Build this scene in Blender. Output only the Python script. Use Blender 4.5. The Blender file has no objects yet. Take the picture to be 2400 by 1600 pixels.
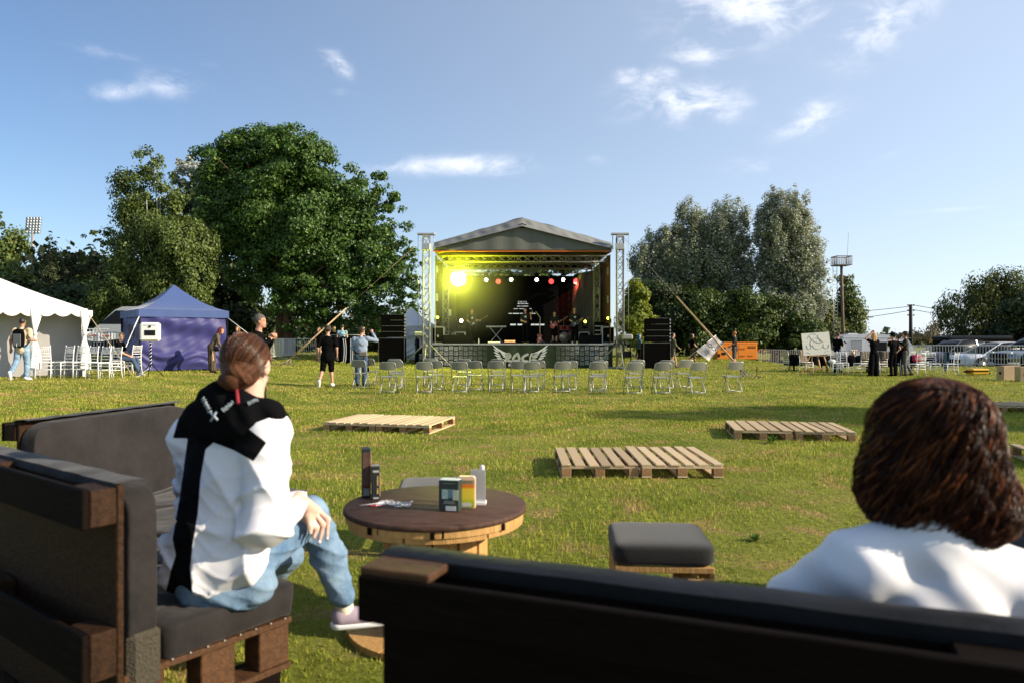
import bpy, bmesh, math, random
import numpy as np
from mathutils import Vector, Matrix, Euler
R = math.radians
S = bpy.context.scene
COL = S.collection

# ---------------------------------------------------------------- camera, sky, sun, exposure
CAM_H = 1.45
cam_d = bpy.data.cameras.new('camera')
cam = bpy.data.objects.new('camera', cam_d); COL.objects.link(cam)
cam.location = (0, 0, CAM_H); cam.rotation_euler = (R(90), 0, 0)
cam_d.lens = 25.5; cam_d.sensor_width = 36; cam_d.shift_y = -7/2400
cam_d.clip_start = 0.05; cam_d.clip_end = 3000
cam_d.dof.use_dof = True; cam_d.dof.focus_distance = 21.0; cam_d.dof.aperture_fstop = 3.0
S.camera = cam

SUN_EL, SUN_AZ = 25.0, 13.0          # azimuth: degrees from +X towards -Y (towards the camera side)
sd = Vector((math.cos(R(SUN_EL))*math.cos(R(SUN_AZ)), -math.cos(R(SUN_EL))*math.sin(R(SUN_AZ)), math.sin(R(SUN_EL))))
sun_d = bpy.data.lights.new('sun', 'SUN'); sun_d.energy = 5.0; sun_d.angle = R(0.53); sun_d.color = (1.0, 0.87, 0.68)
sun = bpy.data.objects.new('sun', sun_d); COL.objects.link(sun)
sun.rotation_euler = sd.to_track_quat('Z', 'Y').to_euler(); sun.location = (40, -10, 30)

W = bpy.data.worlds.new('World'); S.world = W; W.use_nodes = True
wn = W.node_tree; wn.nodes.clear()
def WN(t, **k):
    n = wn.nodes.new(t)
    for a, b in k.items(): setattr(n, a, b)
    return n
sky = WN('ShaderNodeTexSky', sky_type='NISHITA', sun_disc=False)
sky.sun_elevation = R(SUN_EL)
sky.sun_rotation = math.atan2(sd.x, sd.y)
sky.altitude = 100; sky.air_density = 1.0; sky.dust_density = 0.6; sky.ozone_density = 2.6
bg = WN('ShaderNodeBackground'); bg.inputs[1].default_value = 0.09
wo = WN('ShaderNodeOutputWorld')
tc = WN('ShaderNodeTexCoord')
def wmath(op, a, b=None, c=None):
    n = WN('ShaderNodeMath', operation=op)
    for i, v in enumerate((a, b, c)):
        if v is None: continue
        if isinstance(v, (int, float)): n.inputs[i].default_value = v
        else: wn.links.new(v, n.inputs[i])
    return n.outputs[0]
nrm = WN('ShaderNodeVectorMath', operation='NORMALIZE'); wn.links.new(tc.outputs['Generated'], nrm.inputs[0])
mp = WN('ShaderNodeMapping'); mp.inputs['Scale'].default_value = (1, 1, 1.9); wn.links.new(nrm.outputs[0], mp.inputs[0])
nz = WN('ShaderNodeTexNoise'); nz.inputs['Scale'].default_value = 15; nz.inputs['Detail'].default_value = 9; nz.inputs['Roughness'].default_value = 0.6
nz.inputs['Distortion'].default_value = 0.35
wn.links.new(mp.outputs[0], nz.inputs['Vector'])
# clouds: direction (from the picture's plan of the sky), half sizes and strength
CL = [(1770,20,190,75,1.15,0),(2070,40,130,75,1.1,-28),(1640,118,70,36,1.05,0),(1475,178,36,20,.95,0),(1545,182,58,26,.95,0),
      (1600,240,150,48,1.2,4),(1905,278,95,36,.85,-14),(1080,388,190,24,.95,-2),(1410,378,48,16,.55,0),(1755,388,90,20,.5,0),
      (2085,368,50,14,.45,-14),(785,146,48,26,.95,32),(400,196,70,34,.72,0),(270,212,110,22,.6,-14),(240,124,80,18,.45,0),
      (2250,490,140,7,.35,0),(2030,620,110,9,.3,0),(815,220,40,12,.4,0),(2170,760,110,55,.5,0),(490,152,40,12,.3,0),(690,180,90,14,.25,0),(2385,525,60,8,.4,0)]
acc = None
for (px, py, sx, sy, st, ang) in CL:
    c = Vector(((px-1200)/1700, 1, (793-py)/1700)); L = c.length; c.normalize()
    t = Vector((c.y, -c.x, 0)).normalized(); b = t.cross(c).normalized()
    if b.z < 0: b = -b
    ca, sa = math.cos(R(ang)), -math.sin(R(ang))
    t2 = t*ca + b*sa; b2 = b*ca - t*sa
    a1 = WN('ShaderNodeVectorMath', operation='DOT_PRODUCT'); a1.inputs[1].default_value = t2/(sx/1700/L); wn.links.new(nrm.outputs[0], a1.inputs[0])
    a2 = WN('ShaderNodeVectorMath', operation='DOT_PRODUCT'); a2.inputs[1].default_value = b2/(sy/1700/L); wn.links.new(nrm.outputs[0], a2.inputs[0])
    a3 = WN('ShaderNodeVectorMath', operation='DOT_PRODUCT'); a3.inputs[1].default_value = c; wn.links.new(nrm.outputs[0], a3.inputs[0])
    r2 = wmath('ADD', wmath('MULTIPLY', a1.outputs['Value'], a1.outputs['Value']), wmath('MULTIPLY', a2.outputs['Value'], a2.outputs['Value']))
    e = wmath('MULTIPLY', wmath('EXPONENT', wmath('MULTIPLY', r2, -0.9)), st)
    e = wmath('MULTIPLY', e, wmath('GREATER_THAN', a3.outputs['Value'], 0.3))
    acc = e if acc is None else wmath('MAXIMUM', acc, e)
dens = wmath('MULTIPLY', acc, wmath('MULTIPLY_ADD', nz.outputs['Fac'], 4.6, -1.62))
rmp = WN('ShaderNodeMapRange'); rmp.interpolation_type = 'SMOOTHSTEP'
rmp.inputs['From Min'].default_value = 0.05; rmp.inputs['From Max'].default_value = 1.45; rmp.inputs['To Max'].default_value = 0.85
wn.links.new(dens, rmp.inputs['Value'])
# thin veil of high haze, stronger to the right (sun side) and to the horizon
sp = WN('ShaderNodeSeparateXYZ'); wn.links.new(nrm.outputs[0], sp.inputs[0])
veil = wmath('MULTIPLY_ADD', sp.outputs['X'], 0.36, 0.22)
veil = wmath('ADD', veil, wmath('MULTIPLY', wmath('POWER', wmath('SUBTRACT', 1, wmath('ABSOLUTE', sp.outputs['Z'])), 9), 0.22))
mx0 = WN('ShaderNodeMix', data_type='RGBA'); mx0.inputs['B'].default_value = (7.9, 8.9, 10.2, 1)
vc = WN('ShaderNodeMath', operation='MULTIPLY', use_clamp=True); wn.links.new(veil, vc.inputs[0]); vc.inputs[1].default_value = 1.0
wn.links.new(vc.outputs[0], mx0.inputs['Factor']); tn = WN('ShaderNodeVectorMath', operation='MULTIPLY'); tn.inputs[1].default_value = (.92, 1.0, 1.10); wn.links.new(sky.outputs[0], tn.inputs[0]); wn.links.new(tn.outputs[0], mx0.inputs['A'])
mx1 = WN('ShaderNodeMix', data_type='RGBA'); mx1.inputs['B'].default_value = (8.3, 8.5, 9.3, 1)
wn.links.new(rmp.outputs[0], mx1.inputs['Factor']); wn.links.new(mx0.outputs['Result'], mx1.inputs['A'])
wn.links.new(mx1.outputs['Result'], bg.inputs[0]); wn.links.new(bg.outputs[0], wo.inputs[0])

S.view_settings.view_transform = 'Standard'; S.view_settings.look = 'None'
S.view_settings.exposure = 0.62; S.view_settings.gamma = 1
S.render.engine = 'CYCLES'
S.cycles.use_denoising = True
S.cycles.max_bounces = 8; S.cycles.transparent_max_bounces = 24; S.cycles.volume_bounces = 0
S.cycles.volume_step_rate = 4

# ---------------------------------------------------------------- helpers
def at(px, d, z=0.0):            # ground plan: picture column at distance d -> metres
    return ((px-1200)/1700*d, d, z)
def P3(px, py, d):
    return Vector(((px-1200)/1700*d, d, CAM_H-(py-793)/1700*d))
def ss(t, a, b):
    t = np.clip((t-a)/(b-a), 0, 1); return t*t*(3-2*t)
def ground_h(x, y):
    x = np.asarray(x, float); y = np.asarray(y, float)
    A = ss(-x, 1, 9)*ss(y, 22, 36)*.33
    B = ss(-x, 5.5, 13)*ss(y, 6, 16)*.33
    h = A+B-A*B/.33
    h = h + .38*ss(-x, 13.5, 16.5)*ss(y, 24.5, 28)*(1-ss(y, 34, 42))
    h = h - .42*ss(x, 15, 18)*ss(y, 37.5, 41)
    return h
def G(x, y): return float(ground_h(x, y))
def gz(px, d):
    x, y, _ = at(px, d); return (x, y, G(x, y))

def tag(o, label=None, cat=None, group=None, kind=None):
    if label: o['label'] = label
    if cat: o['category'] = cat
    if group: o['group'] = group
    if kind: o['kind'] = kind
    return o
def thing(name, label, cat, loc=(0,0,0), rz=0.0, group=None):
    o = bpy.data.objects.new(name, None); COL.objects.link(o)
    o.location = loc; o.rotation_euler = (0, 0, rz); o.empty_display_size = .2
    return tag(o, label, cat, group)
def copy_tree(o, parent=None):
    c = o.copy(); COL.objects.link(c)
    if parent is not None:
        c.parent = parent; c.matrix_parent_inverse = o.matrix_parent_inverse
    for ch in KIDS.get(o.name, []):
        copy_tree(ch, c)
    return c
KIDS = {}
def dup(o, loc, rz, label, group=None):
    c = copy_tree(o); c.location = loc; c.rotation_euler = (0, 0, rz); c['label'] = label
    if group: c['group'] = group
    return c

class MB:
    def __init__(s): s.v=[]; s.f=[]; s.m=[]; s.s=[]
    def add(s, vs, fs, mi=0, smooth=False):
        b=len(s.v); s.v.extend([tuple(v) for v in vs])
        for f in fs: s.f.append(tuple(b+i for i in f)); s.m.append(mi); s.s.append(smooth)
        return s
    def box(s, c, d, rot=None, mi=0, bev=0.0):
        hx,hy,hz = d[0]/2,d[1]/2,d[2]/2
        M = rot if isinstance(rot, Matrix) else (Euler(rot).to_matrix() if rot else Matrix.Identity(3))
        c=Vector(c)
        if bev<=0:
            vs=[c+M@Vector((x*hx,y*hy,z*hz)) for x in(-1,1) for y in(-1,1) for z in(-1,1)]
            fs=[(0,1,3,2),(4,6,7,5),(0,4,5,1),(2,3,7,6),(0,2,6,4),(1,5,7,3)]
            return s.add(vs,fs,mi)
        # chamfered box
        b=min(bev,hx*.9,hy*.9,hz*.9); vs=[]; idx={}
        for x in(-1,1):
            for y in(-1,1):
                for z in(-1,1):
                    for a in range(3):
                        q=[x*(hx-b),y*(hy-b),z*(hz-b)]; q[a]=(x,y,z)[a]*(hx,hy,hz)[a]
                        idx[(x,y,z,a)]=len(vs); vs.append(c+M@Vector(q))
        fs=[]
        for a in range(3):
            u,w=(a+1)%3,(a+2)%3
            for sg in(-1,1):
                def key(su,sw):
                    k=[0,0,0]; k[a]=sg;k[u]=su;k[w]=sw; return idx[(k[0],k[1],k[2],a)]
                f=[key(-1,-1),key(1,-1),key(1,1),key(-1,1)]
                fs.append(tuple(f if sg>0 else f[::-1]))
            for su in(-1,1):
                for sw in(-1,1):   # edge along axis a
                    def key2(sa,ax):
                        k=[0,0,0];k[a]=sa;k[u]=su;k[w]=sw; return idx[(k[0],k[1],k[2],ax)]
                    fs.append((key2(-1,u),key2(1,u),key2(1,w),key2(-1,w)))
        for x in(-1,1):
            for y in(-1,1):
                for z in(-1,1): fs.append((idx[(x,y,z,0)],idx[(x,y,z,1)],idx[(x,y,z,2)]))
        return s.add(vs,fs,mi)
    def beam(s, p0, p1, w, h, mi=0, up=(0,0,1)):
        p0=Vector(p0);p1=Vector(p1); d=(p1-p0); L=d.length
        if L<1e-6: return s
        d.normalize(); u=Vector(up)
        if abs(d.dot(u))>.98: u=Vector((1,0,0))
        x=d.cross(u).normalized(); z=x.cross(d).normalized()
        vs=[p+x*a*w/2+z*b*h/2 for p in(p0,p1) for a,b in((-1,-1),(1,-1),(1,1),(-1,1))]
        return s.add(vs,[(3,2,1,0),(4,5,6,7),(0,1,5,4),(1,2,6,5),(2,3,7,6),(3,0,4,7)],mi)
    def tube(s, pts, r, n=8, mi=0, caps=True, smooth=True):
        pts=[Vector(p) for p in pts]; k=len(pts)
        rs=r if isinstance(r,(list,tuple)) else [r]*k
        vs=[]; prev=None
        for i,p in enumerate(pts):
            t=(pts[min(i+1,k-1)]-pts[max(i-1,0)])
            if t.length<1e-9: t=Vector((0,0,1))
            t.normalize()
            if prev is None:
                a=Vector((0,0,1)) if abs(t.z)<.9 else Vector((1,0,0))
                x=t.cross(a).normalized()
            else:
                x=prev-t*prev.dot(t)
                x=x.normalized() if x.length>1e-6 else t.orthogonal().normalized()
            prev=x; y=t.cross(x)
            for j in range(n):
                an=2*math.pi*j/n; vs.append(p+x*math.cos(an)*rs[i]+y*math.sin(an)*rs[i])
        fs=[]
        for i in range(k-1):
            for j in range(n):
                a=i*n+j;b=i*n+(j+1)%n; fs.append((a,b,b+n,a+n))
        s.add(vs,fs,mi,smooth)
        if caps:
            b=len(s.v)-k*n
            s.f.append(tuple(b+j for j in range(n))[::-1]); s.m.append(mi); s.s.append(False)
            s.f.append(tuple(b+(k-1)*n+j for j in range(n))); s.m.append(mi); s.s.append(False)
        return s
    def lathe(s, prof, c=(0,0,0), n=20, mi=0, axis='z', smooth=True, cap=True):
        vs=[]; c=Vector(c)
        for r,z in prof:
            for j in range(n):
                a=2*math.pi*j/n; x,y=r*math.cos(a),r*math.sin(a)
                v={'z':(x,y,z),'y':(x,z,y),'x':(z,x,y)}[axis]; vs.append(c+Vector(v))
        fs=[]; k=len(prof)
        for i in range(k-1):
            for j in range(n):
                a=i*n+j;b=i*n+(j+1)%n; fs.append((a,b,b+n,a+n))
        if cap:
            fs.append(tuple(range(n))[::-1]); fs.append(tuple((k-1)*n+j for j in range(n)))
        return s.add(vs,fs,mi,smooth)
    def ball(s, c, r, n=10, mi=0):
        r=r if isinstance(r,(tuple,list)) else (r,r,r)
        prof=[(max(math.sin(math.pi*i/n),1e-4),-math.cos(math.pi*i/n)) for i in range(n+1)]
        b=len(s.v); s.lathe(prof,(0,0,0),n*2,mi)
        for i in range(b,len(s.v)):
            v=s.v[i]; s.v[i]=(c[0]+v[0]*r[0],c[1]+v[1]*r[1],c[2]+v[2]*r[2])
        return s
    def prism(s, poly, y0, y1, mi=0, plane='xz'):
        n=len(poly)
        def mk(p,y): return (p[0],y,p[1]) if plane=='xz' else ((y,p[0],p[1]) if plane=='yz' else (p[0],p[1],y))
        vs=[mk(p,y0) for p in poly]+[mk(p,y1) for p in poly]
        fs=[tuple(range(n)),tuple(range(n,2*n))[::-1]]+[(i,i+n,(i+1)%n+n,(i+1)%n) for i in range(n)]
        return s.add(vs,fs,mi)
    def grid(s, fn, nu, nv, mi=0, smooth=True, thick=0):
        vs=[fn(i/nu,j/nv) for i in range(nu+1) for j in range(nv+1)]
        fs=[(i*(nv+1)+j,(i+1)*(nv+1)+j,(i+1)*(nv+1)+j+1,i*(nv+1)+j+1) for i in range(nu) for j in range(nv)]
        return s.add(vs,fs,mi,smooth)
    def xf(s, M):
        s.v=[tuple(M@Vector(v)) for v in s.v]; return s
    def build(s, name, mats, parent=None, loc=None, fixn=True, label=None):
        me=bpy.data.meshes.new(name); me.from_pydata(s.v,[],s.f)
        if not isinstance(mats,(list,tuple)): mats=[mats]
        for m in mats: me.materials.append(m)
        me.polygons.foreach_set('material_index', s.m); me.polygons.foreach_set('use_smooth', s.s)
        if fixn:
            bm=bmesh.new(); bm.from_mesh(me); bmesh.ops.recalc_face_normals(bm, faces=bm.faces[:]); bm.to_mesh(me); bm.free()
        me.update()
        o=bpy.data.objects.new(name,me); COL.objects.link(o)
        if parent is not None: setp(o,parent)
        if loc: o.location=loc
        if label: o['label']=label
        return o
def setp(o,parent):
    o.parent=parent; KIDS.setdefault(parent.name,[]).append(o)
def mesh_np(name, V, F, mat, parent=None, smooth=False, mi=None, mats=None):
    """fast mesh from numpy arrays, F of shape (n,4) or (n,3)"""
    me=bpy.data.meshes.new(name); n=len(F); k=F.shape[1]
    me.vertices.add(len(V)); me.vertices.foreach_set('co', V.astype(np.float32).ravel())
    me.loops.add(n*k); me.loops.foreach_set('vertex_index', F.astype(np.int32).ravel())
    me.polygons.add(n); me.polygons.foreach_set('loop_start', np.arange(0,n*k,k,dtype=np.int32))
    me.polygons.foreach_set('use_smooth', np.full(n,bool(smooth)))
    for m in (mats or [mat]): me.materials.append(m)
    if mi is not None: me.polygons.foreach_set('material_index', mi.astype(np.int32))
    me.update(calc_edges=True); me.validate()
    o=bpy.data.objects.new(name,me); COL.objects.link(o)
    if parent is not None: setp(o,parent)
    return o

# ---------------------------------------------------------------- materials
_mc={}
def mat(name, col, rough=.7, metal=0, noise=0, nscale=8, bump=0, bscale=30, spec=None, stretch=None, emit=None, es=1, alpha=None, trans=0, objrand=0, sheen=0, col2=None, coords='Object'):
    if name in _mc: return _mc[name]
    m=bpy.data.materials.new(name); m.use_nodes=True; nt=m.node_tree; b=nt.nodes['Principled BSDF']
    b.inputs['Base Color'].default_value=(*col,1); b.inputs['Roughness'].default_value=rough; b.inputs['Specular IOR Level'].default_value=(.5 if rough<.5 else .25); b.inputs['Metallic'].default_value=metal
    if spec is not None: b.inputs['Specular IOR Level'].default_value=spec
    if sheen: b.inputs['Sheen Weight'].default_value=sheen
    if trans: b.inputs['Transmission Weight'].default_value=trans
    if alpha is not None: b.inputs['Alpha'].default_value=alpha
    if emit is not None:
        b.inputs['Emission Color'].default_value=(*emit,1); b.inputs['Emission Strength'].default_value=es
    if noise or bump or objrand:
        t=nt.nodes.new('ShaderNodeTexCoord'); mp=nt.nodes.new('ShaderNodeMapping'); nt.links.new(t.outputs[coords],mp.inputs[0])
        if stretch: mp.inputs['Scale'].default_value=stretch
        last=None
        if noise or objrand:
            n=nt.nodes.new('ShaderNodeTexNoise'); n.inputs['Scale'].default_value=nscale; n.inputs['Detail'].default_value=5; n.inputs['Roughness'].default_value=.65
            nt.links.new(mp.outputs[0],n.inputs['Vector'])
            c2=col2 or tuple(max(c*(1-noise),0) for c in col); c1=tuple(min(c*(1+noise*.6),1) for c in col) if col2 is None else col
            mx=nt.nodes.new('ShaderNodeMix'); mx.data_type='RGBA'; mx.inputs['A'].default_value=(*c2,1); mx.inputs['B'].default_value=(*c1,1)
            mr=nt.nodes.new('ShaderNodeMapRange'); mr.inputs['From Min'].default_value=.3; mr.inputs['From Max'].default_value=.7
            nt.links.new(n.outputs['Fac'],mr.inputs['Value']); nt.links.new(mr.outputs[0],mx.inputs['Factor']); last=mx.outputs['Result']
            if objrand:
                oi=nt.nodes.new('ShaderNodeObjectInfo'); hs=nt.nodes.new('ShaderNodeHueSaturation')
                mv=nt.nodes.new('ShaderNodeMapRange'); mv.inputs['To Min'].default_value=1-objrand; mv.inputs['To Max'].default_value=1+objrand
                nt.links.new(oi.outputs['Random'],mv.inputs['Value']); nt.links.new(mv.outputs[0],hs.inputs['Value']); nt.links.new(last,hs.inputs['Color']); last=hs.outputs[0]
            nt.links.new(last,b.inputs['Base Color'])
        if bump:
            n2=nt.nodes.new('ShaderNodeTexNoise'); n2.inputs['Scale'].default_value=bscale; n2.inputs['Detail'].default_value=4
            nt.links.new(mp.outputs[0],n2.inputs['Vector'])
            bp=nt.nodes.new('ShaderNodeBump'); bp.inputs['Strength'].default_value=bump; bp.inputs['Distance'].default_value=.02
            nt.links.new(n2.outputs['Fac'],bp.inputs['Height']); nt.links.new(bp.outputs[0],b.inputs['Normal'])
    _mc[name]=m; return m

def leaf_mat(name, c1, c2, c3=None, f3=.12, trans=.35, rough=.5, underside=None, spec=.3):
    if name in _mc: return _mc[name]
    m=bpy.data.materials.new(name); m.use_nodes=True; nt=m.node_tree; nt.nodes.clear()
    o=nt.nodes.new('ShaderNodeOutputMaterial'); g=nt.nodes.new('ShaderNodeNewGeometry')
    cr=nt.nodes.new('ShaderNodeValToRGB'); e=cr.color_ramp; e.elements[0].color=(*c1,1); e.elements[1].color=(*c2,1); e.elements[1].position=.85
    if c3: x=e.elements.new(1-f3); x.color=(*c2,1); e.elements[-1].position=1.0; e.elements[-1].color=(*c3,1)
    nt.links.new(g.outputs['Random Per Island'],cr.inputs[0]); col=cr.outputs[0]
    if underside:
        mx=nt.nodes.new('ShaderNodeMix'); mx.data_type='RGBA'; mx.inputs['B'].default_value=(*underside,1)
        nt.links.new(g.outputs['Backfacing'],mx.inputs['Factor']); nt.links.new(col,mx.inputs['A']); col=mx.outputs['Result']
    p=nt.nodes.new('ShaderNodeBsdfPrincipled'); p.inputs['Roughness'].default_value=rough; p.inputs['Specular IOR Level'].default_value=spec
    nt.links.new(col,p.inputs['Base Color'])
    t=nt.nodes.new('ShaderNodeBsdfTranslucent'); hs=nt.nodes.new('ShaderNodeHueSaturation'); hs.inputs['Hue'].default_value=.485; hs.inputs['Saturation'].default_value=1.1; hs.inputs['Value'].default_value=1.25
    nt.links.new(col,hs.inputs['Color']); nt.links.new(hs.outputs[0],t.inputs[0])
    ms=nt.nodes.new('ShaderNodeMixShader'); ms.inputs[0].default_value=trans
    nt.links.new(p.outputs[0],ms.inputs[1]); nt.links.new(t.outputs[0],ms.inputs[2]); nt.links.new(ms.outputs[0],o.inputs[0])
    _mc[name]=m; return m

def wood(name, c1, c2, rough=.65, scale=(1,1,1), objrand=.18, bump=.25, spec=None):
    """grain runs along the local X of the coordinates after scaling"""
    return mat(name, c1, rough, noise=1, nscale=6, col2=c2, stretch=scale, objrand=objrand, bump=bump, bscale=14, spec=spec)

M_pale=wood('pallet_wood',(.56,.42,.25),(.36,.25,.14),scale=(14,1.2,14),objrand=.22)
M_block=wood('pallet_block',(.42,.24,.10),(.24,.13,.06),scale=(6,6,6))
M_dark=wood('stained_wood',(.009,.005,.0032),(.0035,.002,.0014),rough=.75,spec=.07,scale=(1.2,14,14),objrand=.2)
M_darkend=wood('stained_wood_end',(.046,.022,.010),(.014,.007,.0035),rough=.65,spec=.12,scale=(8,8,8))
M_darkseat=wood('stained_wood_light',(.105,.048,.019),(.04,.018,.008),rough=.6,scale=(2,10,10))
M_cush=mat('grey_cover_fabric',(.020,.0165,.0155),.85,noise=.4,nscale=5,bump=.7,bscale=8,sheen=.1)
M_cushb=mat('black_cover_fabric',(.005,.0053,.0065),.6,spec=.25,noise=.3,nscale=5,bump=.5,bscale=9)
M_stool=mat('charcoal_fabric',(.016,.0155,.0145),.9,noise=.35,nscale=6,bump=.25,bscale=160,sheen=.2)
M_yellow=wood('spool_wood',(.55,.33,.12),(.36,.19,.06),scale=(9,9,1),objrand=.12)
M_spooltop=mat('spool_top',(.085,.048,.034),.62,spec=.12,noise=.5,nscale=7,stretch=(1.5,9,1),bump=.2,bscale=18)
M_galv=mat('galvanised_steel',(.46,.46,.45),.45,.5,noise=.2,nscale=20)
M_alu=mat('aluminium_truss',(.24,.24,.23),.5,.3)
M_chair=mat('grey_green_plastic',(.25,.25,.195),.5,noise=.08,nscale=4)
M_chairm=mat('grey_chair_tube',(.42,.42,.37),.4,.45)
M_fence=mat('barrier_zinc',(.62,.62,.60),.5,.2)
M_white=mat('white_paint',(.82,.81,.79),.4,noise=.05)
M_black=mat('black_matt',(.0045,.0045,.0045),.7,spec=.1,noise=.3,nscale=6)
M_blackg=mat('black_gloss',(.006,.006,.007),.3,spec=.3)
M_mesh=mat('speaker_grille',(.0035,.0033,.003),.9,bump=.3,bscale=300,spec=.03)
M_tentw=mat('white_tent_fabric',(.84,.83,.80),.6,noise=.05,nscale=2,bump=.25,bscale=2.5)
M_tentwall=mat('white_tent_wall',(.74,.72,.69),.7,noise=.06,nscale=1.5,bump=.4,bscale=1.6)
M_blueroof=mat('blue_roof_fabric',(.050,.085,.225),.6,bump=.15,bscale=2,sheen=.2)
M_bluewall=mat('blue_wall_fabric',(.038,.038,.150),.5,bump=.25,bscale=3,sheen=.1)
M_skin=mat('skin',(.55,.31,.21),.5,noise=.12,nscale=12)
M_skin2=mat('skin_tanned',(.42,.22,.14),.5,noise=.12,nscale=12)
M_denim=mat('denim',(.22,.34,.46),.85,noise=.45,nscale=7,bump=.3,bscale=12)
M_denimd=mat('dark_denim',(.055,.09,.15),.85,noise=.4,nscale=8,bump=.3,bscale=25)
M_clb=mat('black_cloth',(.0045,.0045,.005),.9,noise=.25,nscale=10,bump=.3,bscale=18,spec=.05)
M_clw=mat('white_cloth',(.80,.79,.80),.85,noise=.03,nscale=4)
# ---------------------------------------------------------------- ground and grass
def patch_color(nt, lush, straw, dry, scale=1.0):
    g=nt.nodes.new('ShaderNodeNewGeometry')
    def N(sc,det=4):
        n=nt.nodes.new('ShaderNodeTexNoise'); n.inputs['Scale'].default_value=sc*scale; n.inputs['Detail'].default_value=det; n.inputs['Roughness'].default_value=.6
        nt.links.new(g.outputs['Position'],n.inputs['Vector']); return n.outputs['Fac']
    def MR(v,a,b):
        m=nt.nodes.new('ShaderNodeMapRange'); m.inputs['From Min'].default_value=a; m.inputs['From Max'].default_value=b; nt.links.new(v,m.inputs['Value']); return m.outputs[0]
    def MX(f,a,b):
        m=nt.nodes.new('ShaderNodeMix'); m.data_type='RGBA'; nt.links.new(f,m.inputs['Factor'])
        for s_,v in(('A',a),('B',b)):
            if isinstance(v,tuple): m.inputs[s_].default_value=(*v,1)
            else: nt.links.new(v,m.inputs[s_])
        return m.outputs['Result']
    a=MX(MR(N(.75),.38,.66),lush,straw)
    a=MX(MR(N(2.3),.52,.68),a,dry)
    dark=tuple(c*.62 for c in lush)
    a=MX(MR(N(4.1,3),.60,.74),a,dark)
    g2=nt.nodes.new('ShaderNodeVectorMath'); g2.operation='MULTIPLY'; g2.inputs[1].default_value=(.35,1.6,1); nt.links.new(g.outputs['Position'],g2.inputs[0])
    n=nt.nodes.new('ShaderNodeTexNoise'); n.inputs['Scale'].default_value=.55; n.inputs['Detail'].default_value=5; nt.links.new(g2.outputs[0],n.inputs['Vector'])
    trod=tuple(a_*.5+b_*.5 for a_,b_ in zip(straw,dry))
    return MX(MR(n.outputs['Fac'],.58,.70),a,trod)
gm=bpy.data.materials.new('lawn_soil'); gm.use_nodes=True; nt=gm.node_tree; b=nt.nodes['Principled BSDF']; b.inputs['Roughness'].default_value=.95
b.inputs['Specular IOR Level'].default_value=.1
pc=patch_color(nt,(.145,.17,.024),(.235,.24,.045),(.30,.21,.085))
nf=nt.nodes.new('ShaderNodeTexNoise'); nf.inputs['Scale'].default_value=22; nf.inputs['Detail'].default_value=6; nf.inputs['Roughness'].default_value=.75
gg=nt.nodes.new('ShaderNodeNewGeometry'); nt.links.new(gg.outputs['Position'],nf.inputs['Vector'])
mm=nt.nodes.new('ShaderNodeMapRange'); mm.inputs['From Min'].default_value=.3; mm.inputs['From Max'].default_value=.7; mm.inputs['To Min'].default_value=.5; mm.inputs['To Max'].default_value=1.35
nt.links.new(nf.outputs['Fac'],mm.inputs['Value'])
vm=nt.nodes.new('ShaderNodeVectorMath'); vm.operation='SCALE'; nt.links.new(pc,vm.inputs[0]); nt.links.new(mm.outputs[0],vm.inputs['Scale'])
nt.links.new(vm.outputs[0],b.inputs['Base Color'])
bp=nt.nodes.new('ShaderNodeBump'); bp.inputs['Strength'].default_value=.7; bp.inputs['Distance'].default_value=.05; nt.links.new(nf.outputs['Fac'],bp.inputs['Height']); nt.links.new(bp.outputs[0],b.inputs['Normal'])
xs=np.concatenate([-np.geomspace(1800,45,14),np.arange(-40,41,.8),np.geomspace(45,1800,14)])
ys=np.concatenate([[-1800,-600,-200,-60,-20,-8],np.arange(-4,70,.8),np.geomspace(75,2500,14)])
X,Y=np.meshgrid(xs,ys,indexing='ij'); Z=ground_h(X,Y)
V=np.stack([X,Y,Z],-1).reshape(-1,3); ny=len(ys)
I=(np.arange(len(xs)-1)[:,None]*ny+np.arange(ny-1)[None,:]).ravel()
F=np.stack([I,I+ny,I+ny+1,I+1],1)
ground=mesh_np('lawn',V,F,gm,smooth=True); tag(ground,kind='structure')

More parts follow.
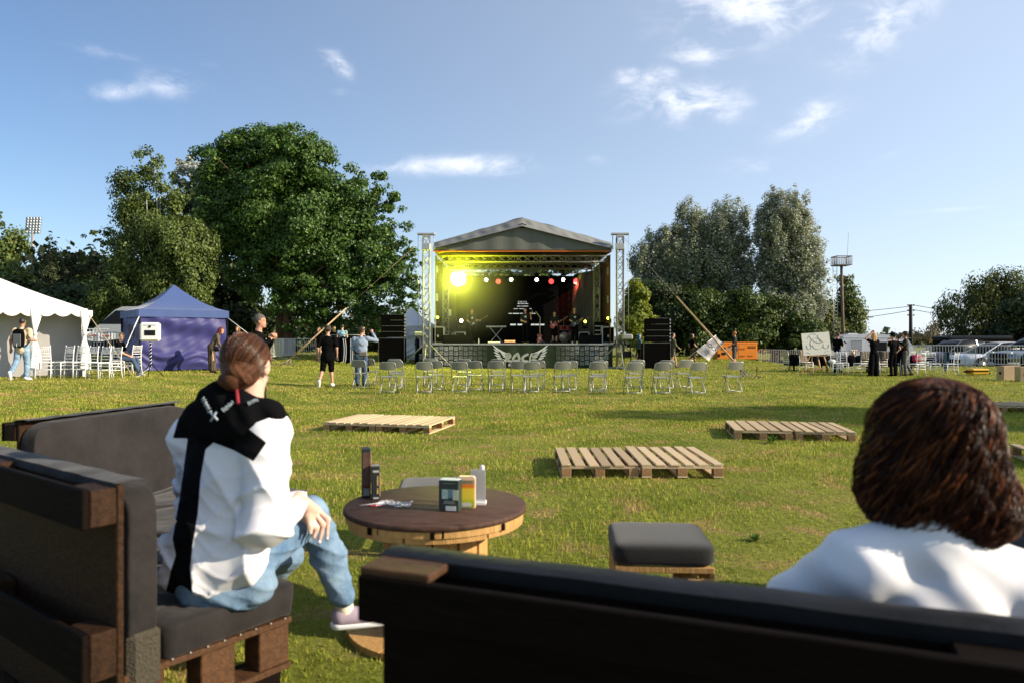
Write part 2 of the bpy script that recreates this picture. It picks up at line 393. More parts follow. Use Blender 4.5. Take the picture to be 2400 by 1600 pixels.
rg=np.random.default_rng(5)
def grass(n, y0, y1, pw, hmin, hmax, wk, seed):
    r=np.random.default_rng(seed)
    u=r.random(n); p=pw+1
    y=(y0**p+u*(y1**p-y0**p))**(1/p)
    x=(r.random(n)*2-1)*(.76*y+1.2)
    # clumping: pull towards clump centres
    cx=np.floor(x/.09+r.normal(0,.35,n))*.09; cy=np.floor(y/.09+r.normal(0,.35,n))*.09
    x=x*.45+cx*.55+r.normal(0,.012,n); y=y*.45+cy*.55+r.normal(0,.012,n)
    z=ground_h(x,y)-.004
    h=(hmin+(hmax-hmin)*r.random(n)**1.6)*(1+.35*np.sin(x*2.1+1.3*np.sin(y*1.7)))*(1+np.clip(y,0,30)/60)
    # longer unmown grass along the edge by the generator and under the trees
    h=h*(1+1.3*ss(y,41,46)*ss(np.abs(x-1.0),6,9))
    w=(.0022+wk*y)*(.7+.6*r.random(n))
    an=r.random(n)*2*np.pi; ln=r.normal(0,.45,n); la=r.random(n)*2*np.pi
    dx,dy=np.cos(an)*w/2,np.sin(an)*w/2
    bx,by=np.cos(la)*ln*h,np.sin(la)*ln*h
    V=np.empty((n,5,3))
    V[:,0]=np.stack([x-dx,y-dy,z],1); V[:,1]=np.stack([x+dx,y+dy,z],1)
    V[:,2]=np.stack([x+dx*.8+bx*.35,y+dy*.8+by*.35,z+h*.6],1); V[:,3]=np.stack([x-dx*.8+bx*.35,y-dy*.8+by*.35,z+h*.6],1)
    V[:,4]=np.stack([x+bx,y+by,z+h*(1-.12*np.abs(ln))],1)
    b=np.arange(n)*5
    F=np.concatenate([np.stack([b,b+1,b+2],1),np.stack([b,b+2,b+3],1),np.stack([b+3,b+2,b+4],1)])
    return V.reshape(-1,3),F
grm=bpy.data.materials.new('grass_blades'); grm.use_nodes=True; nt=grm.node_tree; nt.nodes.clear()
o_=nt.nodes.new('ShaderNodeOutputMaterial'); pc=patch_color(nt,(.225,.285,.032),(.40,.425,.070),(.50,.37,.14))
g_=nt.nodes.new('ShaderNodeNewGeometry'); cr=nt.nodes.new('ShaderNodeValToRGB')
cr.color_ramp.elements[0].color=(.5,.62,.45,1); cr.color_ramp.elements[1].color=(1.25,1.15,1.0,1); cr.color_ramp.elements[1].position=.75
x_=cr.color_ramp.elements.new(.9); x_.color=(1.5,1.2,1.5,1); nt.links.new(g_.outputs['Random Per Island'],cr.inputs[0])
ml=nt.nodes.new('ShaderNodeVectorMath'); ml.operation='MULTIPLY'; nt.links.new(pc,ml.inputs[0]); nt.links.new(cr.outputs[0],ml.inputs[1])
d_=nt.nodes.new('ShaderNodeBsdfPrincipled'); d_.inputs['Roughness'].default_value=.55; d_.inputs['Specular IOR Level'].default_value=.25; nt.links.new(ml.outputs[0],d_.inputs['Base Color'])
t_=nt.nodes.new('ShaderNodeBsdfTranslucent'); nt.links.new(ml.outputs[0],t_.inputs[0]); m_=nt.nodes.new('ShaderNodeMixShader'); m_.inputs[0].default_value=.35
nt.links.new(d_.outputs[0],m_.inputs[1]); nt.links.new(t_.outputs[0],m_.inputs[2]); nt.links.new(m_.outputs[0],o_.inputs[0])
V1,F1=grass(360000,2.2,16,-.25,.011,.038,.0006,1)
V2,F2=grass(320000,12,62,-.6,.014,.042,.0009,2)
gr=mesh_np('grass',np.concatenate([V1,V2]),np.concatenate([F1,F2+len(V1)]),grm)
tag(gr,'short sunlit lawn grass with straw coloured patches','grass',kind='stuff')
# broad leaved weeds
def weed(px,d,s,seed,lab):
    r=random.Random(seed); m=MB()
    for k in range(26):
        a=r.random()*6.28; e=r.uniform(.3,1.2); L=s*r.uniform(.6,1.1); w=L*.16
        dr=Vector((math.cos(a)*math.cos(e),math.sin(a)*math.cos(e),math.sin(e))); sd_=dr.cross(Vector((0,0,1))).normalized()
        m.add([(0,0,0),dr*L*.5+sd_*w,dr*L-Vector((0,0,L*.15)),dr*L*.5-sd_*w],[(0,1,2,3)])
    o=m.build('weed',leaf_mat('weed_leaf',(.05,.10,.02),(.12,.2,.04)),loc=gz(px,d)); tag(o,lab,'weed','weeds in the lawn'); return o
weed(1808,10.05,.16,1,'leafy weed growing against the front of the far right pallets')
weed(60,7.6,.16,2,'dark green weed behind the left pallet sofa back')
weed(1770,5.2,.08,3,'tiny weed in the grass right of the charcoal stool')

# distant low ground and tree line at the horizon
r=np.random.default_rng(9)
def far_wood(x0,x1,y0,y1,n,hh,seed,sz=1.0):
    r=np.random.default_rng(seed); n_=n
    x=r.uniform(x0,x1,n_); y=r.uniform(y0,y1,n_)
    top=hh*(.55+.45*np.sin(x*.11+seed)*np.sin(x*.037))+r.normal(0,.5,n_); z=r.random(n_)**.7*np.clip(top,1.2,None)
    s=r.uniform(.5,1.1,n_)*sz; a=r.normal(0,1,(n_,3)); a/=np.linalg.norm(a,axis=1)[:,None]; b=r.normal(0,1,(n_,3)); b=np.cross(a,b); b/=np.linalg.norm(b,axis=1)[:,None]
    c=np.stack([x,y,z],1); V=np.stack([c-a*s[:,None],c-b*s[:,None],c+a*s[:,None],c+b*s[:,None]],1).reshape(-1,3)
    return V,np.arange(n_*4).reshape(-1,4)
V,F=far_wood(20,190,150,175,5200,3.2,3)
fw=mesh_np('distant_woodland',V,F,leaf_mat('far_leaf',(.03,.045,.015),(.07,.09,.03)))
tag(fw,'low far off tree line along the horizon behind the parked cars','woodland',kind='stuff')
V,F=far_wood(-150,-18,76,98,48000,11.5,4,.5)
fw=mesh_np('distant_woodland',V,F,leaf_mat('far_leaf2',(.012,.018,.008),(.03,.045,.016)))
tag(fw,'dark wood behind the tents and the big tree','woodland',kind='stuff')

# ---------------------------------------------------------------- trees
LA=None
def leaf_cloud(blobs, n, size, seed, clump=.22, vert=1.0, clumps_per=26, droop=0.0, jit=1.0, inner=.25, aspect=.75, up=.35, thin=1.0):
    """leaves gathered in clumps through the crown volume; blobs: (cx,cy,cz,rx,ry,rz)"""
    r=np.random.default_rng(seed); B=np.array(blobs,float)
    area=(B[:,3]*B[:,4]*B[:,5])**(2/3); pr=area/area.sum()
    nc=int(clumps_per*len(B)); bi=r.choice(len(B),nc,p=pr)
    d=r.normal(0,1,(nc,3)); d/=np.linalg.norm(d,axis=1)[:,None]
    rad=np.where(r.random(nc)<inner, r.random(nc)**.5*.7, r.uniform(.78,1.05,nc))
    C=B[bi,:3]+d*rad[:,None]*B[bi,3:]
    cs=clump*(B[bi,3:].min(axis=1))*r.uniform(.6,1.5,nc)
    w=cs**1.8; ci=r.choice(nc,n,p=w/w.sum())
    q=r.normal(0,1,(n,3)); q/=np.linalg.norm(q,axis=1)[:,None]; q*=(r.random(n)**.45)[:,None]
    q[:,2]*=.7*vert**1.5; q[:,:2]/=vert**.5
    P=C[ci]+q*cs[ci][:,None]*jit*1.6
    if droop: P[:,2]-=droop*r.random(n)**1.5*cs[ci]
    out=d[ci]*.8+q*1.0+r.normal(0,.55,(n,3)); out[:,2]+=up; out/=np.linalg.norm(out,axis=1)[:,None]
    t=np.cross(out,r.normal(0,1,(n,3))); t/=np.linalg.norm(t,axis=1)[:,None]+1e-9
    if droop:
        t=t*.5; t[:,2]-=.9; t-=out*(t*out).sum(1)[:,None]; t/=np.linalg.norm(t,axis=1)[:,None]+1e-9
    b=np.cross(out,t); s=size*r.uniform(.55,1.25,n)[:,None]
    L=s*.5; Wd=s*.5*aspect
    fold=out*L*.25
    V=np.stack([P-t*L,P-b*Wd+fold,P+t*L,P+b*Wd+fold],1).reshape(-1,3)
    return V,np.arange(n*4).reshape(-1,4),C,cs
M_bark=mat('bark_brown',(.16,.10,.055),.9,noise=.5,nscale=10,stretch=(3,3,.5),bump=.6,bscale=14)
M_barkp=mat('bark_pale',(.30,.27,.22),.9,noise=.5,nscale=8,stretch=(3,3,.7),bump=.4,bscale=12)
M_barkb=mat('bark_birch',(.62,.60,.56),.8,noise=.7,nscale=5,stretch=(2,2,6),bump=.2)
M_barko=mat('bark_pine',(.36,.17,.08),.9,noise=.5,nscale=8,bump=.5)
def tree(name,label,cat,px,d,blobs_px,n,size,leafm,barkm,tr=.3,seed=1,trunks=None,limbs=14,group=None,depth=.85,crown_name='crown',lean=0,**kw):
    x0,_,_=at(px,d); z0=G(x0,d); k=d/1700
    t=thing(name,label,cat,(x0,d,z0),0,group)
    bl=[]
    rr=random.Random(seed*7+1)
    for bb in blobs_px:
        bx,by,rx,rz=bb[:4]; off=bb[4] if len(bb)>4 else rr.uniform(-.25,.25)*max(rx,rz)*k
        p=P3(bx,by,d); bl.append((p.x-x0,off,p.z-z0,rx*k,max(rx,rz)*k*depth,rz*k))
    V,F,C,cs=leaf_cloud(bl,n,size,seed,**kw)
    keep=V.reshape(-1,4,3)[:,:,2].min(1)>.05
    F=F[keep]
    mesh_np(crown_name,V,F,leafm,t)
    m=MB(); r=random.Random(seed)
    top=max(b[2]+b[5]*.5 for b in bl)*(.86 if name in('pine_tree','larch_tree') else 1)
    for (tx,rad,dy) in (trunks or [(px,tr,0)]):
        bx=at(tx,d)[0]-x0
        pts=[]; rs=[]
        for i in range(9):
            f=i/8; pts.append((bx*(1-f*.5)+lean*f+r.uniform(-.12,.12)*f*2, dy*(1-f)+r.uniform(-.12,.12)*f, -.05+f*top)); rs.append(rad*(1.25 if i==0 else (1-f*.82)))
        m.tube(pts,rs,10)
    trunk=m.build('trunk',barkm,t)
    m=MB(); idx=list(range(len(C))); r.shuffle(idx)
    for i in idx[:limbs]:
        c=Vector(C[i]); zz=max(.25*top,min(c.z*.6,top*.75)); f=zz/top
        b0=at((trunks or [(px,tr,0)])[i%len(trunks) if trunks else 0][0],d)[0]-x0
        s=Vector((b0*(1-f*.5)+lean*f,0,zz)); mid=s.lerp(c,.5)+Vector((r.uniform(-.3,.3),r.uniform(-.3,.3),r.uniform(.1,.5)))
        m.tube([s,s.lerp(mid,.5)+Vector((0,0,.05)),mid,c.lerp(mid,.4),c],[tr*.32,tr*.26,tr*.2,tr*.12,tr*.05],6)
    if limbs: m.build('limbs',barkm,t)
    return t
L_maple=leaf_mat('maple_leaf',(.038,.080,.012),(.085,.165,.025),(.17,.27,.055),.14,trans=.30,rough=.42,spec=.4)
L_birch=leaf_mat('birch_leaf',(.055,.085,.018),(.125,.17,.038),(.25,.29,.08),.16,trans=.3)
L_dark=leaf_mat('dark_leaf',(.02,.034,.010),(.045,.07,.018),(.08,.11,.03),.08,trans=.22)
L_pop=leaf_mat('poplar_leaf',(.11,.135,.055),(.22,.25,.12),(.62,.62,.55),.25,trans=.25,underside=(.46,.48,.42),rough=.6)
L_shrub=leaf_mat('shrub_leaf_shade',(.026,.050,.008),(.072,.115,.019),(.18,.23,.04),.14,trans=.3)  # leaf greens darkened to stand for shade
L_yel=leaf_mat('yellow_green_leaf',(.11,.16,.016),(.25,.29,.035),(.38,.38,.06),.15,trans=.35)
L_will=leaf_mat('willow_leaf',(.06,.08,.02),(.13,.155,.04),(.26,.28,.10),.12,trans=.3)
L_pine=leaf_mat('pine_needle',(.025,.042,.016),(.06,.08,.03),(.13,.14,.05),.1,trans=.1,rough=.6)
L_silver=leaf_mat('silver_leaf',(.25,.27,.22),(.5,.52,.46),trans=.2)

tree('maple_tree','huge dark green broadleaf tree with two brown trunks left of the stage','tree',668,46,
  [(610,390,105,90),(545,400,80,90),(690,385,95,85),(640,335,60,45),(580,335,50,40),(760,425,70,70),(800,490,90,80),(690,490,120,110),(590,500,110,110),
   (520,500,55,80),(870,455,60,60),(915,470,35,38),(900,540,55,60),(820,590,100,85),(720,610,110,90),(600,620,80,80),(905,620,65,60),(955,650,30,55),(950,700,35,45),
   (880,700,75,60),(790,700,90,60),(700,720,80,50),(740,765,60,35),(840,760,60,32),(640,560,90,90),(480,470,25,40),(965,600,24,40),(930,590,40,50)],
  185000,.21,L_maple,M_bark,tr=.30,seed=3,trunks=[(646,.27,.8),(674,.30,0)],limbs=40,depth=.8,clump=.19,clumps_per=52,inner=.30,jit=1.0)
tree('birch_tree','tall loose olive green birch behind the blue tent','tree',372,40,
  [(350,385,38,42),(330,440,62,50),(290,430,30,30),(400,440,30,40),(350,510,80,55),(410,560,80,60),(260,560,50,30),(215,548,25,16),(330,600,90,60),(430,650,80,60),(290,670,80,50),(370,720,90,50),(480,700,40,45),(240,700,50,50)],
  60000,.16,L_birch,M_barkb,tr=.13,seed=8,limbs=26,depth=.8,clump=.26,clumps_per=26,inner=.2,droop=1.3,jit=.9,thin=1)
tree('dark_tree','blackish tree filling the gap between birch and big tree','tree',470,52,
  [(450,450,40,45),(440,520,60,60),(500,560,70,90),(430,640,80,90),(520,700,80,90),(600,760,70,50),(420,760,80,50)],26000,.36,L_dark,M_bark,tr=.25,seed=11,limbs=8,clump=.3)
tree('silver_tree','pale silvery tree top peeping between birch and big tree','tree',452,62,[(455,395,38,24),(430,420,30,24),(470,430,30,40)],5000,.3,L_silver,M_barkp,tr=.2,seed=12,limbs=6)
def pine(px,top,d,hw,seed,lab,lm=L_pine,bm=M_barko,n=14000):
    k=d/1700; bl=[]; r=random.Random(seed); h=800-top
    for i in range(9):
        f=i/8; y=top+8+f*(h*.82); w=hw*(.16+.84*f**.8)
        bl.append((px,y,w*.32,h*.075,0))
        if i>0:
            for s in(-1,1): bl.append((px+s*w*.55+r.uniform(-4,4),y+r.uniform(2,10),w*.42,h*.055,r.uniform(-.8,.8)))
    return tree('pine_tree',lab,'tree',px,d,bl,n,.26,lm,bm,tr=.16,seed=seed,limbs=12,group='conifers behind the tents',clump=.62,clumps_per=16,aspect=.3,up=.8,depth=1.2)
pine(125,553,47,48,21,'dark pine with pointed top behind the white tent')
pine(172,580,49,38,22,'smaller dark pine right of the pointed pine')
pine(218,575,48,44,23,'bushy dark pine left of the birch crown')
pine(252,600,46,40,24,'dark pine half hidden under the birch branches')
pine(62,640,44,50,25,'broad low pine behind the left end of the white tent')
tree('larch_tree','tall feathery olive tree at the left edge of the picture','tree',12,50,[(8,520,20,34),(12,575,38,46),(5,640,55,55),(40,690,50,50),(0,720,60,60)],15000,.26,L_birch,M_barko,tr=.2,seed=26,limbs=10,droop=1.5,clump=.35)
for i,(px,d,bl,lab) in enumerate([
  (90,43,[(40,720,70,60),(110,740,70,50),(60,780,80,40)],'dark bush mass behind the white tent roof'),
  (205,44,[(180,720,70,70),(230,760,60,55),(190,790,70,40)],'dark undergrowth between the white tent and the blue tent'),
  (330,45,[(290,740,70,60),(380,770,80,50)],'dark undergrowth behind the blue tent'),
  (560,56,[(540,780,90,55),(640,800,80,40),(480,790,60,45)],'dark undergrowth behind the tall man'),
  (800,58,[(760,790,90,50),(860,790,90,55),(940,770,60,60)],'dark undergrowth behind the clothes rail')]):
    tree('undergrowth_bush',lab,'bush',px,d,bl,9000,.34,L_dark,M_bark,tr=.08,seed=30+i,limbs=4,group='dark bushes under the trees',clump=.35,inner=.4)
# right hand side
tree('poplar_tree','broad silvery poplar clump right of the stage','tree',1700,60,
  [(1712,505,45,42),(1690,560,60,60),(1740,580,28,60),(1650,520,35,36),(1612,520,36,48),(1585,590,60,60),(1640,620,80,60),(1545,560,36,36),(1520,610,42,50),(1560,640,60,50),(1700,650,60,50),(1500,650,30,40)],
  95000,.19,L_pop,M_barkp,tr=.26,seed=41,trunks=[(1612,.18,.5),(1706,.26,0),(1560,.14,-.4)],limbs=34,clump=.22,clumps_per=62,inner=.28,depth=.75,up=.9,vert=1.45)
tree('poplar_tree','taller silvery poplar standing right of the clump','tree',1822,58,
  [(1815,470,34,36),(1860,465,34,34),(1840,520,64,52),(1800,545,36,60),(1890,545,34,50),(1850,600,78,60),(1910,600,28,36),(1800,650,55,60),(1880,670,62,50),(1930,640,20,36),(1840,720,80,50)],
  80000,.19,L_pop,M_barkp,tr=.30,seed=42,trunks=[(1815,.26,0),(1832,.16,.6)],limbs=34,clump=.22,clumps_per=62,inner=.28,depth=.75,up=.9,vert=1.45)
tree('birch_tree','slim drooping birch behind the lighting pole','tree',1985,62,
  [(1985,655,18,26),(1990,700,26,34),(1975,740,36,40),(2005,730,20,24),(1990,775,32,30)],12000,.24,L_birch,M_bark,tr=.12,seed=43,limbs=8,droop=1.8,clump=.35)
tree('willow_tree','big dark drooping willow above the parked cars','tree',2320,56,
  [(2290,672,50,40),(2345,668,50,38),(2395,690,45,50),(2255,720,40,50),(2320,730,70,60),(2235,760,26,40),(2285,790,60,40),(2390,760,60,70)],
  36000,.28,L_will,M_bark,tr=.3,seed=44,limbs=14,droop=3.0,clump=.30,clumps_per=22,inner=.3,aspect=.4)
tree('dark_tree','blackish tree at the right edge behind the cars','tree',2420,52,
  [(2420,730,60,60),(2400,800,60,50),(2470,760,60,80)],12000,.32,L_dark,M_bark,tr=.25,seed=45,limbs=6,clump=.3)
tree('sapling','small sparse tree with thin brown leaves right of the utility pole','tree',2172,70,
  [(2152,785,14,12),(2188,772,14,20),(2178,795,14,12)],900,.20,leaf_mat('sparse_leaf',(.16,.13,.07),(.28,.24,.15)),M_bark,tr=.07,seed=46,limbs=16,clump=.5,inner=.2)
for i,(px,d,bl,lm,n,lab) in enumerate([
  (1492,46,[(1492,700,24,36),(1485,750,32,36),(1510,780,30,40)],L_yel,12000,'yellow green shrub beside the right stage tower'),
  (1545,50,[(1540,700,50,50),(1560,770,60,50),(1590,730,50,40)],L_dark,15000,'dark shrub behind the right speaker stack'),
  (1640,49,[(1630,720,55,40),(1660,765,60,50),(1600,790,60,36),(1690,720,40,30)],L_shrub,18000,'green shrub left of the orange generator'),
  (1740,49,[(1740,720,55,40),(1760,770,60,46),(1710,790,50,30)],L_shrub,18000,'green shrub directly behind the orange generator'),
  (1850,50,[(1820,730,50,36),(1870,770,60,50),(1800,790,40,36)],L_shrub,18000,'green shrub behind the fence left of the easel'),
  (1930,52,[(1920,740,36,40),(1940,790,46,36)],L_will,10000,'olive shrub under the lighting pole'),
  (1900,47,[(1890,812,70,22),(1960,815,40,18)],L_shrub,9000,'low shrub growing through the fence beside the easel')]):
    tree('shrub',lab,'shrub',px,d+7,bl,n,.24,lm,M_bark,tr=.07,seed=50+i,limbs=5,group='shrubs under the poplars',clump=.36,inner=.3)
tree('dark_tree','tree seen through the gap above the stage backdrop','tree',1240,70,
  [(1150,690,70,60),(1240,680,80,50),(1330,670,60,60),(1200,740,120,60),(1320,740,80,60)],26000,.4,L_shrub,M_bark,tr=.3,seed=60,limbs=6,clump=.3)
# tall tree beyond the right edge of the picture: throws the long shadow across the lawn
def side_tree(x,y,h,seed,lab):
    t=thing('lime_tree',lab,'tree',(x,y,0),0,'trees along the right edge of the lawn')
    bl=[(0,0,h*.45,1.6,1.6,h*.22),(.4,.3,h*.65,1.5,1.5,h*.2),(-.3,-.2,h*.84,1.0,1.0,h*.16),(-.8,.4,h*.55,1.3,1.3,h*.15)]
    V,F,C,cs=leaf_cloud(bl,22000,.36,seed,clump=.4); mesh_np('crown',V,F,L_maple,t)
    MB().tube([(0,0,-.05),(.05,0,h*.3),(0,.05,h*.8)],[.22,.18,.05],8).build('trunk',M_bark,t)
side_tree(21.0,10.2,8.9,71,'leafy tree beyond the right edge of the lawn')
side_tree(25.0,9.6,8.0,72,'second leafy tree further out beyond the right edge of the lawn')
# ---------------------------------------------------------------- stage
def truss(m,p0,p1,w=.29,r=.024,rl=.011,step=.45,up=(0,1,0),h=None):
    p0=Vector(p0);p1=Vector(p1); d=(p1-p0);L=d.length;d.normalize(); u=Vector(up); x=d.cross(u).normalized(); z=x.cross(d).normalized(); h=h or w
    cs=[x*a*w/2+z*b*h/2 for a,b in((-1,-1),(1,-1),(1,1),(-1,1))]
    for c in cs: m.tube([p0+c,p1+c],r,8)
    n=max(2,int(round(L/step)))
    for s in range(4):
        a,b=cs[s],cs[(s+1)%4]
        for i in range(n):
            q0=p0+d*(L*i/n); q1=p0+d*(L*(i+1)/n)
            if i%2: a_,b_=b,a
            else: a_,b_=a,b
            m.tube([q0+a_,q1+b_],rl,5,caps=False); m.tube([q0+b_,q1+a_],rl,5,caps=False)
            if i%3==0: m.tube([q0+a,q0+b],rl,5,caps=False)
    return m
YS=35.2; SX0,SX1=-3.87,4.90; SZ=1.20
stage=thing('concert_stage','outdoor concert stage with grey canvas roof, truss towers and printed skirt','stage',(.52,YS,0))
M_deck=mat('stage_deck',(.03,.028,.025),.6,noise=.3)
M_roof=mat('grey_roof_canvas',(.20,.20,.185),.55,noise=.12,nscale=1.3,bump=.5,bscale=3.0)
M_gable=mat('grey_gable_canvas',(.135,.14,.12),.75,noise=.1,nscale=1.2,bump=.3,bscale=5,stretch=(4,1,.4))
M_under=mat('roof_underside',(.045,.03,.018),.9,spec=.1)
M_skirt=mat('skirt_banner_cloth',(.022,.034,.014),.7,noise=.3,nscale=2)
M_orange=mat('orange_strap',(.55,.14,.02),.6)
def L(x,y,z): return (x-.52,y-YS,z)
# platform
m=MB(); m.box(L(.52,YS+4.1,SZ-.05),(8.77,8.2,.10)); m.build('deck',M_deck,stage)
MB().box(L(.52,YS-.03,SZ-.03),(8.80,.06,.06)).build('deck_edge',M_galv,stage)
m=MB()
for x in np.linspace(-3.7,4.7,6):
    for y in (YS+.3,YS+4,YS+7.8): m.tube([L(x,y,-.02),L(x,y,SZ-.1)],.03,6)
m.build('deck_legs',M_galv,stage)
# skirt banner with printed blocks fading out to the middle
sk=MB(); sk.grid(lambda u,v:L(SX0+.02+u*(SX1-SX0-.04),YS-.05+.012*math.sin(u*70)+.008*math.sin(u*23+v*3),-.02+v*(SZ-.08)),90,6)
skirt=sk.build('skirt_banner',M_skirt,stage)
blk=bpy.data.materials.new('printed_block'); blk.use_nodes=True; nt=blk.node_tree; b=nt.nodes['Principled BSDF']; b.inputs['Roughness'].default_value=.7
g_=nt.nodes.new('ShaderNodeNewGeometry'); sx=nt.nodes.new('ShaderNodeSeparateXYZ'); nt.links.new(g_.outputs['Position'],sx.inputs[0])
def NM(op,a,bb=None,clamp=False):
    n=nt.nodes.new('ShaderNodeMath'); n.operation=op; n.use_clamp=clamp
    for i,v in enumerate((a,bb)):
        if v is None: continue
        if isinstance(v,(int,float)): n.inputs[i].default_value=v
        else: nt.links.new(v,n.inputs[i])
    return n.outputs[0]
f=NM('MULTIPLY',NM('SUBTRACT',NM('ABSOLUTE',NM('SUBTRACT',sx.outputs['X'],.45)),1.75),.55,True)
mx=nt.nodes.new('ShaderNodeMix'); mx.data_type='RGBA'; mx.inputs['A'].default_value=(.026,.038,.018,1); mx.inputs['B'].default_value=(.27,.27,.25,1)
nt.links.new(f,mx.inputs['Factor'])
hs=nt.nodes.new('ShaderNodeHueSaturation'); mr=nt.nodes.new('ShaderNodeMapRange'); mr.inputs['To Min'].default_value=.7; mr.inputs['To Max'].default_value=1.2
nt.links.new(g_.outputs['Random Per Island'],mr.inputs['Value']); nt.links.new(mr.outputs[0],hs.inputs['Value']); nt.links.new(mx.outputs['Result'],hs.inputs['Color']); nt.links.new(hs.outputs[0],b.inputs['Base Color'])
m=MB(); m2_=MB(); rr=random.Random(4); cell=.235
nx=int((SX1-SX0-.1)/cell); nzc=5
def rrect(m,cx,cz,w,h,y):
    c=min(w,h)*.18; p=[(-w/2+c,-h/2),(w/2-c,-h/2),(w/2,-h/2+c),(w/2,h/2-c),(w/2-c,h/2),(-w/2+c,h/2),(-w/2,h/2-c),(-w/2,-h/2+c)]
    m.add([L(cx+a,y,cz+b_) for a,b_ in p],[tuple(range(8))])
for i in range(nx):
    for j in range(nzc):
        cx=SX0+.1+cell*(i+.5); cz=SZ-.13-cell*(j+.5)+(.04 if i%2 else 0)
        if abs(cx-.45)<1.7: continue
        y=YS-.075; g=cell*.88; mb_=m2_ if cx>.45 else m
        if cz-cell*.5<0: continue
        if (i+j)%2:
            for s in(-1,1): rrect(mb_,cx+s*g*.255,cz,g*.42,g*.9,y)
            mb_.add([L(cx+a,y-.001,cz+b_) for a,b_ in((-g*.08,-.012),(g*.08,-.012),(g*.08,.012),(-g*.08,.012))],[(0,1,2,3)])
        else:
            for s in(-1,1): rrect(mb_,cx,cz+s*g*.255,g*.95,g*.40,y)
            mb_.add([L(cx+a,y-.001,cz+b_) for a,b_ in((-.012,-g*.08),(.012,-g*.08),(.012,g*.08),(-.012,g*.08))],[(0,1,2,3)])
for q_ in (m,m2_): setp(q_.build('printed_block_pattern',blk,None),skirt)
# wings and brush lettering drawn from strokes
M_print=mat('white_print',(.62,.62,.58),.7); M_letter=mat('grey_print',(.36,.37,.31),.7)
def SP(px,py): return Vector(((px-1200)/1700*YS-.0, 0, CAM_H-(py-793)/1700*YS))
def skl(px,py,y): v=SP(px,py); return L(v.x,y,v.z)
def crop(cx,cy): return (1180+cx/19.6, 780+cy/19.6)
wing=[[(2050,535),(1990,640),(1880,760),(1780,830),(1700,850),(1600,880),(1360,960),(1350,935),(1560,850),(1760,740),(1930,620)],
 [(2020,725),(1960,780),(1890,850),(1740,905),(1850,800),(1930,745)],[(2005,855),(1950,910),(1860,970),(1690,1000),(1800,930),(1900,880)],
 [(1960,1000),(1900,1050),(1800,1095),(1640,1110),(1720,1060),(1660,1030),(1850,1010)],[(1870,1125),(1800,1180),(1700,1210),(1560,1220),(1660,1165),(1600,1140),(1760,1135)],
 [(1710,820),(1690,880),(1600,950),(1430,1030),(1390,990),(1550,900)],[(1655,935),(1600,1010),(1500,1080),(1420,1100),(1450,1040)],[(1590,1060),(1540,1110),(1430,1150),(1350,1140),(1480,1090)],
 [(1980,650),(1900,735),(1830,790),(1760,790),(1870,720)]]
for mir in (0,1):
    m=MB()
    for k,pl in enumerate(wing):
        pts=[]
        for cx,cy in pl:
            px,py=crop(cx,cy)
            if mir: px=2*1219.5-px
            pts.append(skl(px,py,YS-.085-.001*k))
        m.add(pts,[tuple(range(len(pts)))])
    setp(m.build('wing_emblem',M_print,None),skirt)
strokes={'R':[[(120,1260),(150,1100),(200,960),(240,945),(300,1010),(310,1080),(240,1140),(160,1180)],[(150,1190),(230,1260),(340,1290)]],
 'O':[[(650,945),(520,1040),(440,1160),(450,1260),(560,1275),(700,1250),(735,1180),(700,1060),(650,945)]],
 'C':[[(1100,980),(980,1030),(880,1110),(870,1200),(940,1280),(1090,1290)]],
 'K':[[(1300,970),(1250,1110),(1215,1290)],[(1560,960),(1400,1080),(1290,1160),(1400,1230),(1500,1260)]]}
for k,ch in enumerate('ROCK'):
    m=MB()
    for s_ in strokes[ch]:
        pts=[Vector(skl(*crop(a,b_),YS-.10-.002*k)) for a,b_ in s_]
        # smooth
        q=[]
        for i in range(len(pts)-1):
            for t_ in range(4): q.append(pts[i].lerp(pts[i+1],t_/4))
        q.append(pts[-1]); hw=.062
        vs=[];
        for i,p in enumerate(q):
            t_=(q[min(i+1,len(q)-1)]-q[max(i-1,0)]).normalized(); nn=Vector((-t_.z,0,t_.x)); vs+= [p+nn*hw,p-nn*hw]
        m.add(vs,[(2*i,2*i+1,2*i+3,2*i+2) for i in range(len(q)-1)])
        for e,(c,off) in enumerate(((q[0],0),(q[-1],.0005))):
            m.add([c+Vector((math.cos(a)*hw,-.0008-off,math.sin(a)*hw)) for a in np.linspace(0,2*math.pi,12,endpoint=False)],[tuple(range(12))])
    setp(m.build('letter',M_letter,None),skirt)
def text(body,size,mat_,parent,loc,rot=(R(90),0,0),ext=.002,align='CENTER',name='lettering',shear=0,bold=0):
    c=bpy.data.curves.new(name,'FONT'); c.body=body; c.size=size; c.extrude=ext; c.align_x=align; c.align_y='CENTER'; c.shear=shear; c.offset=bold; c.resolution_u=3
    c.materials.append(mat_)
    o=bpy.data.objects.new(name,c); COL.objects.link(o); bpy.context.view_layer.update(); me_=bpy.data.meshes.new_from_object(o); me_.name=name; bpy.data.objects.remove(o); o=bpy.data.objects.new(name,me_); COL.objects.link(o); setp(o,parent); o.location=loc; o.rotation_euler=rot; return o
text('FEST',.20,M_print,skirt,L(-.17,YS-.09,.16),bold=.006,align='LEFT')
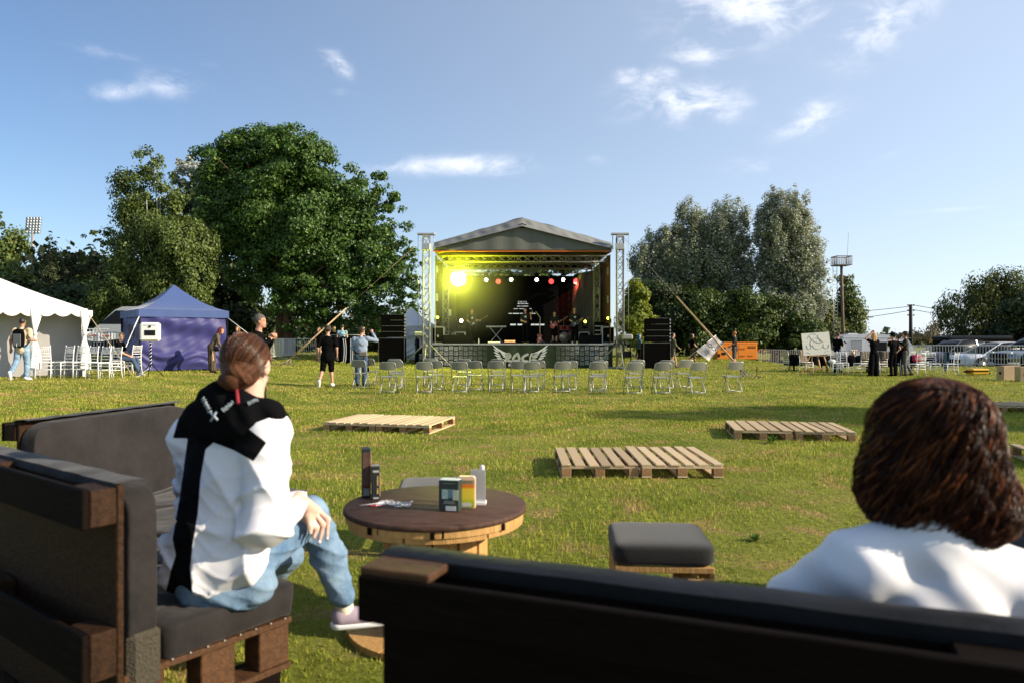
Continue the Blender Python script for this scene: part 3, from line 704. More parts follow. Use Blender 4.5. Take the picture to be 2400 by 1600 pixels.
# roof
ex0,ex1=SX0+.05,SX1-.05; xc=.50; ez0=5.72; ez1=6.12; ap=6.98; apo=7.35
def roof_top(x):  # outer line
    t=abs(x-xc)/((ex1-ex0)/2); return apo-(apo-ez1)*t
def gab(x):
    t=abs(x-xc)/((ex1-ex0)/2); return ap-.12-(ap-.12-ez0-.05)*t
m=MB()
def rf(u,v):
    x=ex0+u*(ex1-ex0); y=YS+.25+v*8.4; w=.04*math.sin(u*31+v*2)*(1-abs(2*u-1)); return L(x,y,roof_top(x)+w+.12*v)
m.grid(rf,40,14)
def lip(u,v):   # fabric folded down over the front truss
    x=ex0+u*(ex1-ex0); a=gab(x)-.02; b_=roof_top(x); k=v
    wob=.035*math.sin(u*47+v*5)+.03*math.sin(u*17-v*4)+.02*math.sin(u*97+3*v)
    return L(x,YS-.32+.57*k+wob*math.sin(k*3.14),a+(b_-a)*k+.02*math.sin(u*60)*(1-k)*math.sin(k*3))
m.grid(lip,120,8)
for sx_ in (0,1):
    xe=ex0 if sx_==0 else ex1
    m.grid(lambda u,v:L(xe+.02*math.sin(u*30),YS+.25+u*8.4,ez1+.12*u-v*.45),20,3)
roof=m.build('roof_canopy',M_roof,stage)
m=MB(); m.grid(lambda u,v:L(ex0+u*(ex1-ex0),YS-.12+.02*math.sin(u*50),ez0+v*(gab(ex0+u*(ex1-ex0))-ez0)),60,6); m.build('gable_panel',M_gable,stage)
m=MB(); m.prism([(L(xc-.16,0,ap-.20)[0],ap-.20),(L(xc+.16,0,0)[0],ap-.20),(L(xc+.2,0,0)[0],ap-.06),(L(xc,0,0)[0],ap+.02),(L(xc-.2,0,0)[0],ap-.06)],-.2,-.16); m.build('ridge_vent',M_black,stage)
m=MB(); m.beam(L(ex0,YS-.10,ez0-.06),L(ex1,YS-.10,ez0-.06),.05,.05); m.build('orange_edge_strap',M_orange,stage)
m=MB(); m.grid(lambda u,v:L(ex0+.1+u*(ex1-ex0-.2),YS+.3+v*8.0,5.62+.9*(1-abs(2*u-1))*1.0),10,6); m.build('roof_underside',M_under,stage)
# towers
def tower(x,y,h,cap=True):
    m=MB(); truss(m,L(x,y,.12),L(x,y,h),.32,.027,.012,.42,up=(0,1,0)); o=m.build('tower',M_alu,stage)
    m=MB(); m.box(L(x,y,.06),(.42,.42,.08)); 
    for a,b_ in((1.3,0),(-1.3,0),(0,-1.2),(0,1.2)):
        m.beam(L(x,y,.05),L(x+a,y+b_,.05),.07,.07); m.tube([L(x+a*.92,y+b_*.92,.09),L(x+a*.13,y+b_*.13,1.15)],.028,8)
        m.lathe([(.07,0),(.07,.03),(.015,.04)],L(x+a,y+b_,0),10)
    setp(m.build('tower_base',M_alu,None),o)
    if cap:
        m=MB(); m.box(L(x,y-.02,h+.16),(.86,.34,.09),bev=.02); m.box(L(x,y,h+.06),(.34,.34,.10)); m.box(L(x,y,h-.45),(.40,.40,.30),bev=.02)
        for s_ in(-.32,.32): m.lathe([(.07,-.03),(.07,.03)],L(x+s_,y-.02,h+.16),14,axis='y')
        setp(m.build('tower_head',M_galv,None),o)
        m=MB(); s_=-.40 if x<0 else .40
        m.tube([L(x+s_,y-.02,h+.1),L(x+s_,y-.02,1.9)],.012,5); m.tube([L(x-s_*.9,y-.02,h+.08),L(x-s_*.9,y-.02,h-.45)],.02,6); m.box(L(x-s_*.9,y-.02,h-.5),(.07,.05,.16))
        setp(m.build('hoist_chain',M_galv,None),o)
    return o
tower(-4.12,YS-.25,6.30); tower(5.20,YS-.3,6.30)
for x in(-3.55,4.55): tower(x,YS+7.6,5.9,False)
for x in(-3.45,4.42):
    m=MB(); truss(m,L(x,YS+2.6,SZ+.03),L(x,YS+2.6,5.5),.29,.024,.011,.45); m.build('side_truss',M_alu,stage)
m=MB(); truss(m,L(-3.6,YS+7.4,5.42),L(4.6,YS+7.4,5.42),.29,.024,.011,.42,up=(0,0,1)); truss(m,L(-3.7,YS+.9,5.40),L(4.8,YS+.9,5.40),.3,.024,.011,.42,up=(0,0,1))
truss(m,L(-3.6,YS+4.2,5.35),L(4.6,YS+4.2,5.35),.29,.024,.011,.42,up=(0,0,1))
m.build('roof_truss',M_alu,stage)
M_vw=mat('video_wall_black',(.006,.006,.006),.9,spec=.05)
MB().box(L(.35,YS+7.85,3.17),(7.9,.12,3.94)).build('video_wall',M_vw,stage)
m=MB(); m.prism([(L(ex0+.1,0,0)[0],5.66),(L(ex1-.1,0,0)[0],5.66),(L(xc,0,0)[0],6.75)],8.15,8.2); m.build('rear_gable_panel',M_vw,stage)
M_led=mat('led_graphic',(.7,.7,.7),.5,emit=(.9,.95,.9),es=.4)
def wallp(px,py): 
    d=YS+7.66; return Vector(((px-1200)/1700*d,d,CAM_H-(py-793)/1700*d))
m=MB()
for (y,segs) in ((735,[(1192,1200),(1202,1217),(1219,1226),(1245,1255)]),(724,[(1204,1214),(1217,1228),(1241,1246)]),(718,[(1212,1220),(1222,1238)]),(712,[(1213,1219),(1220,1229),(1230,1238)]),(761,[(1196,1209),(1213,1224),(1244,1253),(1254,1264),(1266,1276)])):
    for a,b_ in segs:
        p=wallp(a,y);q=wallp(b_,y); h=.03 if y<730 else (.045 if y<750 else .09); m.box(L((p.x+q.x)/2,p.y-.02,p.z),(q.x-p.x,.03,h))
for i,px in enumerate((1215,1219,1223,1228,1233)): p=wallp(px,708); m.box(L(p.x,p.y-.02,p.z),(.03,.03,.09))
m.build('screen_graphic',M_led,stage)
# side drapes
M_drape=mat('grey_mesh_drape',(.10,.10,.085),.8,noise=.25,nscale=2,bump=.6,bscale=5,stretch=(1,1,.3))
m=MB(); m.grid(lambda u,v:L(3.35+(.45-.5*v)*0+u*(1.05)+(.25*(v)),YS+6.9-3.3*u+.08*math.sin(u*20+v*3),SZ+.05+v*3.9),24,10); m.build('side_drape',M_drape,stage)
m=MB(); m.grid(lambda u,v:L(-3.75+u*.55,YS+2.2+4.6*u+.05*math.sin(u*20),SZ+.05+v*4.0),20,8); m.build('side_drape',M_drape,stage)
M_bdr=mat('brown_drape',(.05,.025,.015),.85,noise=.3,nscale=3)
m=MB(); m.grid(lambda u,v:L(4.86,YS+.6+u*6.5,SZ+v*4.4),10,4); m.build('side_drape',M_bdr,stage)
m=MB(); m.grid(lambda u,v:L(-3.84,YS+.9+u*6.5,SZ+v*4.4),10,4); m.build('side_drape',M_drape,stage)

# guy sleeves: wooden poles and ropes from the towers to the lawn
M_pole=mat('pole_wood',(.50,.33,.18),.7,noise=.4,nscale=6,stretch=(1,1,1))
M_rope=mat('rope',(.30,.22,.14),.8)
def guy(name,lab,foot,top,fr,dy):
    foot=Vector(foot);top=Vector(top); t=thing(name,lab,'guy pole',foot,0,'guy poles of the stage'); d=top-foot
    m=MB(); m.tube([d*.045,d*fr],[.042,.032],8); m.build('pole',M_pole,t)
    m=MB(); m.tube([d*fr*.98,d],.007,5); m.build('rope',M_rope,t)
    m=MB(); m.tube([Vector((0,0,.02)),d*.06],.02,6)
    for a in(0,1.3,2.5,4): m.tube([(math.cos(a)*.22,math.sin(a)*.22,-.05),d*.05],.02,5)
    m.beam((-.5,.0,.02),(.5,.05,.02),.12,.04); m.build('anchor',mat('anchor_steel',(.25,.2,.16),.5,.3),t)
f=at(665,31.6,0); fx,fy=f[0],f[1]
guy('guy_pole','pale wooden guy pole leaning towards the left stage tower',(fx,fy,G(fx,fy)),(-4.2,YS-.3,6.3),.42,0)
f=at(1752,27.8,0); guy('guy_pole','wooden guy pole leaning towards the right stage tower behind the flag',(f[0],f[1],G(f[0],f[1])),(5.2,YS-.3,6.5),.50,0)
# ---- things on the stage
def SG(px,d): x=(px-1200)/1700*d; return (x,d,SZ)
M_case=mat('flight_case_edge',(.5,.5,.48),.4,.7)
def cabinet(px,d,w,h,dp,lab,grp='speaker cabinets on the stage',z=SZ,rz=0):
    t=thing('speaker_cabinet',lab,'speaker',(( px-1200)/1700*d,d,z),rz,grp)
    MB().box((0,0,h/2+.01),(w-.03,dp-.03,h-.04),bev=.01).build('body',M_black,t)
    m=MB()
    for sx_ in(-1,1):
        m.beam((sx_*w/2,-dp/2,0.01),(sx_*w/2,-dp/2,h),.035,.035)
        m.beam((sx_*w/2,dp/2,0.01),(sx_*w/2,dp/2,h),.035,.035)
    for y in(-dp/2,dp/2):
        for z_ in(.03,h-.012): m.beam((-w/2+.02,y,z_),(w/2-.02,y,z_),.035,.035)
    m.build('edge_trim',M_case,t)
    m=MB(); m.box((0,-dp/2-.005,h*.45),(.07,.01,.12)); m.build('badge',M_case,t)
    return t
cabinet(1027.5,36.6,.58,.82,.5,'tall speaker cabinet with pale edges at the left end of the stage')
cabinet(1424,36.4,.58,.82,.5,'tall speaker cabinet with pale edges at the right end of the stage')
cabinet(1079,38.2,.50,.58,.45,'short amplifier cabinet behind the guitarist on the left','speaker cabinets on the stage')
cabinet(1368,38.6,.52,.58,.45,'short amplifier cabinet beside the grey drape')
def rack(px,d,w,h,lab):
    t=thing('amplifier_rack',lab,'rack',((px-1200)/1700*d,d,SZ),0,'racks on the stage')
    MB().box((0,.2,h/2),(w,.4,h),bev=.015).build('body',M_black,t); m=MB()
    for i in range(4): m.box((0,-.012,h*(.2+.2*i)),(w*.85,.02,h*.05))
    m.build('front_rails',M_galv,t)
rack(1049,38,.34,.75,'small equipment rack beside the left speaker cabinet'); rack(1404,37.6,.5,1.1,'tall black equipment rack beside the right speaker cabinet')
def wedge(px,d,w,lab):
    t=thing('stage_riser',lab,'monitor',((px-1200)/1700*d,d,SZ),0,'black monitors at the front of the stage')
    MB().prism([(0,0),(.55,0),(.55,.1),(.12,.42),(0,.42)],-w/2,w/2,plane='yz').build('body',M_black,t)
    MB().grid(lambda u,v:(-w*.45+w*.9*u,.50-.34*v-.003,.135+.26*v+.006),1,1).build('grille',M_mesh,t)
wedge(1072,36.3,1.5,'wide black monitor below the guitarist'); wedge(1388,36.3,1.3,'wide black monitor below the bass player')
t=thing('keyboard','white topped keyboard on a black stand on the stage','keyboard',((1163-1200)/1700*39,39,SZ))
MB().box((0,0,.88),(1.08,.3,.08),bev=.015).build('body',mat('kb',(.5,.5,.48),.4),t)
m=MB()
for s_ in(-1,1): m.beam((-.35*s_,-.02*s_,.02),(.35*s_,.02*s_,.84),.04,.03)
m.beam((-.4,-.15,.02),(-.4,.15,.02),.03,.03); m.beam((.4,-.15,.02),(.4,.15,.02),.03,.03); m.build('stand',M_galv,t)
m=MB()
for i in range(36): m.box((-.5+i*.0285,-.06,.925),(.012 if i%3 else .006,.12,.012))
m.build('keys',M_black,t)
t=thing('pedal_bar','low white pedal board lying on the stage edge','pedal board',((1158-1200)/1700*35.9,35.9,SZ))
MB().box((0,0,.05),(.62,.14,.07),bev=.02).build('body',M_white,t); m=MB()
for i in range(8): m.lathe([(.016,0),(.016,.02)],(-.26+i*.074,0,.086),8)
m.build('switches',M_black,t)
t=thing('stage_amplifier','low amplifier with a glowing orange front on the stage','amplifier',((1195-1200)/1700*36.8,36.8,SZ))
MB().box((0,0,.09),(.56,.25,.17),bev=.02).build('body',mat('brownamp',(.14,.05,.02),.5),t); m=MB()
for i in range(9): m.box((-.24+i*.06,-.135,.11),(.03,.015,.08))
m.build('glowing_front',mat('amp_glow',(.8,.4,.1),.4,emit=(1,.6,.25),es=1.2),t)
t=thing('microphone_bottle','clear water bottle standing on the stage edge','bottle',((1122-1200)/1700*36,36,SZ)); t.name='water_bottle'
MB().lathe([(.03,0),(.034,.03),(.034,.14),(.012,.2),(.012,.23)],n=12).build('body',mat('clear_plastic',(.8,.85,.85),.15,trans=.6),t)
MB().lathe([(.014,.225),(.014,.25)],n=10).build('cap',M_white,t)
# drum kit
t=thing('drum_kit','red and chrome drum kit at the back right of the stage','drum kit',((1322-1200)/1700*40,40,SZ))
M_drum=mat('drum_red',(.35,.03,.03),.25)
for (x,y,z,r_,h_) in ((0,0,.32,.28,.4),(-.42,.1,.55,.17,.16),(.42,-.12,.55,.18,.14),(-.12,-.05,.82,.15,.2),(.22,-.05,.82,.15,.2)):
    d_=MB().lathe([(r_,-h_/2),(r_,h_/2)],(x,y,z),18,axis='y' if r_>.25 else 'z').build('drum',M_drum,t)
    for s_ in(-1,1):
      rim=MB(); rim.lathe([(r_+.006,s_*h_/2-.012),(r_+.006,s_*h_/2+.012)],(x,y,z),18,axis='y' if r_>.25 else 'z')
      setp(rim.build('rim',M_galv,None),d_)
for (x,y,z) in((-.62,.1,1.15),(.62,.15,1.1),(.0,.35,1.25)):
    m=MB(); m.tube([(x,y,0),(x,y,z)],.014,6)
    for a in(0,2.1,4.2): m.tube([(x,y,.3),(x+.25*math.cos(a),y+.25*math.sin(a),.02)],.012,5)
    st=m.build('cymbal_stand',M_galv,t); m=MB(); m.lathe([(.0001,.03),(.05,.028),(.21,0)],(x,y,z),20); setp(m.build('cymbal',mat('brass',(.6,.42,.15),.3,.9),None),st)
# guitars
def guitar(name,lab,loc,rot,col,bass=False,L_=1.0):
    t=thing(name,lab,'guitar',loc); t.rotation_euler=rot; t['group']='guitars on the stage'
    o=[(.0,-.17),(.10,-.15),(.15,-.06),(.11,.03),(.085,.09),(.13,.17),(.10,.24),(.04,.2),(0,.19),(-.04,.2),(-.11,.26),(-.14,.17),(-.09,.09),(-.12,.02),(-.16,-.06),(-.10,-.15)]
    MB().prism(o,-.02,.02).build('body',mat('guitar_'+name+lab[:6],col,.25),t)
    m=MB(); m.box((0,-.028,.46*L_),(.045,.02,.58*L_)); m.box((0,-.028,.8*L_),(.07,.018,.15)); m.build('neck',M_bark,t)
    MB().box((0,-.026,.02),(.08,.012,.10)).build('bridge',M_galv,t)
    return t
guitar('electric_guitar','red electric guitar standing on its own stand at stage centre',((1265-1200)/1700*37,37,SZ+.22),(R(-8),0,0),(.28,.05,.02))
# spot lights
def fixture(px,py,d,kind,lab,sz=.16,tilt=0):
    p=P3(px,py,d); t=thing('moving_head_light',lab,'stage light',p,0,'stage lights')
    m=MB(); 
    s_=1 if py<720 else -1
    m.box((0,.08,s_*.30),(.26,.22,.12),bev=.02); m.beam((-.14,.08,s_*.24),(-.14,.08,-.02),.04,.06); m.beam((.14,.08,s_*.24),(.14,.08,-.02),.04,.06)
    m.build('yoke',M_black,t)
    MB().lathe([(.06,.22),(.11,.15),(.115,.0),(.10,-.01)],(0,0,0),16,axis='y').build('head',M_black,t)
    col,st=kind
    e=mat('lens_%s'%lab[:22],(.8,.8,.8),.3,emit=col,es=st)
    MB().lathe([(.0001,-.018),(sz*.5,-.016),(sz*.5,.004)],(0,0,0),18,axis='y',smooth=False).build('lens',e,t)
    if py<720:
        m=MB(); m.tube([(0,.08,.34),(0,.08,5.30-p.z+.0)],.02,6); m.build('hanging_clamp',M_black,t)
    return t
YEL=(.75,1.0,.08)
WH=((1,1,.9),14); 
for i,px in enumerate((1139.6,1198,1258,1320,1383)):
    fixture(px,656,42.3,WH,'%s white round lamp hanging under the back roof truss'%['first','second','third','fourth','fifth'][i],.19)
for i,(px,st) in enumerate(((1168,1.2),(1292,1.2),(1350,5))):
    fixture(px,660,41.6,((1,.02,.03),st),['dim red lamp between the first two white lamps','dim red lamp between third and fourth white lamps','bright red lamp between the last white lamps'][i],.30)
fixture(1081,752,38.2,WH,'white round lamp on the amplifier behind the left guitarist',.17)
fixture(1025.5,744,36.7,((.8,1,.05),5),'yellow lamp standing on the left speaker cabinet',.13)
fixture(1371.5,754,38.5,((.8,1,.05),5),'yellow lamp on the short amplifier near the drape',.15)
fixture(1425.5,746,36.5,((.8,1,.05),5),'yellow lamp standing on the right speaker cabinet',.15)
big=fixture(1074,653,35.9,((1,1,.6),40),'blazing yellow green spotlight at the upper left of the stage',.72)
for py,px,lab in ((641,1024,'upper'),(697,1024,'lower'),(636,1426.5,'upper'),(702,1426.5,'lower')):
    pass
def panel(px,py,d,h,lab):
    p=P3(px,py,d); t=thing('blinder_panel',lab,'light panel',p,0,'pale light panels on the stage sides')
    MB().box((0,0,0),(.17,.08,h),bev=.015).build('housing',mat('panel_house',(.10,.10,.09),.6),t)
    MB().box((0,-.045,0),(.13,.012,h-.05)).build('diffuser',mat('panel_face',(.42,.43,.38),.6),t)
panel(1024,631,36.6,.42,'upper pale panel hanging at the left side of the stage'); panel(1024,697,36.6,.42,'lower pale panel hanging at the left side of the stage')
panel(1426.5,636,36.6,.42,'upper pale panel hanging at the right side of the stage'); panel(1426.5,702,36.6,.42,'lower pale panel hanging at the right side of the stage')
panel(1403,681,38.6,.38,'dark panel high beside the grey drape'); panel(1402.5,737,38.6,.38,'dark panel low beside the grey drape'); panel(1055,733,38.6,.38,'dark panel low at the left back of the stage')
# stage smoke lit by the yellow spot, thickened in a ball round it to make its halo
vm=bpy.data.materials.new('stage_halo_smoke'); vm.use_nodes=True; nt=vm.node_tree; nt.nodes.clear()
vo=nt.nodes.new('ShaderNodeOutputMaterial'); vp=nt.nodes.new('ShaderNodeVolumePrincipled'); vp.inputs['Density'].default_value=.040; _g=nt.nodes.new('ShaderNodeNewGeometry'); _s=nt.nodes.new('ShaderNodeVectorMath'); _s.operation='DISTANCE'; _s.inputs[1].default_value=tuple(P3(1074,653,36.3)); nt.links.new(_g.outputs['Position'],_s.inputs[0]); _m=nt.nodes.new('ShaderNodeMapRange'); _m.interpolation_type='SMOOTHERSTEP'; _m.inputs['From Min'].default_value=3.9; _m.inputs['From Max'].default_value=.2; _m.inputs['To Min'].default_value=0; _m.inputs['To Max'].default_value=.085; nt.links.new(_s.outputs['Value'],_m.inputs['Value']); nt.links.new(_m.outputs[0],vp.inputs['Density']); vp.inputs['Color'].default_value=(.95,.95,.9,1); vp.inputs['Anisotropy'].default_value=.25
nt.links.new(vp.outputs[0],vo.inputs['Volume'])
sm=MB().box((-.55,YS+3.2,3.45),(6.6,6.2,4.4)).build('stage_halo_smoke',vm); tag(sm,'smoke shaped as a ball around the spotlight to make its halo','smoke',kind='stuff')
def lamp(name,typ,loc,en,col,size=.1,rot=None,spot=None,parent=None):
    l=bpy.data.lights.new(name,typ); l.energy=en; l.color=col; l.shadow_soft_size=size
    if spot: l.spot_size=R(spot); l.spot_blend=.3
    o=bpy.data.objects.new(name,l); COL.objects.link(o)
    if parent is not None:
        o.parent=parent; o.location=Vector(loc)-parent.location
    else: o.location=loc
    if rot is not None: o.rotation_euler=rot
    return o
bp_=P3(1074,653,35.9)
lamp('spot_glow','POINT',(bp_.x,bp_.y-.10,bp_.z),1500,(.80,.86,.0),.12,parent=big)
for (px,py,tx,ty,en) in ((1198,656,1222,640,1800),(1258,656,1214,663,1800),(1320,656,1272,660,1500),(1139,656,1180,654,900),(1081,752,1062,738,700)):
    p=P3(px,py,42.0 if py<700 else 38.0); q=P3(tx,ty,41.9 if py<700 else 38.3); dv=(q-p)
    lamp('beam_light','SPOT',p,en,(.8,1,.05),.04,rot=dv.to_track_quat('-Z','Y').to_euler(),spot=9)
lamp('red_wash','SPOT',P3(1350,660,41.3),150,(1,.1,.05),.1,rot=(R(50),0,0),spot=60)

# speaker stacks (each line array box is lifted onto the sub)
def stack(px,d,lab,flip):
    x,y,z=gz(px,d)
    t=thing('speaker_stack',lab,'speaker stack',(x,y,z),0,'big speaker stacks beside the stage')
    w=1.28
    sb=MB(); sb.box((0,.35,.62),(w,.7,1.22),bev=.012); o=sb.build('subwoofer',M_mesh,t)
    m=MB()
    for z_ in(.02,1.235): m.beam((-w/2,-.005,z_),(w/2,-.005,z_),.03,.03)
    for s_ in(-1,1): m.beam((s_*w/2,-.005,0.0),(s_*w/2,-.005,1.24),.03,.03)
    setp(m.build('frame_edge',mat('dull_edge',(.10,.10,.09),.5,.4),None),o)
    for i in range(4):
        b_=MB(); h=.27; b_.box((.05*flip,.33,1.28+h/2+i*(h+.015)),(1.14,.55,h),bev=.01); q=b_.build('array_box',M_mesh,t)
        m=MB(); m.box((.05*flip+(.18 if i>1 else 0),.05,1.28+h+i*(h+.015)+.007),(1.08 if i<2 else .6,.02,.014)); setp(m.build('edge_strip',mat('pale_edge',(.16,.16,.14),.6),None),q)
    m=MB(); s_=1 if flip<0 else -1
    for k in range(7): m.box((.05*flip-s_*.60,.1,1.35+k*.165),(.05,.05,.09))
    m.build('rigging_plates',M_galv,t)
stack(917.5,36.1,'black speaker stack left of the stage beside the small white tent',1)
stack(1540,34.7,'black speaker stack right of the stage behind the folding chairs',1)
# winch boxes at the towers
for px,lab in((982,'grey covered winch by the left stage tower'),(1470,'grey covered winch by the right stage tower')):
    t=thing('winch_cover',lab,'winch',gz(px,36.2 if px<1200 else 34.6),0,'covered winches by the towers')
    m=MB(); m.box((0,0,1.52),(.5,.4,.26),bev=.06); m.build('cover',mat('grey_cover',(.26,.27,.23),.7),t)
    m=MB()
    for a in(-.18,.18):
        for b_ in(-.14,.14): m.tube([(a,b_,0),(a*.8,b_*.8,1.42)],.018,6)
    m.box((0,0,.7),(.35,.25,.3)); m.build('frame',M_black,t)
# ---------------------------------------------------------------- tents
M_tentwall_=mat('marquee_wall_shade_grey',(.40,.385,.37),.8,noise=.06,nscale=1.5,bump=.5,bscale=1.6)
# white marquee, open front with gathered curtains, walls behind greyed to stand for shade
def white_marquee():
    d=21.6; xr=(197-1200)/1700*d; x,y=xr,d
    t=thing('marquee','large white marquee with scalloped edge and rear wall greyed to stand for shade','tent',(x,y,G(x,y)),R(32))
    ze=1.98; W_=9.0; D_=3.6; zr=3.0; xrg=-2.3
    m=MB()
    def rf(P):
        def fn(u,v):
            a=Vector(P[0]).lerp(Vector(P[1]),u); b=Vector(P[3]).lerp(Vector(P[2]),u); p=a.lerp(b,v); s=-.035*math.sin(v*math.pi); return (p.x,p.y,p.z+s+.012*math.sin(u*60+v*7))
        return fn
    m.grid(rf([(.08,-.08,ze),(-W_,-.08,ze),(-W_,D_/2,zr),(xrg,D_/2,zr)]),40,10)
    m.grid(rf([(.08,-.08,ze),(.08,D_+.08,ze),(xrg,D_/2,zr),(xrg,D_/2,zr)]),14,10)
    m.grid(rf([(.08,D_+.08,ze),(-W_,D_+.08,ze),(-W_,D_/2,zr),(xrg,D_/2,zr)]),20,6)
    m.build('roof',M_tentw,t)
    m=MB()
    def val(p0,p1,n):
        def fn(u,v):
            p=Vector(p0).lerp(Vector(p1),u); s=abs(math.sin(u*n*math.pi)); return (p.x,p.y+.015*math.sin(u*n*math.pi*2),p.z+.02-(.13+.11*s**.7)*v)
        return fn
    m.grid(val((.09,-.09,ze),(-W_,-.09,ze),22),260,3); m.grid(val((.09,-.09,ze),(.09,D_+.09,ze),9),90,3)
    m.build('valance',M_tentw,t)
    m=MB(); m.grid(lambda u,v:(-.06-u*(W_-.05),.75+.03*math.sin(u*20+v*4)+.02*math.sin(v*9+u*50),-.02+v*(ze-.0)),40,10); m.grid(lambda u,v:(-.05+.02*math.sin(u*9+v*5),.10+u*3.4,-.02+v*(ze-.04)),14,10)  # second sheet: side wall added to shade the rear wall
    m.build('rear_and_added_shade_wall',M_tentwall_,t)
    m=MB()
    for px_ in (0,-1.235,-4.3,-7.4): m.box((px_,0,ze/2),(.07,.07,ze))
    for px_ in (0,-4.3,-8.9): m.box((px_,D_,ze/2),(.07,.07,ze))
    m.box((-W_/2,0,ze-.03),(W_,.06,.06)); m.build('frame',M_white,t)
    for px_ in (0.0,-1.235):
        m=MB()
        def cu(u,v):
            z=ze-.03-v*(ze-.25); w=.17-.13*math.exp(-((z-1.25)/.35)**2)+(.06 if v<.1 else 0); 
            a=u*2*math.pi; return (px_+.02+w*.8*math.cos(a)*(1+.2*math.sin(3*a+v*9)),-.05+w*.35*math.sin(a),z)
        m.grid(cu,20,22); m.build('curtain',M_tentw,t)
        m=MB(); m.lathe([(.055,-.03),(.055,.03)],(px_+.02,-.05,1.25),12); m.build('tie_band',M_white,t)
    m=MB(); m.tube([(.05,-.05,ze-.05),(1.25,-.7,.0)],.013,6); m.build('guy_rope',mat('tan_rope',(.42,.32,.2),.8),t)
white_marquee()
def popup(name,lab,x,y,w,h_e,h_a,rz,roofm,wallm,walls=(0,1,2,3),val=.26,gap=.0):
    z=G(x,y)
    t=thing(name,lab,'tent',(x,y,z),rz)
    m=MB(); hw=w/2
    def rf(k):
        R4=Matrix.Rotation(k*math.pi/2,3,'Z')
        def fn(u,v):
            s=(1-v); px_=(2*u-1)*hw*s; c=v; z_=h_e+(h_a-h_e)*(c**1.75*.72+.28*c); return R4@Vector((px_,-hw*s,z_+.01*math.sin(u*9)*s))
        return fn
    for k in range(4): m.grid(rf(k),16,18)
    m.build('roof',roofm,t)
    m=MB()
    for k in range(4):
        R4=Matrix.Rotation(k*math.pi/2,3,'Z'); m.grid(lambda u,v:R4@Vector(((2*u-1)*(hw+.015),-hw-.015+.008*math.sin(u*30),h_e+.005-val*v)),16,2)
    m.build('valance',roofm,t)
    for k in walls:
        R4=Matrix.Rotation(k*math.pi/2,3,'Z'); m=MB(); H_=h_e-val-gap
        def fn(u,v):
            sag=.10*math.sin(u*math.pi)*(1 if v>.95 else 0)*0
            amp=.05
            amp=.07; fo=.022*math.sin(16*(v*1.2+u*.9)+3*math.sin(u*4+1))*math.sin(u*3.14)+.015*math.sin(30*(v-.6*u)+2*math.sin(5*u))*math.sin(u*3.14)+amp*math.sin(3.0*(v*3.2+u*u*2.2)+1.5*math.sin(u*5))*math.sin(u*math.pi)**.4+.018*math.sin(v*40+6*math.sin(u*7)+u*9)*math.exp(-((v-.2)/.12)**2)*2+.012*math.sin(u*40+v*4)*v
            top=H_+.16-(.13*math.sin(u*math.pi*1.0)**2+.02*abs(math.sin(u*12)))*(v)
            return R4@Vector(((2*u-1)*(hw-.03),-hw+.05+fo*.9,.02+v*(top-.02)))
        m.grid(fn,60,50); m.build('side_wall',wallm,t)
    m=MB()
    for a in(-1,1):
        for b_ in(-1,1): m.box((a*(hw-.03),b_*(hw-.03),h_e/2),(.045,.045,h_e)); m.box((a*(hw-.03),b_*(hw-.03),.01),(.11,.11,.02))
    m.build('frame',M_black,t)
    return t
bx_=-12.58
bt=popup('pop_up_tent','blue pop-up tent with pointed roof and wrinkled blue walls',bx_,27.0,3.0,2.12,3.12,R(39),M_blueroof,M_bluewall)
m=MB(); m.tube([(-1.5,-1.5,1.86),(-2.68,-3.75,.0)],.012,6); m.tube([(-1.5,-1.5,1.86),(-1.75,-1.95,1.47)],.022,6); m.tube([(1.5,-1.5,1.86),(2.6,-1.9,.9)],.012,6); m.build('guy_strap',M_white,bt)
wx=(962-1200)/1700*43
popup('pop_up_tent','small white pop-up tent behind the left speaker stack',wx,43.5,3.0,1.95,3.1,R(12),M_tentw,M_tentw)

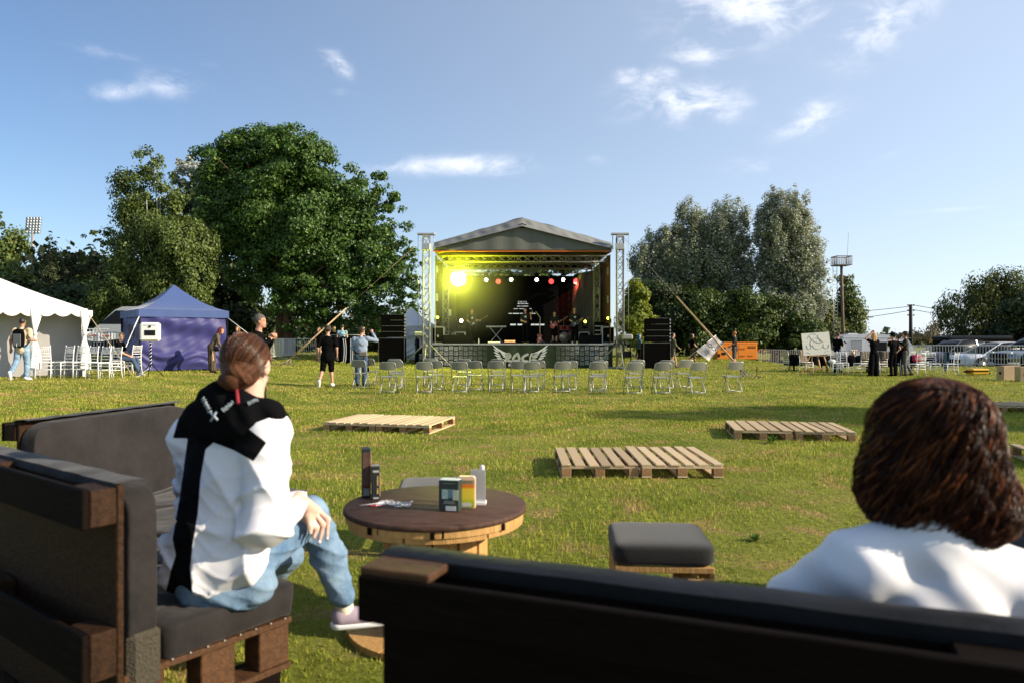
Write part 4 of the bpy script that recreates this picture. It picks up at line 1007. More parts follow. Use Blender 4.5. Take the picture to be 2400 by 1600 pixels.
# ---------------------------------------------------------------- chairs
def folding_chair(loc,rz,lab,grp):
    t=thing('folding_chair',lab,'folding chair',loc,rz,grp)
    w=.215
    # back+front leg tube (faces +Y: seat towards +Y, back at -Y)
    m=MB(); top=.83
    def side(s): return [Vector((s*w,.19,0)),Vector((s*w,.10,.18)),Vector((s*w,-.07,.50)),Vector((s*w,-.15,.70)),Vector((s*w*.97,-.175,.78))]
    l=side(-1); r_=side(1)
    arc=[Vector((-w*.86,-.185,top-.01)),Vector((-w*.6,-.187,top)),Vector((w*.6,-.187,top)),Vector((w*.86,-.185,top-.01))]
    m.tube(l+arc+r_[::-1],.0115,7); m.tube([(-w,.165,.06),(w,.165,.06)],.008,6); m.build('back_frame',M_chairm,t)
    for s in(-1,1):
        m=MB(); m.tube([(s*(w-.035),-.20,0),(s*(w-.035),-.10,.16),(s*(w-.035),.04,.33),(s*(w-.035),.15,.435)],.011,7); m.build('leg',M_chairm,t)
    m=MB(); m.tube([(-w+.035,-.165,.06),(w-.035,-.165,.06)],.008,6); m.build('stretcher',M_chairm,t)
    m=MB(); m.grid(lambda u,v:((2*u-1)*(w-.012)*(1-.06*max(0,v-.8)*5),-.10+v*.37,.442-.018*(1-(2*u-1)**2)*math.sin(v*3.1)+.012*v),8,8)
    m.grid(lambda u,v:((2*u-1)*(w-.012)*(1-.06*max(0,v-.8)*5),-.10+v*.37,.424+.012*v),8,8)
    m.grid(lambda u,v:((2*u-1)*(w-.012),.27-.0,.436+.022*v),6,1)
    m.grid(lambda u,v:((2*u-1)*(w-.012),-.10,.424+.018*v),6,1)
    m.build('seat',M_chair,t)
    m=MB()
    def bk(off):
        def fn(u,v):
            x=(2*u-1)*(w-.012); lo=.655-.035*math.cos(x/w*math.pi*.5)**.8; hi=top-.014-.028*abs(2*u-1)**6; z=lo+(hi-lo)*v; return (x,-.142-(z-.66)*.27-.03*math.cos(x/w*1.4)*.9+off,z)
        return fn
    m.grid(bk(0),12,6); m.grid(bk(.014),12,6); m.build('backrest',M_chair,t)
    return t
FC=[ # px, bottom y of the near legs, rotation
 (845,911,-14),(866,904,-16),(911,922.7,-3),(929,912.5,-7),(929,906,-6),(995,922.7,2),(1021,916,-3),(1009,904,0),(1078,922,1),(1113,917,-3),(1088,906,0),
 (1163,918,0),(1168,906,2),(1216,918,-3),(1245,922,2),(1259,914,3),(1317,921,2),(1334,916,-2),(1399,922,2),(1404,915,2),(1484,925,3),(1490,911,8),(1550,925,3),(1560,913,10),(1603,911,12),(1632,925,8),(1718,921,10)]
rows={}
names=[]
for px,by,rz in FC:
    d=1700*CAM_H/(by-793)+.17; names.append('near' if d<19.6 else ('middle' if d<20.6 else 'far'))
cnt={'near':0,'middle':0,'far':0}; ordn=['first','second','third','fourth','fifth','sixth','seventh','eighth','ninth','tenth','eleventh','twelfth','thirteenth','fourteenth','fifteenth']
fc0=None; order=sorted(range(len(FC)),key=lambda i:FC[i][0])
special={0:'grey folding chair with a water bottle on its seat at the left end',26:'lone grey folding chair standing apart at the right end',1:'grey folding chair with a small camera bag on its seat'}
for i in order:
    px,by,rz=FC[i]; d=1700*CAM_H/(by-793)+.17; x=(px-1200)/1700*d; rw=names[i]
    cnt[rw]+=1
    lab=special.get(i) or 'grey folding chair, %s from the left in the %s'%(ordn[cnt[rw]-1],{'near':'row nearest the camera','middle':'middle row','far':'row farthest from the camera'}[rw])
    rzz=R(rz)*.6+R(random.Random(i*7+3).uniform(-5,5))
    if fc0 is None: fc0=folding_chair((x,d,G(x,d)),rzz,lab,'grey folding chairs facing the stage')
    else: dup(fc0,(x,d,G(x,d)),rzz,lab)
def chiavari(loc,rz,lab,grp):
    t=thing('banquet_chair',lab,'chair',loc,rz,grp); M=M_white; w=.19; r=.0135
    for s in(-1,1):
        m=MB(); m.tube([(s*w,-.24,0),(s*w,-.20,.2),(s*w,-.18,.45),(s*w*.97,-.20,.70),(s*w*.95,-.235,.92)],[r,r,r*1.15,r,r*.9],7); m.build('leg',M,t)
        m=MB(); m.tube([(s*w,.19,0),(s*w,.185,.44)],[r*.9,r*1.2],7); m.build('leg',M,t)
    m=MB(); m.box((0,0,.445),(.40,.39,.035),bev=.012); m.build('seat',M,t)
    m=MB()
    for z in(.25,.36):
        for s in(-1,1): m.tube([(s*w,-.20,z),(s*w,.187,z)],.009,6)
        m.tube([(-w,.187,z),(w,.187,z)],.009,6); m.tube([(-w,-.205,z),(w,-.205,z)],.009,6)
    m.build('stretcher',M,t)
    m=MB()
    def by(z): return -.18-.055*max(0,(z-.45)/.47)
    for z in(.54,.63,.70,.88): m.tube([(-w*.97,by(z),z),(0,by(z)-.012,z),(w*.97,by(z),z)],.0105,6)
    for i in range(6): x=-w*.68+i*w*1.36/5; m.tube([(x,by(.7),.70),(x,by(.88),.88)],.008,6)
    m.build('backrest',M,t)
    return t
def gp(px,by,h0=0.0):   # ground point seen at image row by, on the rolling lawn
    d=1700*CAM_H/(by-793)
    for _ in range(30):
        x=(px-1200)/1700*d; d=1700*(CAM_H-G(x,d))/(by-793)
    return ((px-1200)/1700*d,d,G((px-1200)/1700*d,d))
LC=[(106,889,18,'row of white chairs, leftmost chair turned away'),(134,889,156,'second'),(163,889,156,'third'),(192,889,156,'fourth'),(222,889,156,'fifth'),(248,889,156,'sixth')]
cc0=None
for i,(px,by,rz,_) in enumerate(LC):
    x,d=(px-1200)/1700*20.6,20.6+(.25 if i else 0); z=G(x,d)
    lab=['white slatted chair turned away at the left end of the row by the marquee','second white slatted chair from the left in the row by the marquee','middle left white slatted chair in the row by the marquee, third from left','fourth white slatted chair from the left by the marquee','fifth white slatted chair from the left by the marquee','white slatted chair at the right end of the row by the marquee'][i]
    if cc0 is None: cc0=chiavari((x,d,z),R(rz),lab,'white chairs by the marquee')
    else: dup(cc0,(x,d,z),R(rz),lab)
x,d=(281-1200)/1700*22.4,22.4; dup(cc0,(x,d,G(x,d)),R(-80),'white slatted chair under the seated man')
SEAT_L=(x,d,G(x,d))
x,d=(309-1200)/1700*23.6,23.6; dup(cc0,(x,d,G(x,d)),R(75),'white slatted chair seen side on behind the seated man')
# right hand group of chairs, tables
RC=[(1851,870,-75,'white chair with a beige jacket, farthest left of the tables'),(1890,874,-160,'white chair draped with a brown jacket left of the easel'),(1905,869,10,'white chair behind the brown jacket chair'),
 (1945,868,5,'white chair half hidden behind the easel canvas'),(1961,878,170,'white chair holding a white bag right of the easel'),(1975,876,165,'white chair right of the white bag chair'),
 (1994,869,10,'white chair with a striped cloth behind the second table'),(2018,878,20,'white chair draped with a grey brown jacket'),(2062,879,15,'white chair with a dark jacket behind the blonde woman'),
 (2113,880,10,'white chair between the two dark dressed women and the man'),(2150,880,12,'white chair in front of the red bag'),(2187,879,175,'white chair left of the denim jacket'),(2228,880,80,'white chair seen side on right of the denim jacket'),
 (2128,872,0,'white chair behind the red bag'),(2160,868,5,'white chair behind the black bag')]
for px,by,rz,lab in RC:
    p=gp(px,by-1); dup(cc0,p,R(rz),lab,'white chairs around the black tables')
def table(px,by,w,dp,lab,rz=0):
    p=gp(px,by); t=thing('table',lab,'table',p,R(rz),'tables under black cloths')
    MB().box((0,0,.72),(w,dp,.03)).build('tabletop',M_white,t)
    for a in(-1,1):
        for b_ in(-1,1): MB().box((a*(w/2-.12),b_*(dp/2-.08),.355),(.06,.06,.71)).build('leg',M_black,t)
    c=MB(); n=64
    def pt(i,k):
        a=2*math.pi*i/n; ca,sa=math.cos(a),math.sin(a); q=max(abs(ca),abs(sa)); x,y=ca/q*w/2,sa/q*dp/2
        drop=.40+.10*max(0,abs(ca*sa))*2+.02*math.sin(a*9)
        if k==0: return (x,y,.742)
        return (x*(1+.03*k)+ .02*math.sin(a*14)*k, y*(1+.04*k)+.02*math.cos(a*16)*k, .742-drop*k/3)
    vs=[(0,0,.744)]+[pt(i,k) for k in range(4) for i in range(n)]
    fs=[(0,1+i,1+(i+1)%n) for i in range(n)]+[(1+k*n+i,1+(k+1)*n+i,1+(k+1)*n+(i+1)%n,1+k*n+(i+1)%n) for k in range(3) for i in range(n)]
    c.add(vs,fs,0,True); o=c.build('tablecloth',M_clb,None,loc=(p[0],p[1],p[2])); o.rotation_euler=(0,0,R(rz)); tag(o,'black cloth hanging over the '+lab,'tablecloth','black tablecloths')
    return p
T1=table(1893,869,1.7,.75,'table left of the easel'); T2=table(1999,873,1.6,.75,'table right of the easel',-6); T3=table(2092,873,1.5,.75,'table behind the dark dressed women',-4)
# small things on the tables and chairs
def cup(p,dx,dy,dz,s,m_,lab,name='cup'):
    o=MB().lathe([(.03*s,0),(.042*s,.1*s),(.036*s,.1*s),(.025*s,.01)],(0,0,0),12).build(name,m_,loc=(p[0]+dx,p[1]+dy,p[2]+dz)); tag(o,lab,'cup','cups on the black tables')
M_paper=mat('paper_cup',(.6,.45,.32),.7)
cup(T1,-.15,-.2,.745,1.1,M_paper,'brown paper cup on the table left of the easel'); cup(T1,-.05,-.22,.745,1.0,M_white,'white cup beside the brown cup left of the easel')
cup(T2,-.42,-.2,.745,1.3,M_white,'white cup on the left end of the table right of the easel'); cup(T2,-.1,-.22,.745,1.6,M_paper,'large brown cup on the table right of the easel'); cup(T2,-.22,-.2,.745,1.1,M_paper,'small brown cup on the table right of the easel')
def draped(px,by,rz,h,w,col,lab,z0=.93):
    p=gp(px,by-1); t=MB()
    def fn(u,v):
        x=(2*u-1)*w/2*(1+.12*math.sin(v*5)); fold=.02*math.sin(u*22+v*3)
        if v<.45: z=z0+.01-(.45-v)/.45*h*.6; y=-.19-.05+fold*.5
        elif v<.55: z=z0+.02; y=-.24+(v-.45)/.1*.06
        else: z=z0+.01-(v-.55)/.45*h*(1+.25*math.sin(u*3.1)); y=-.17+fold*.5
        return (x,y-.02*(v<.45),z)
    t.grid(fn,22,24); o=t.build('jacket',mat('jk'+lab[:12],col,.9,noise=.4,nscale=9,bump=.3,bscale=10),loc=p); o.rotation_euler=(0,0,R(rz)); tag(o,lab,'jacket','clothes hung over the white chairs')
draped(1851,870,-75,.5,.42,(.42,.36,.27),'beige jacket hung over the leftmost chair')
draped(1890,874,-160,.5,.36,(.22,.17,.11),'brown jacket hung over the chair left of the easel')
draped(2018,878,20,.5,.42,(.17,.15,.12),'grey brown jacket over the chair left of the blonde woman')
draped(2062,879,15,.5,.42,(.13,.11,.09),'dark brown jacket over the chair behind the blonde woman')
draped(2205,879,85,.62,.30,(.10,.14,.19),'denim jacket hanging with white trim right of the red bag',.90)
draped(1994,869,10,.3,.34,(.5,.42,.35),'striped pale cloth hung over a chair back behind the second table')
# white bag, bottles, red bag, black bag
p=gp(1950,877); o=MB().ball((0,0,.53),(.15,.12,.08),8).build('plastic_bag',mat('bag_w',(.75,.78,.72),.4,bump=.8,bscale=14),loc=p); tag(o,'white plastic bag lying on the chair right of the easel','bag')
p=gp(2148,874); t=thing('travel_bag','bright red travel bag on a chair behind the grey trousered man','bag',p); MB().box((0,0,.62),(.42,.3,.30),bev=.08).build('body',mat('redbag',(.55,.02,.07),.5),t); m=MB(); m.tube([(-.12,-.16,.72),(-.1,-.18,.84),(.1,-.18,.84),(.12,-.16,.72)],.012,6); m.build('handle',M_black,t); MB().box((0,-.153,.62),(.3,.01,.02)).build('zip',M_galv,t)
p=gp(2172,870); t=thing('travel_bag','black holdall beside the red bag','bag',p); MB().ball((0,0,.60),(.34,.2,.16),8).build('body',M_clb,t); m=MB(); m.tube([(-.15,-.12,.68),(0,-.16,.85),(.15,-.12,.68)],.012,6); m.build('handle',M_black,t)
# easel
p=gp(1919,877); t=thing('easel','wooden easel in front of the black tables','easel',p,R(-4)); M_ez=mat('easel_wood',(.50,.30,.15),.6,noise=.25)
for q in (((-.36,-.1,0),(-.22,.1,.78)),((.42,-.1,0),(.22,.1,.78)),((-.5,.55,0),(-.1,.12,1.2)),((.06,-.02,.22),(-.02,.08,.80))):
    m=MB(); m.beam(q[0],q[1],.045,.03); m.build('leg',M_ez,t)
m=MB(); m.beam((-.33,-.07,.24),(.36,-.07,.24),.03,.05); m.beam((-.34,.02,.76),(.32,.02,.76),.07,.04); m.build('crossbar',M_ez,t)
cv=thing('canvas','large cream canvas with a faint pencil drawing on the easel','canvas',(p[0]-.04,p[1]+.02,p[2]+.80),R(-4)); 
M_canvas=mat('canvas_cream',(.78,.75,.64),.85,noise=.04); M_pen=mat('pencil_line',(.38,.35,.31),.9)
Rt=Euler((R(-8),R(-4),0)).to_matrix()
MB().box(Rt@Vector((0,0,.44)),(1.10,.035,.90),rot=Rt).build('board',M_canvas,cv)
m=MB()
def arc(cx,cz,rx,rz_,a0,a1,w=.006):
    pts=[Rt@Vector((cx+rx*math.cos(R(a)),-.021,cz+rz_*math.sin(R(a)))) for a in np.linspace(a0,a1,18)]; m.tube(pts,w,4)
arc(-.30,.36,.09,.12,150,400,.007); arc(.37,.34,.11,.12,140,380,.007); arc(0,.45,.24,.22,20,200); arc(.1,.9,.35,.42,200,290); arc(.28,.85,.2,.35,190,260); arc(-.1,.5,.25,.35,60,150); arc(.05,.4,.2,.18,180,330); arc(.15,.55,.15,.1,200,340); arc(-.45,.0,.2,.12,30,90); arc(.45,0,.2,.12,90,150)
m.build('drawing',M_pen,cv)
# yellow suitcase, cajon boxes
p=gp(2290,880); t=thing('suitcase','yellow hard suitcase lying flat on the grass','suitcase',p,R(6))
m=MB(); m.box((0,0,.12),(.72,.45,.11),bev=.045); m.box((0,0,.235),(.72,.45,.10),bev=.045); m.build('shell',mat('yellow_shell',(.72,.40,.02),.35),t)
MB().box((0,0,.178),(.73,.46,.025),bev=.01).build('zip_band',M_black,t)
m=MB(); m.beam((-.36,-.1,.17),(-.50,-.1,.15),.03,.03); m.beam((-.36,.1,.17),(-.50,.1,.15),.03,.03); m.beam((-.50,-.12,.15),(-.50,.12,.15),.03,.03); m.build('handle',M_black,t)
for a in(-.25,.25):
    for s_ in(-.18,.18): MB().lathe([(.03,-.015),(.03,.015)],(.38,s_,.1),10,axis='y').build('wheel',M_black,t) if a>0 else None
M_caj=mat('plywood',(.46,.33,.19),.6,noise=.12,nscale=3)
def cajon(px,by,w,h,dp,lab,rz,face):
    p=gp(px,by); t=thing('wooden_box_drum',lab,'box drum',p,R(rz),'wooden box drums at the right edge')
    MB().box((0,0,h/2),(w,dp,h),bev=.006).build('body',M_caj,t)
    m=MB(); m.lathe([(.055,-.003),(.055,.003)],(0,-dp/2-.002,h*.5),18,axis='y') if face else m.lathe([(.055,-.003),(.055,.003)],(-w/2-.002,0,h*.5),18,axis='x'); m.build('sound_hole',M_black,t)
    if face:
        m=MB(); m.add([(-.02,-dp/2-.004,h*.80),(.02,-dp/2-.004,h*.80),(.0,-dp/2-.004,h*.88)],[(0,1,2)]); m.box((0,-dp/2-.003,h*.2),(.015,.004,.015)); m.build('mark',M_black,t)
cajon(2362,890,.56,.50,.34,'tan wooden box drum with side hole near the right edge',4,False); cajon(2397,893,.34,.50,.34,'wooden box drum with round front hole at the right edge',-6,True)
# marker post in the lawn
p=gp(1774,884); t=thing('ground_stake','thin dark metal stake standing in the lawn by the guy pole','stake',p); MB().tube([(0,0,-.05),(0,0,.42)],.014,6).build('rod',M_black,t); MB().box((-.2,0,.01),(.9,.05,.02)).build('plate',M_black,t)
# ---------------------------------------------------------------- crowd barriers
def barrier(loc,rz,lab,grp,w=2.2,h=1.10):
    t=thing('crowd_barrier',lab,'barrier',loc,rz,grp); r=.019; z0=.20
    m=MB(); c=.14
    m.tube([(-w/2,0,.04),(-w/2,0,h-c),(-w/2+.04,0,h-.04),(-w/2+c,0,h),(w/2-c,0,h),(w/2-.04,0,h-.04),(w/2,0,h-c),(w/2,0,.04)],r,8); m.tube([(-w/2,0,z0),(w/2,0,z0)],r*.8,8); m.build('frame',M_fence,t)
    m=MB(); n=17
    for i in range(1,n): x=-w/2+w*i/n; m.tube([(x,0,z0),(x,0,h-.005)],0.011,6,caps=False)
    m.build('bars',M_fence,t)
    for s in(-1,1):
        m=MB(); m.tube([(s*(w/2-.02),-.30,.0),(s*(w/2-.02),-.22,.06),(s*(w/2-.02),.22,.06),(s*(w/2-.02),.30,.0)],.016,7); m.build('foot',M_fence,t)
    return t
b0=None
def fence(pts,grp,descr,h=1.10):
    global b0
    k=0
    for (a,b_) in zip(pts[:-1],pts[1:]):
        a=Vector(a);b_=Vector(b_);L_=(b_-a).length; n=max(1,round(L_/2.28))
        for i in range(n):
            c=a.lerp(b_,(i+.5)/n); rz=math.atan2(b_.y-a.y,b_.x-a.x); z=G(c.x,c.y); lab=descr%(ordn[k] if k<15 else 'last'); k+=1
            if b0 is None: b0=barrier((c.x,c.y,z),rz,lab,grp)
            else: o=dup(b0,(c.x,c.y,z),rz,lab,grp)
x27=lambda px,d:((px-1200)/1700*d,d)
fence([x27(150,27.9),x27(230,28.0),x27(312,27.8)][0:2]+[x27(310,27.9)],'barriers by the marquee','steel crowd barrier between the marquee and the blue tent, %s from the left')
fence([x27(525,33),x27(600,34.5),x27(690,41)],'barriers left of the big tree','steel crowd barrier between the blue tent and the big tree, %s from the left')
fence([x27(684,43),x27(716,43.4)],'barriers right of the big tree','pale crowd barrier right of the big tree trunk, %s one')
fence([x27(1775,51),x27(1925,47.5),x27(2085,41.0),x27(2182,36.8),x27(2272,36.2),x27(2372,35.6),x27(2475,35.0)],'barriers in front of the parked cars','steel crowd barrier of the right hand fence, %s from its far left end')

# ---------------------------------------------------------------- pallets
def pallet(loc,rz,nb,w,Lg,lab,grp,mt=M_pale,seed=0,zoff=0):
    t=thing('wooden_pallet',lab,'pallet',loc,rz,grp); r=random.Random(seed); bw=(w-.03*(nb-1))/nb if nb<7 else w/nb*.86
    bw=min(bw,.145 if nb<6 else .105); H_=.144
    for i in range(nb):
        x=-w/2+bw/2+(w-bw)*i/(nb-1)
        m=MB(); m.box((0,0,0),(Lg,bw*r.uniform(.93,1.03),.022),bev=.003); o=m.build('deck_board',mt,t); o.rotation_euler=(r.uniform(-.008,.008),r.uniform(-.006,.006),R(90)+r.uniform(-.008,.008)); o.location=(x+r.uniform(-.004,.004),Lg/2+r.uniform(-.012,.012),H_-.011+r.uniform(-.001,.002))
    for y in(.05,Lg/2,Lg-.05):
        MB().box((0,0,0),(w-.004,.096,.022),bev=.003).build('stringer_board',mt,t,loc=(0,y,H_-.036))
        for x in(-w/2+.05,0,w/2-.05): MB().box((0,0,0),(.10,.095,.078),bev=.003).build('block',M_block,t,loc=(x,y,.063))
    for x in(-w/2+.05,0,w/2-.05):
        o=MB().box((0,0,0),(Lg-.01,.10,.022),bev=.003).build('base_board',mt,t,loc=(x,Lg/2,.013)); o.rotation_euler=(0,0,R(90))
    return t
g_='wooden pallets laid out in pairs on the lawn'
pallet((.915,7.53,.0),R(0),6,.80,1.2,'weathered pallet with wide gaps, left one of the middle pair',g_,seed=1)
pallet((1.765,7.50,.008),R(-.5),6,.84,1.24,'clean pale pallet, right one of the middle pair',g_,seed=2,mt=wood('pallet_wood_fresh',(.66,.50,.31),(.44,.32,.18),scale=(14,1.2,14),objrand=.16))
dv=Vector((math.cos(R(-10)),math.sin(R(-10)),0)); o_=Vector((3.18,10.44,0))
pallet(tuple(o_+dv*.42),R(-10),5,.80,1.2,'weathered pallet, left one of the far right pair',g_,seed=3); pallet(tuple(o_+dv*1.26),R(-10),6,.80,1.2,'pale pallet, right one of the far right pair with weed in front',g_,seed=4)
dv=Vector((math.cos(R(-13.5)),math.sin(R(-13.5)),0)); o_=Vector((-2.97,11.39,0)); Mf=wood('pallet_wood_new',(.74,.55,.33),(.56,.40,.22),scale=(14,1.2,14),objrand=.14)
pallet(tuple(o_+dv*.44),R(-13.5),7,.88,1.25,'fresh yellow pallet, left one of the pair before the left chairs',g_,mt=Mf,seed=5); pallet(tuple(o_+dv*1.33),R(-13.5),7,.88,1.25,'fresh yellow pallet, right one of the pair before the left chairs',g_,mt=Mf,seed=6)
dv=Vector((math.cos(R(-7)),math.sin(R(-7)),0)); o_=Vector((9.05,14.3,0))
pallet(tuple(o_+dv*.62),R(-7),7,1.2,.9,'grey weathered pallet at the right edge behind the brown haired woman',g_,seed=7); pallet(tuple(o_+dv*1.86),R(-7),7,1.2,.9,'grey weathered pallet running out of the right edge',g_,seed=8)
dv=Vector((math.cos(R(-14)),math.sin(R(-14)),0)); o_=Vector((5.80,7.85,0))
pallet(tuple(o_+dv*.50),R(-14),6,.84,1.2,'pale pallet at the right edge beside the curly hair',g_,seed=9); pallet(tuple(o_+dv*1.36),R(-14),6,.84,1.2,'pale pallet just outside the right edge',g_,seed=10)

# ---------------------------------------------------------------- pallet sofas
def sofa(loc,rz,x0,x1,lab,seatz=.50,topz=.99,depth=.74,cushm=M_cush,endm=M_darkend,patch=True,lit=None,seed=1,beam_h=.10):
    t=thing('pallet_sofa',lab,'sofa',loc,rz,'dark pallet sofas with grey cushions'); r=random.Random(seed); Lx=x1-x0; xm=(x0+x1)/2
    m=MB()   # upright front panel of the back rest
    m.box((xm,.115,topz/2+.02),(Lx,.022,topz-.04),bev=.004); m.build('back_panel',endm,t)
    m=MB()
    for z,h in((topz-.06,beam_h),(.47,.155),(.10,.12)): m.box((xm,.012,z),(Lx,.022,h),bev=.004)
    m.box((xm,.058,topz-.014),(Lx-.30,.066,.02),bev=.003) if False else None
    m.build('back_board',M_dark,t)
    for x in (x0+.07,xm,x1-.07):
        for z,h in((topz-.062,beam_h-.01),(.47,.15),(.10,.11)):
            o=MB().box((0,0,0),(.145,.078,h),bev=.004).build('back_block',endm,t,loc=(x,.063,z))
    if lit: 
        for a,b_ in lit: MB().box(((a+b_)/2,.055,topz-.003),(b_-a,.09,.018),bev=.003).build('painted_sunlit_top',M_darkseat,t)  # paler piece painting the sunlit stretch of the top rail
    # seat: two layers
    for zb in (seatz-.19,):
        m=MB(); m.box((xm,depth/2+.07,zb+.06),(Lx,depth-.11,.022),bev=.003); m.build('seat_board',M_darkseat,t)
        for x in(x0+.07,xm,x1-.07):
            for y in(.20,.46,depth-.05): MB().box((0,0,0),(.10,.13,.15),bev=.004).build('seat_block',M_darkseat,t,loc=(x,y,zb-.03))
        m=MB()
        for x in(x0+.06,xm,x1-.06): m.box((x,depth/2+.07,zb-.115),(.10,depth-.11,.022))
        m.build('lower_board',M_darkseat,t)
    for x in(x0+.10,xm,x1-.10):
        for y in(.24,depth-.09): MB().box((0,0,0),(.16,.14,seatz-.31),bev=.004).build('leg',M_dark,t,loc=(x,y,(seatz-.31)/2))
    if endm is M_dark: MB().box((x0+.03,depth/2+.08,.165),(.022,depth-.10,.27),bev=.003).build('side_board',M_dark,t); MB().box((xm,depth-.01,.165),(Lx-.1,.022,.27),bev=.003).build('hidden_shade_board',M_dark,t)  # unseen boards added to stop sun passing under the seat
    # seat cushion, rounded, slightly wrinkled
    def cush(c,dim,rad,amp,nm,mtl,sd,nn=26):
        m=MB(); hx,hy,hz=dim[0]/2,dim[1]/2,dim[2]/2
        vs=[];fs=[]
        def sq(u,v):   # superellipsoid
            th=(u-.5)*2*math.pi; ph=(v-.5)*math.pi; e1,e2=.22,.13
            f=lambda w,e:math.copysign(abs(w)**e,w)
            p=Vector((hx*f(math.cos(ph),e1)*f(math.cos(th),e2),hy*f(math.cos(ph),e1)*f(math.sin(th),e2),hz*f(math.sin(ph),e1)))
            w=amp*(math.sin(p.x*9+sd)*math.sin(p.y*13+sd*2)+.6*math.sin(p.x*23+p.y*17+sd)+.5*math.sin(p.y*31-p.z*20+sd))
            rg_=lambda q_:(1-abs(math.sin(q_)))**3
            w-=amp*1.5*(rg_(8*p.x+6*p.y+1.5*math.sin(p.x*5+sd))+.8*rg_(13*p.y-9*p.x+sd+p.z*12))
            p+=Vector((0,0,w if abs(p.z)>hz*.6 else 0))+Vector((w*.5,w*.5,0)); return tuple(Vector(c)+p)
        m.grid(sq,nn*4,nn); return m.build(nm,mtl,t)
    cush((xm,depth/2+.15,seatz-.055),(Lx+.01,depth-.20,.135),.05,.009,'seat_cushion',cushm,seed)
    cush((xm,.185,(seatz+topz)/2-.04),(Lx+.012,.105,topz-seatz+.06),.05,.004,'back_cushion',cushm,seed+3)
    m=MB(); m.grid(lambda u,v:(x0-.006+u*(Lx+.012),.045+.17*v if False else .10+.09*v,topz+.006+.006*math.sin(v*3.1)+.0015*math.sin(u*40)),40,4); m.grid(lambda u,v:(x0-.006+u*(Lx+.012),.10-.0*v,topz+.006-.03*v),40,1); m.build('cover_fold',cushm,t)
    if patch:
        xe=x1+.008
        m=MB(); m.box((xe-.05,.19,seatz-.085),(.11,.11,.20),bev=.02); m.build('knitted_patch',mat('knitted_fabric',(.07,.06,.04),.9,bump=.8,bscale=120),t)
        m=MB()
        for i in range(8):
            y=.28+i*(depth-.30)/7; m.lathe([(.0001,.003),(.003,.002),(.0035,0)],(xe-.004,y,seatz-.115),8,axis='x')
        m.build('staples',M_galv,t)
    return t
SOFA1=((-1.30,2.19),-36.9); 
sofa((-1.30,2.19,0),R(-36.9),-1.75,0.0,'dark pallet sofa at the lower left carrying the seated girl',lit=None,seed=2,beam_h=.125)
SOFA3=((-.335,1.50),-17.4)
sofa((-.335,1.565,0),R(-21.5),0.0,2.4,'near black pallet sofa across the bottom right, seen from behind',cushm=M_cushb,patch=False,seed=4,topz=.95,endm=M_dark,lit=[(0,.17)])
# back sofa faces right: local +Y -> (.97,-.24)
sofa((-2.50,5.15,0),R(-104),0.0,1.22,'grey covered pallet sofa behind the seated girl, facing right',seed=6,patch=False,seatz=.45,topz=1.0,depth=1.14)
MB_=MB(); 
sofa((2.62,3.15,0),R(62),-.9,.7,'dark pallet sofa cut by the right edge behind the curly hair',seed=8,patch=False)
# ---------------------------------------------------------------- spool table and its boxes
tx,ty=(1021.5-1200)/1700*3.66,3.66; TZ=.62
t=thing('spool_table','round cable spool table with dark top and pale barrel of planks','table',(tx,ty,0))
MB().lathe([(.448,0),(.456,.004),(.456,.022),(.449,.027),(.0001,.0275)],(0,0,TZ-.028),72).build('table_top',M_spooltop,t)
def ring(z0,z1,r_,nseg,seed,nm,gap=.012):
    m=MB(); rr=random.Random(seed)
    for i in range(nseg):
        a0=2*math.pi*i/nseg+gap; a1=2*math.pi*(i+1)/nseg-gap; rj=r_+rr.uniform(-.004,.004); n=6; poly=[(rj*math.cos(a0+(a1-a0)*k/n),rj*math.sin(a0+(a1-a0)*k/n)) for k in range(n+1)]+[(.1*math.cos(a1),.1*math.sin(a1)),(.1*math.cos(a0),.1*math.sin(a0))]
        b=len(m.v); m.prism(poly,z0,z1,plane='xy')
    return m.build(nm,M_yellow,t)
ring(TZ-.058,TZ-.029,.445,9,1,'upper_flange'); ring(TZ-.084,TZ-.059,.438,7,2,'lower_flange'); ring(.0,.03,.44,9,3,'base_flange',.01)
rr=random.Random(3)
for i in range(13):
    a=2*math.pi*(i+.35)/13; o=MB().box((0,0,0),(.024,.108*rr.uniform(.92,1.04),TZ-.115),bev=.004).build('barrel_plank',M_yellow,t,loc=(.245*math.cos(a),.245*math.sin(a),.03+(TZ-.115)/2)); o.rotation_euler=(0,0,a)
m=MB(); m.lathe([(.225,.03),(.225,TZ-.09)],(0,0,0),24); m.build('inner_drum',M_dark,t)
m=MB()
for a in(-1.2,-.5,.3): m.box((.447*math.cos(a-1.0),.447*math.sin(a-1.0),TZ-.045),(.012,.02,.03),rot=(0,0,a-1))
m.build('nail_heads',M_dark,t)
def tp(px,py,dz=0): # point on table top seen at px,py
    d=1700*(CAM_H-TZ)/(py-793); return ((px-1200)/1700*d,d,TZ)
def pbox(name,lab,px,py,w,dp,h,rz,front,faces):
    p=tp(px,py); t=thing(name,lab,'box',p,R(rz),'small boxes on the spool table'); MB().box((0,dp/2,h/2),(w,dp,h),bev=.003).build('carton',front,t)
    for nm,x,z,ww,hh,mm,side in faces:
        m=MB()
        if side=='f': m.box((x*w,-.0012,z*h),(ww*w,.002,hh*h))
        elif side=='r': m.box((w/2+.0012,dp/2+x*dp,z*h),(.002,ww*dp,hh*h))
        elif side=='l': m.box((-w/2-.0012,dp/2+x*dp,z*h),(.002,ww*dp,hh*h))
        elif side=='t': m.box((0,dp/2,h+.0008),(w*.97,dp*.96,.0016))
        m.build(nm,mm,t)
    return t
c=lambda n,col,**k: mat('card_'+n,col,.45,**k)
K=c('black',(.015,.02,.018)); 
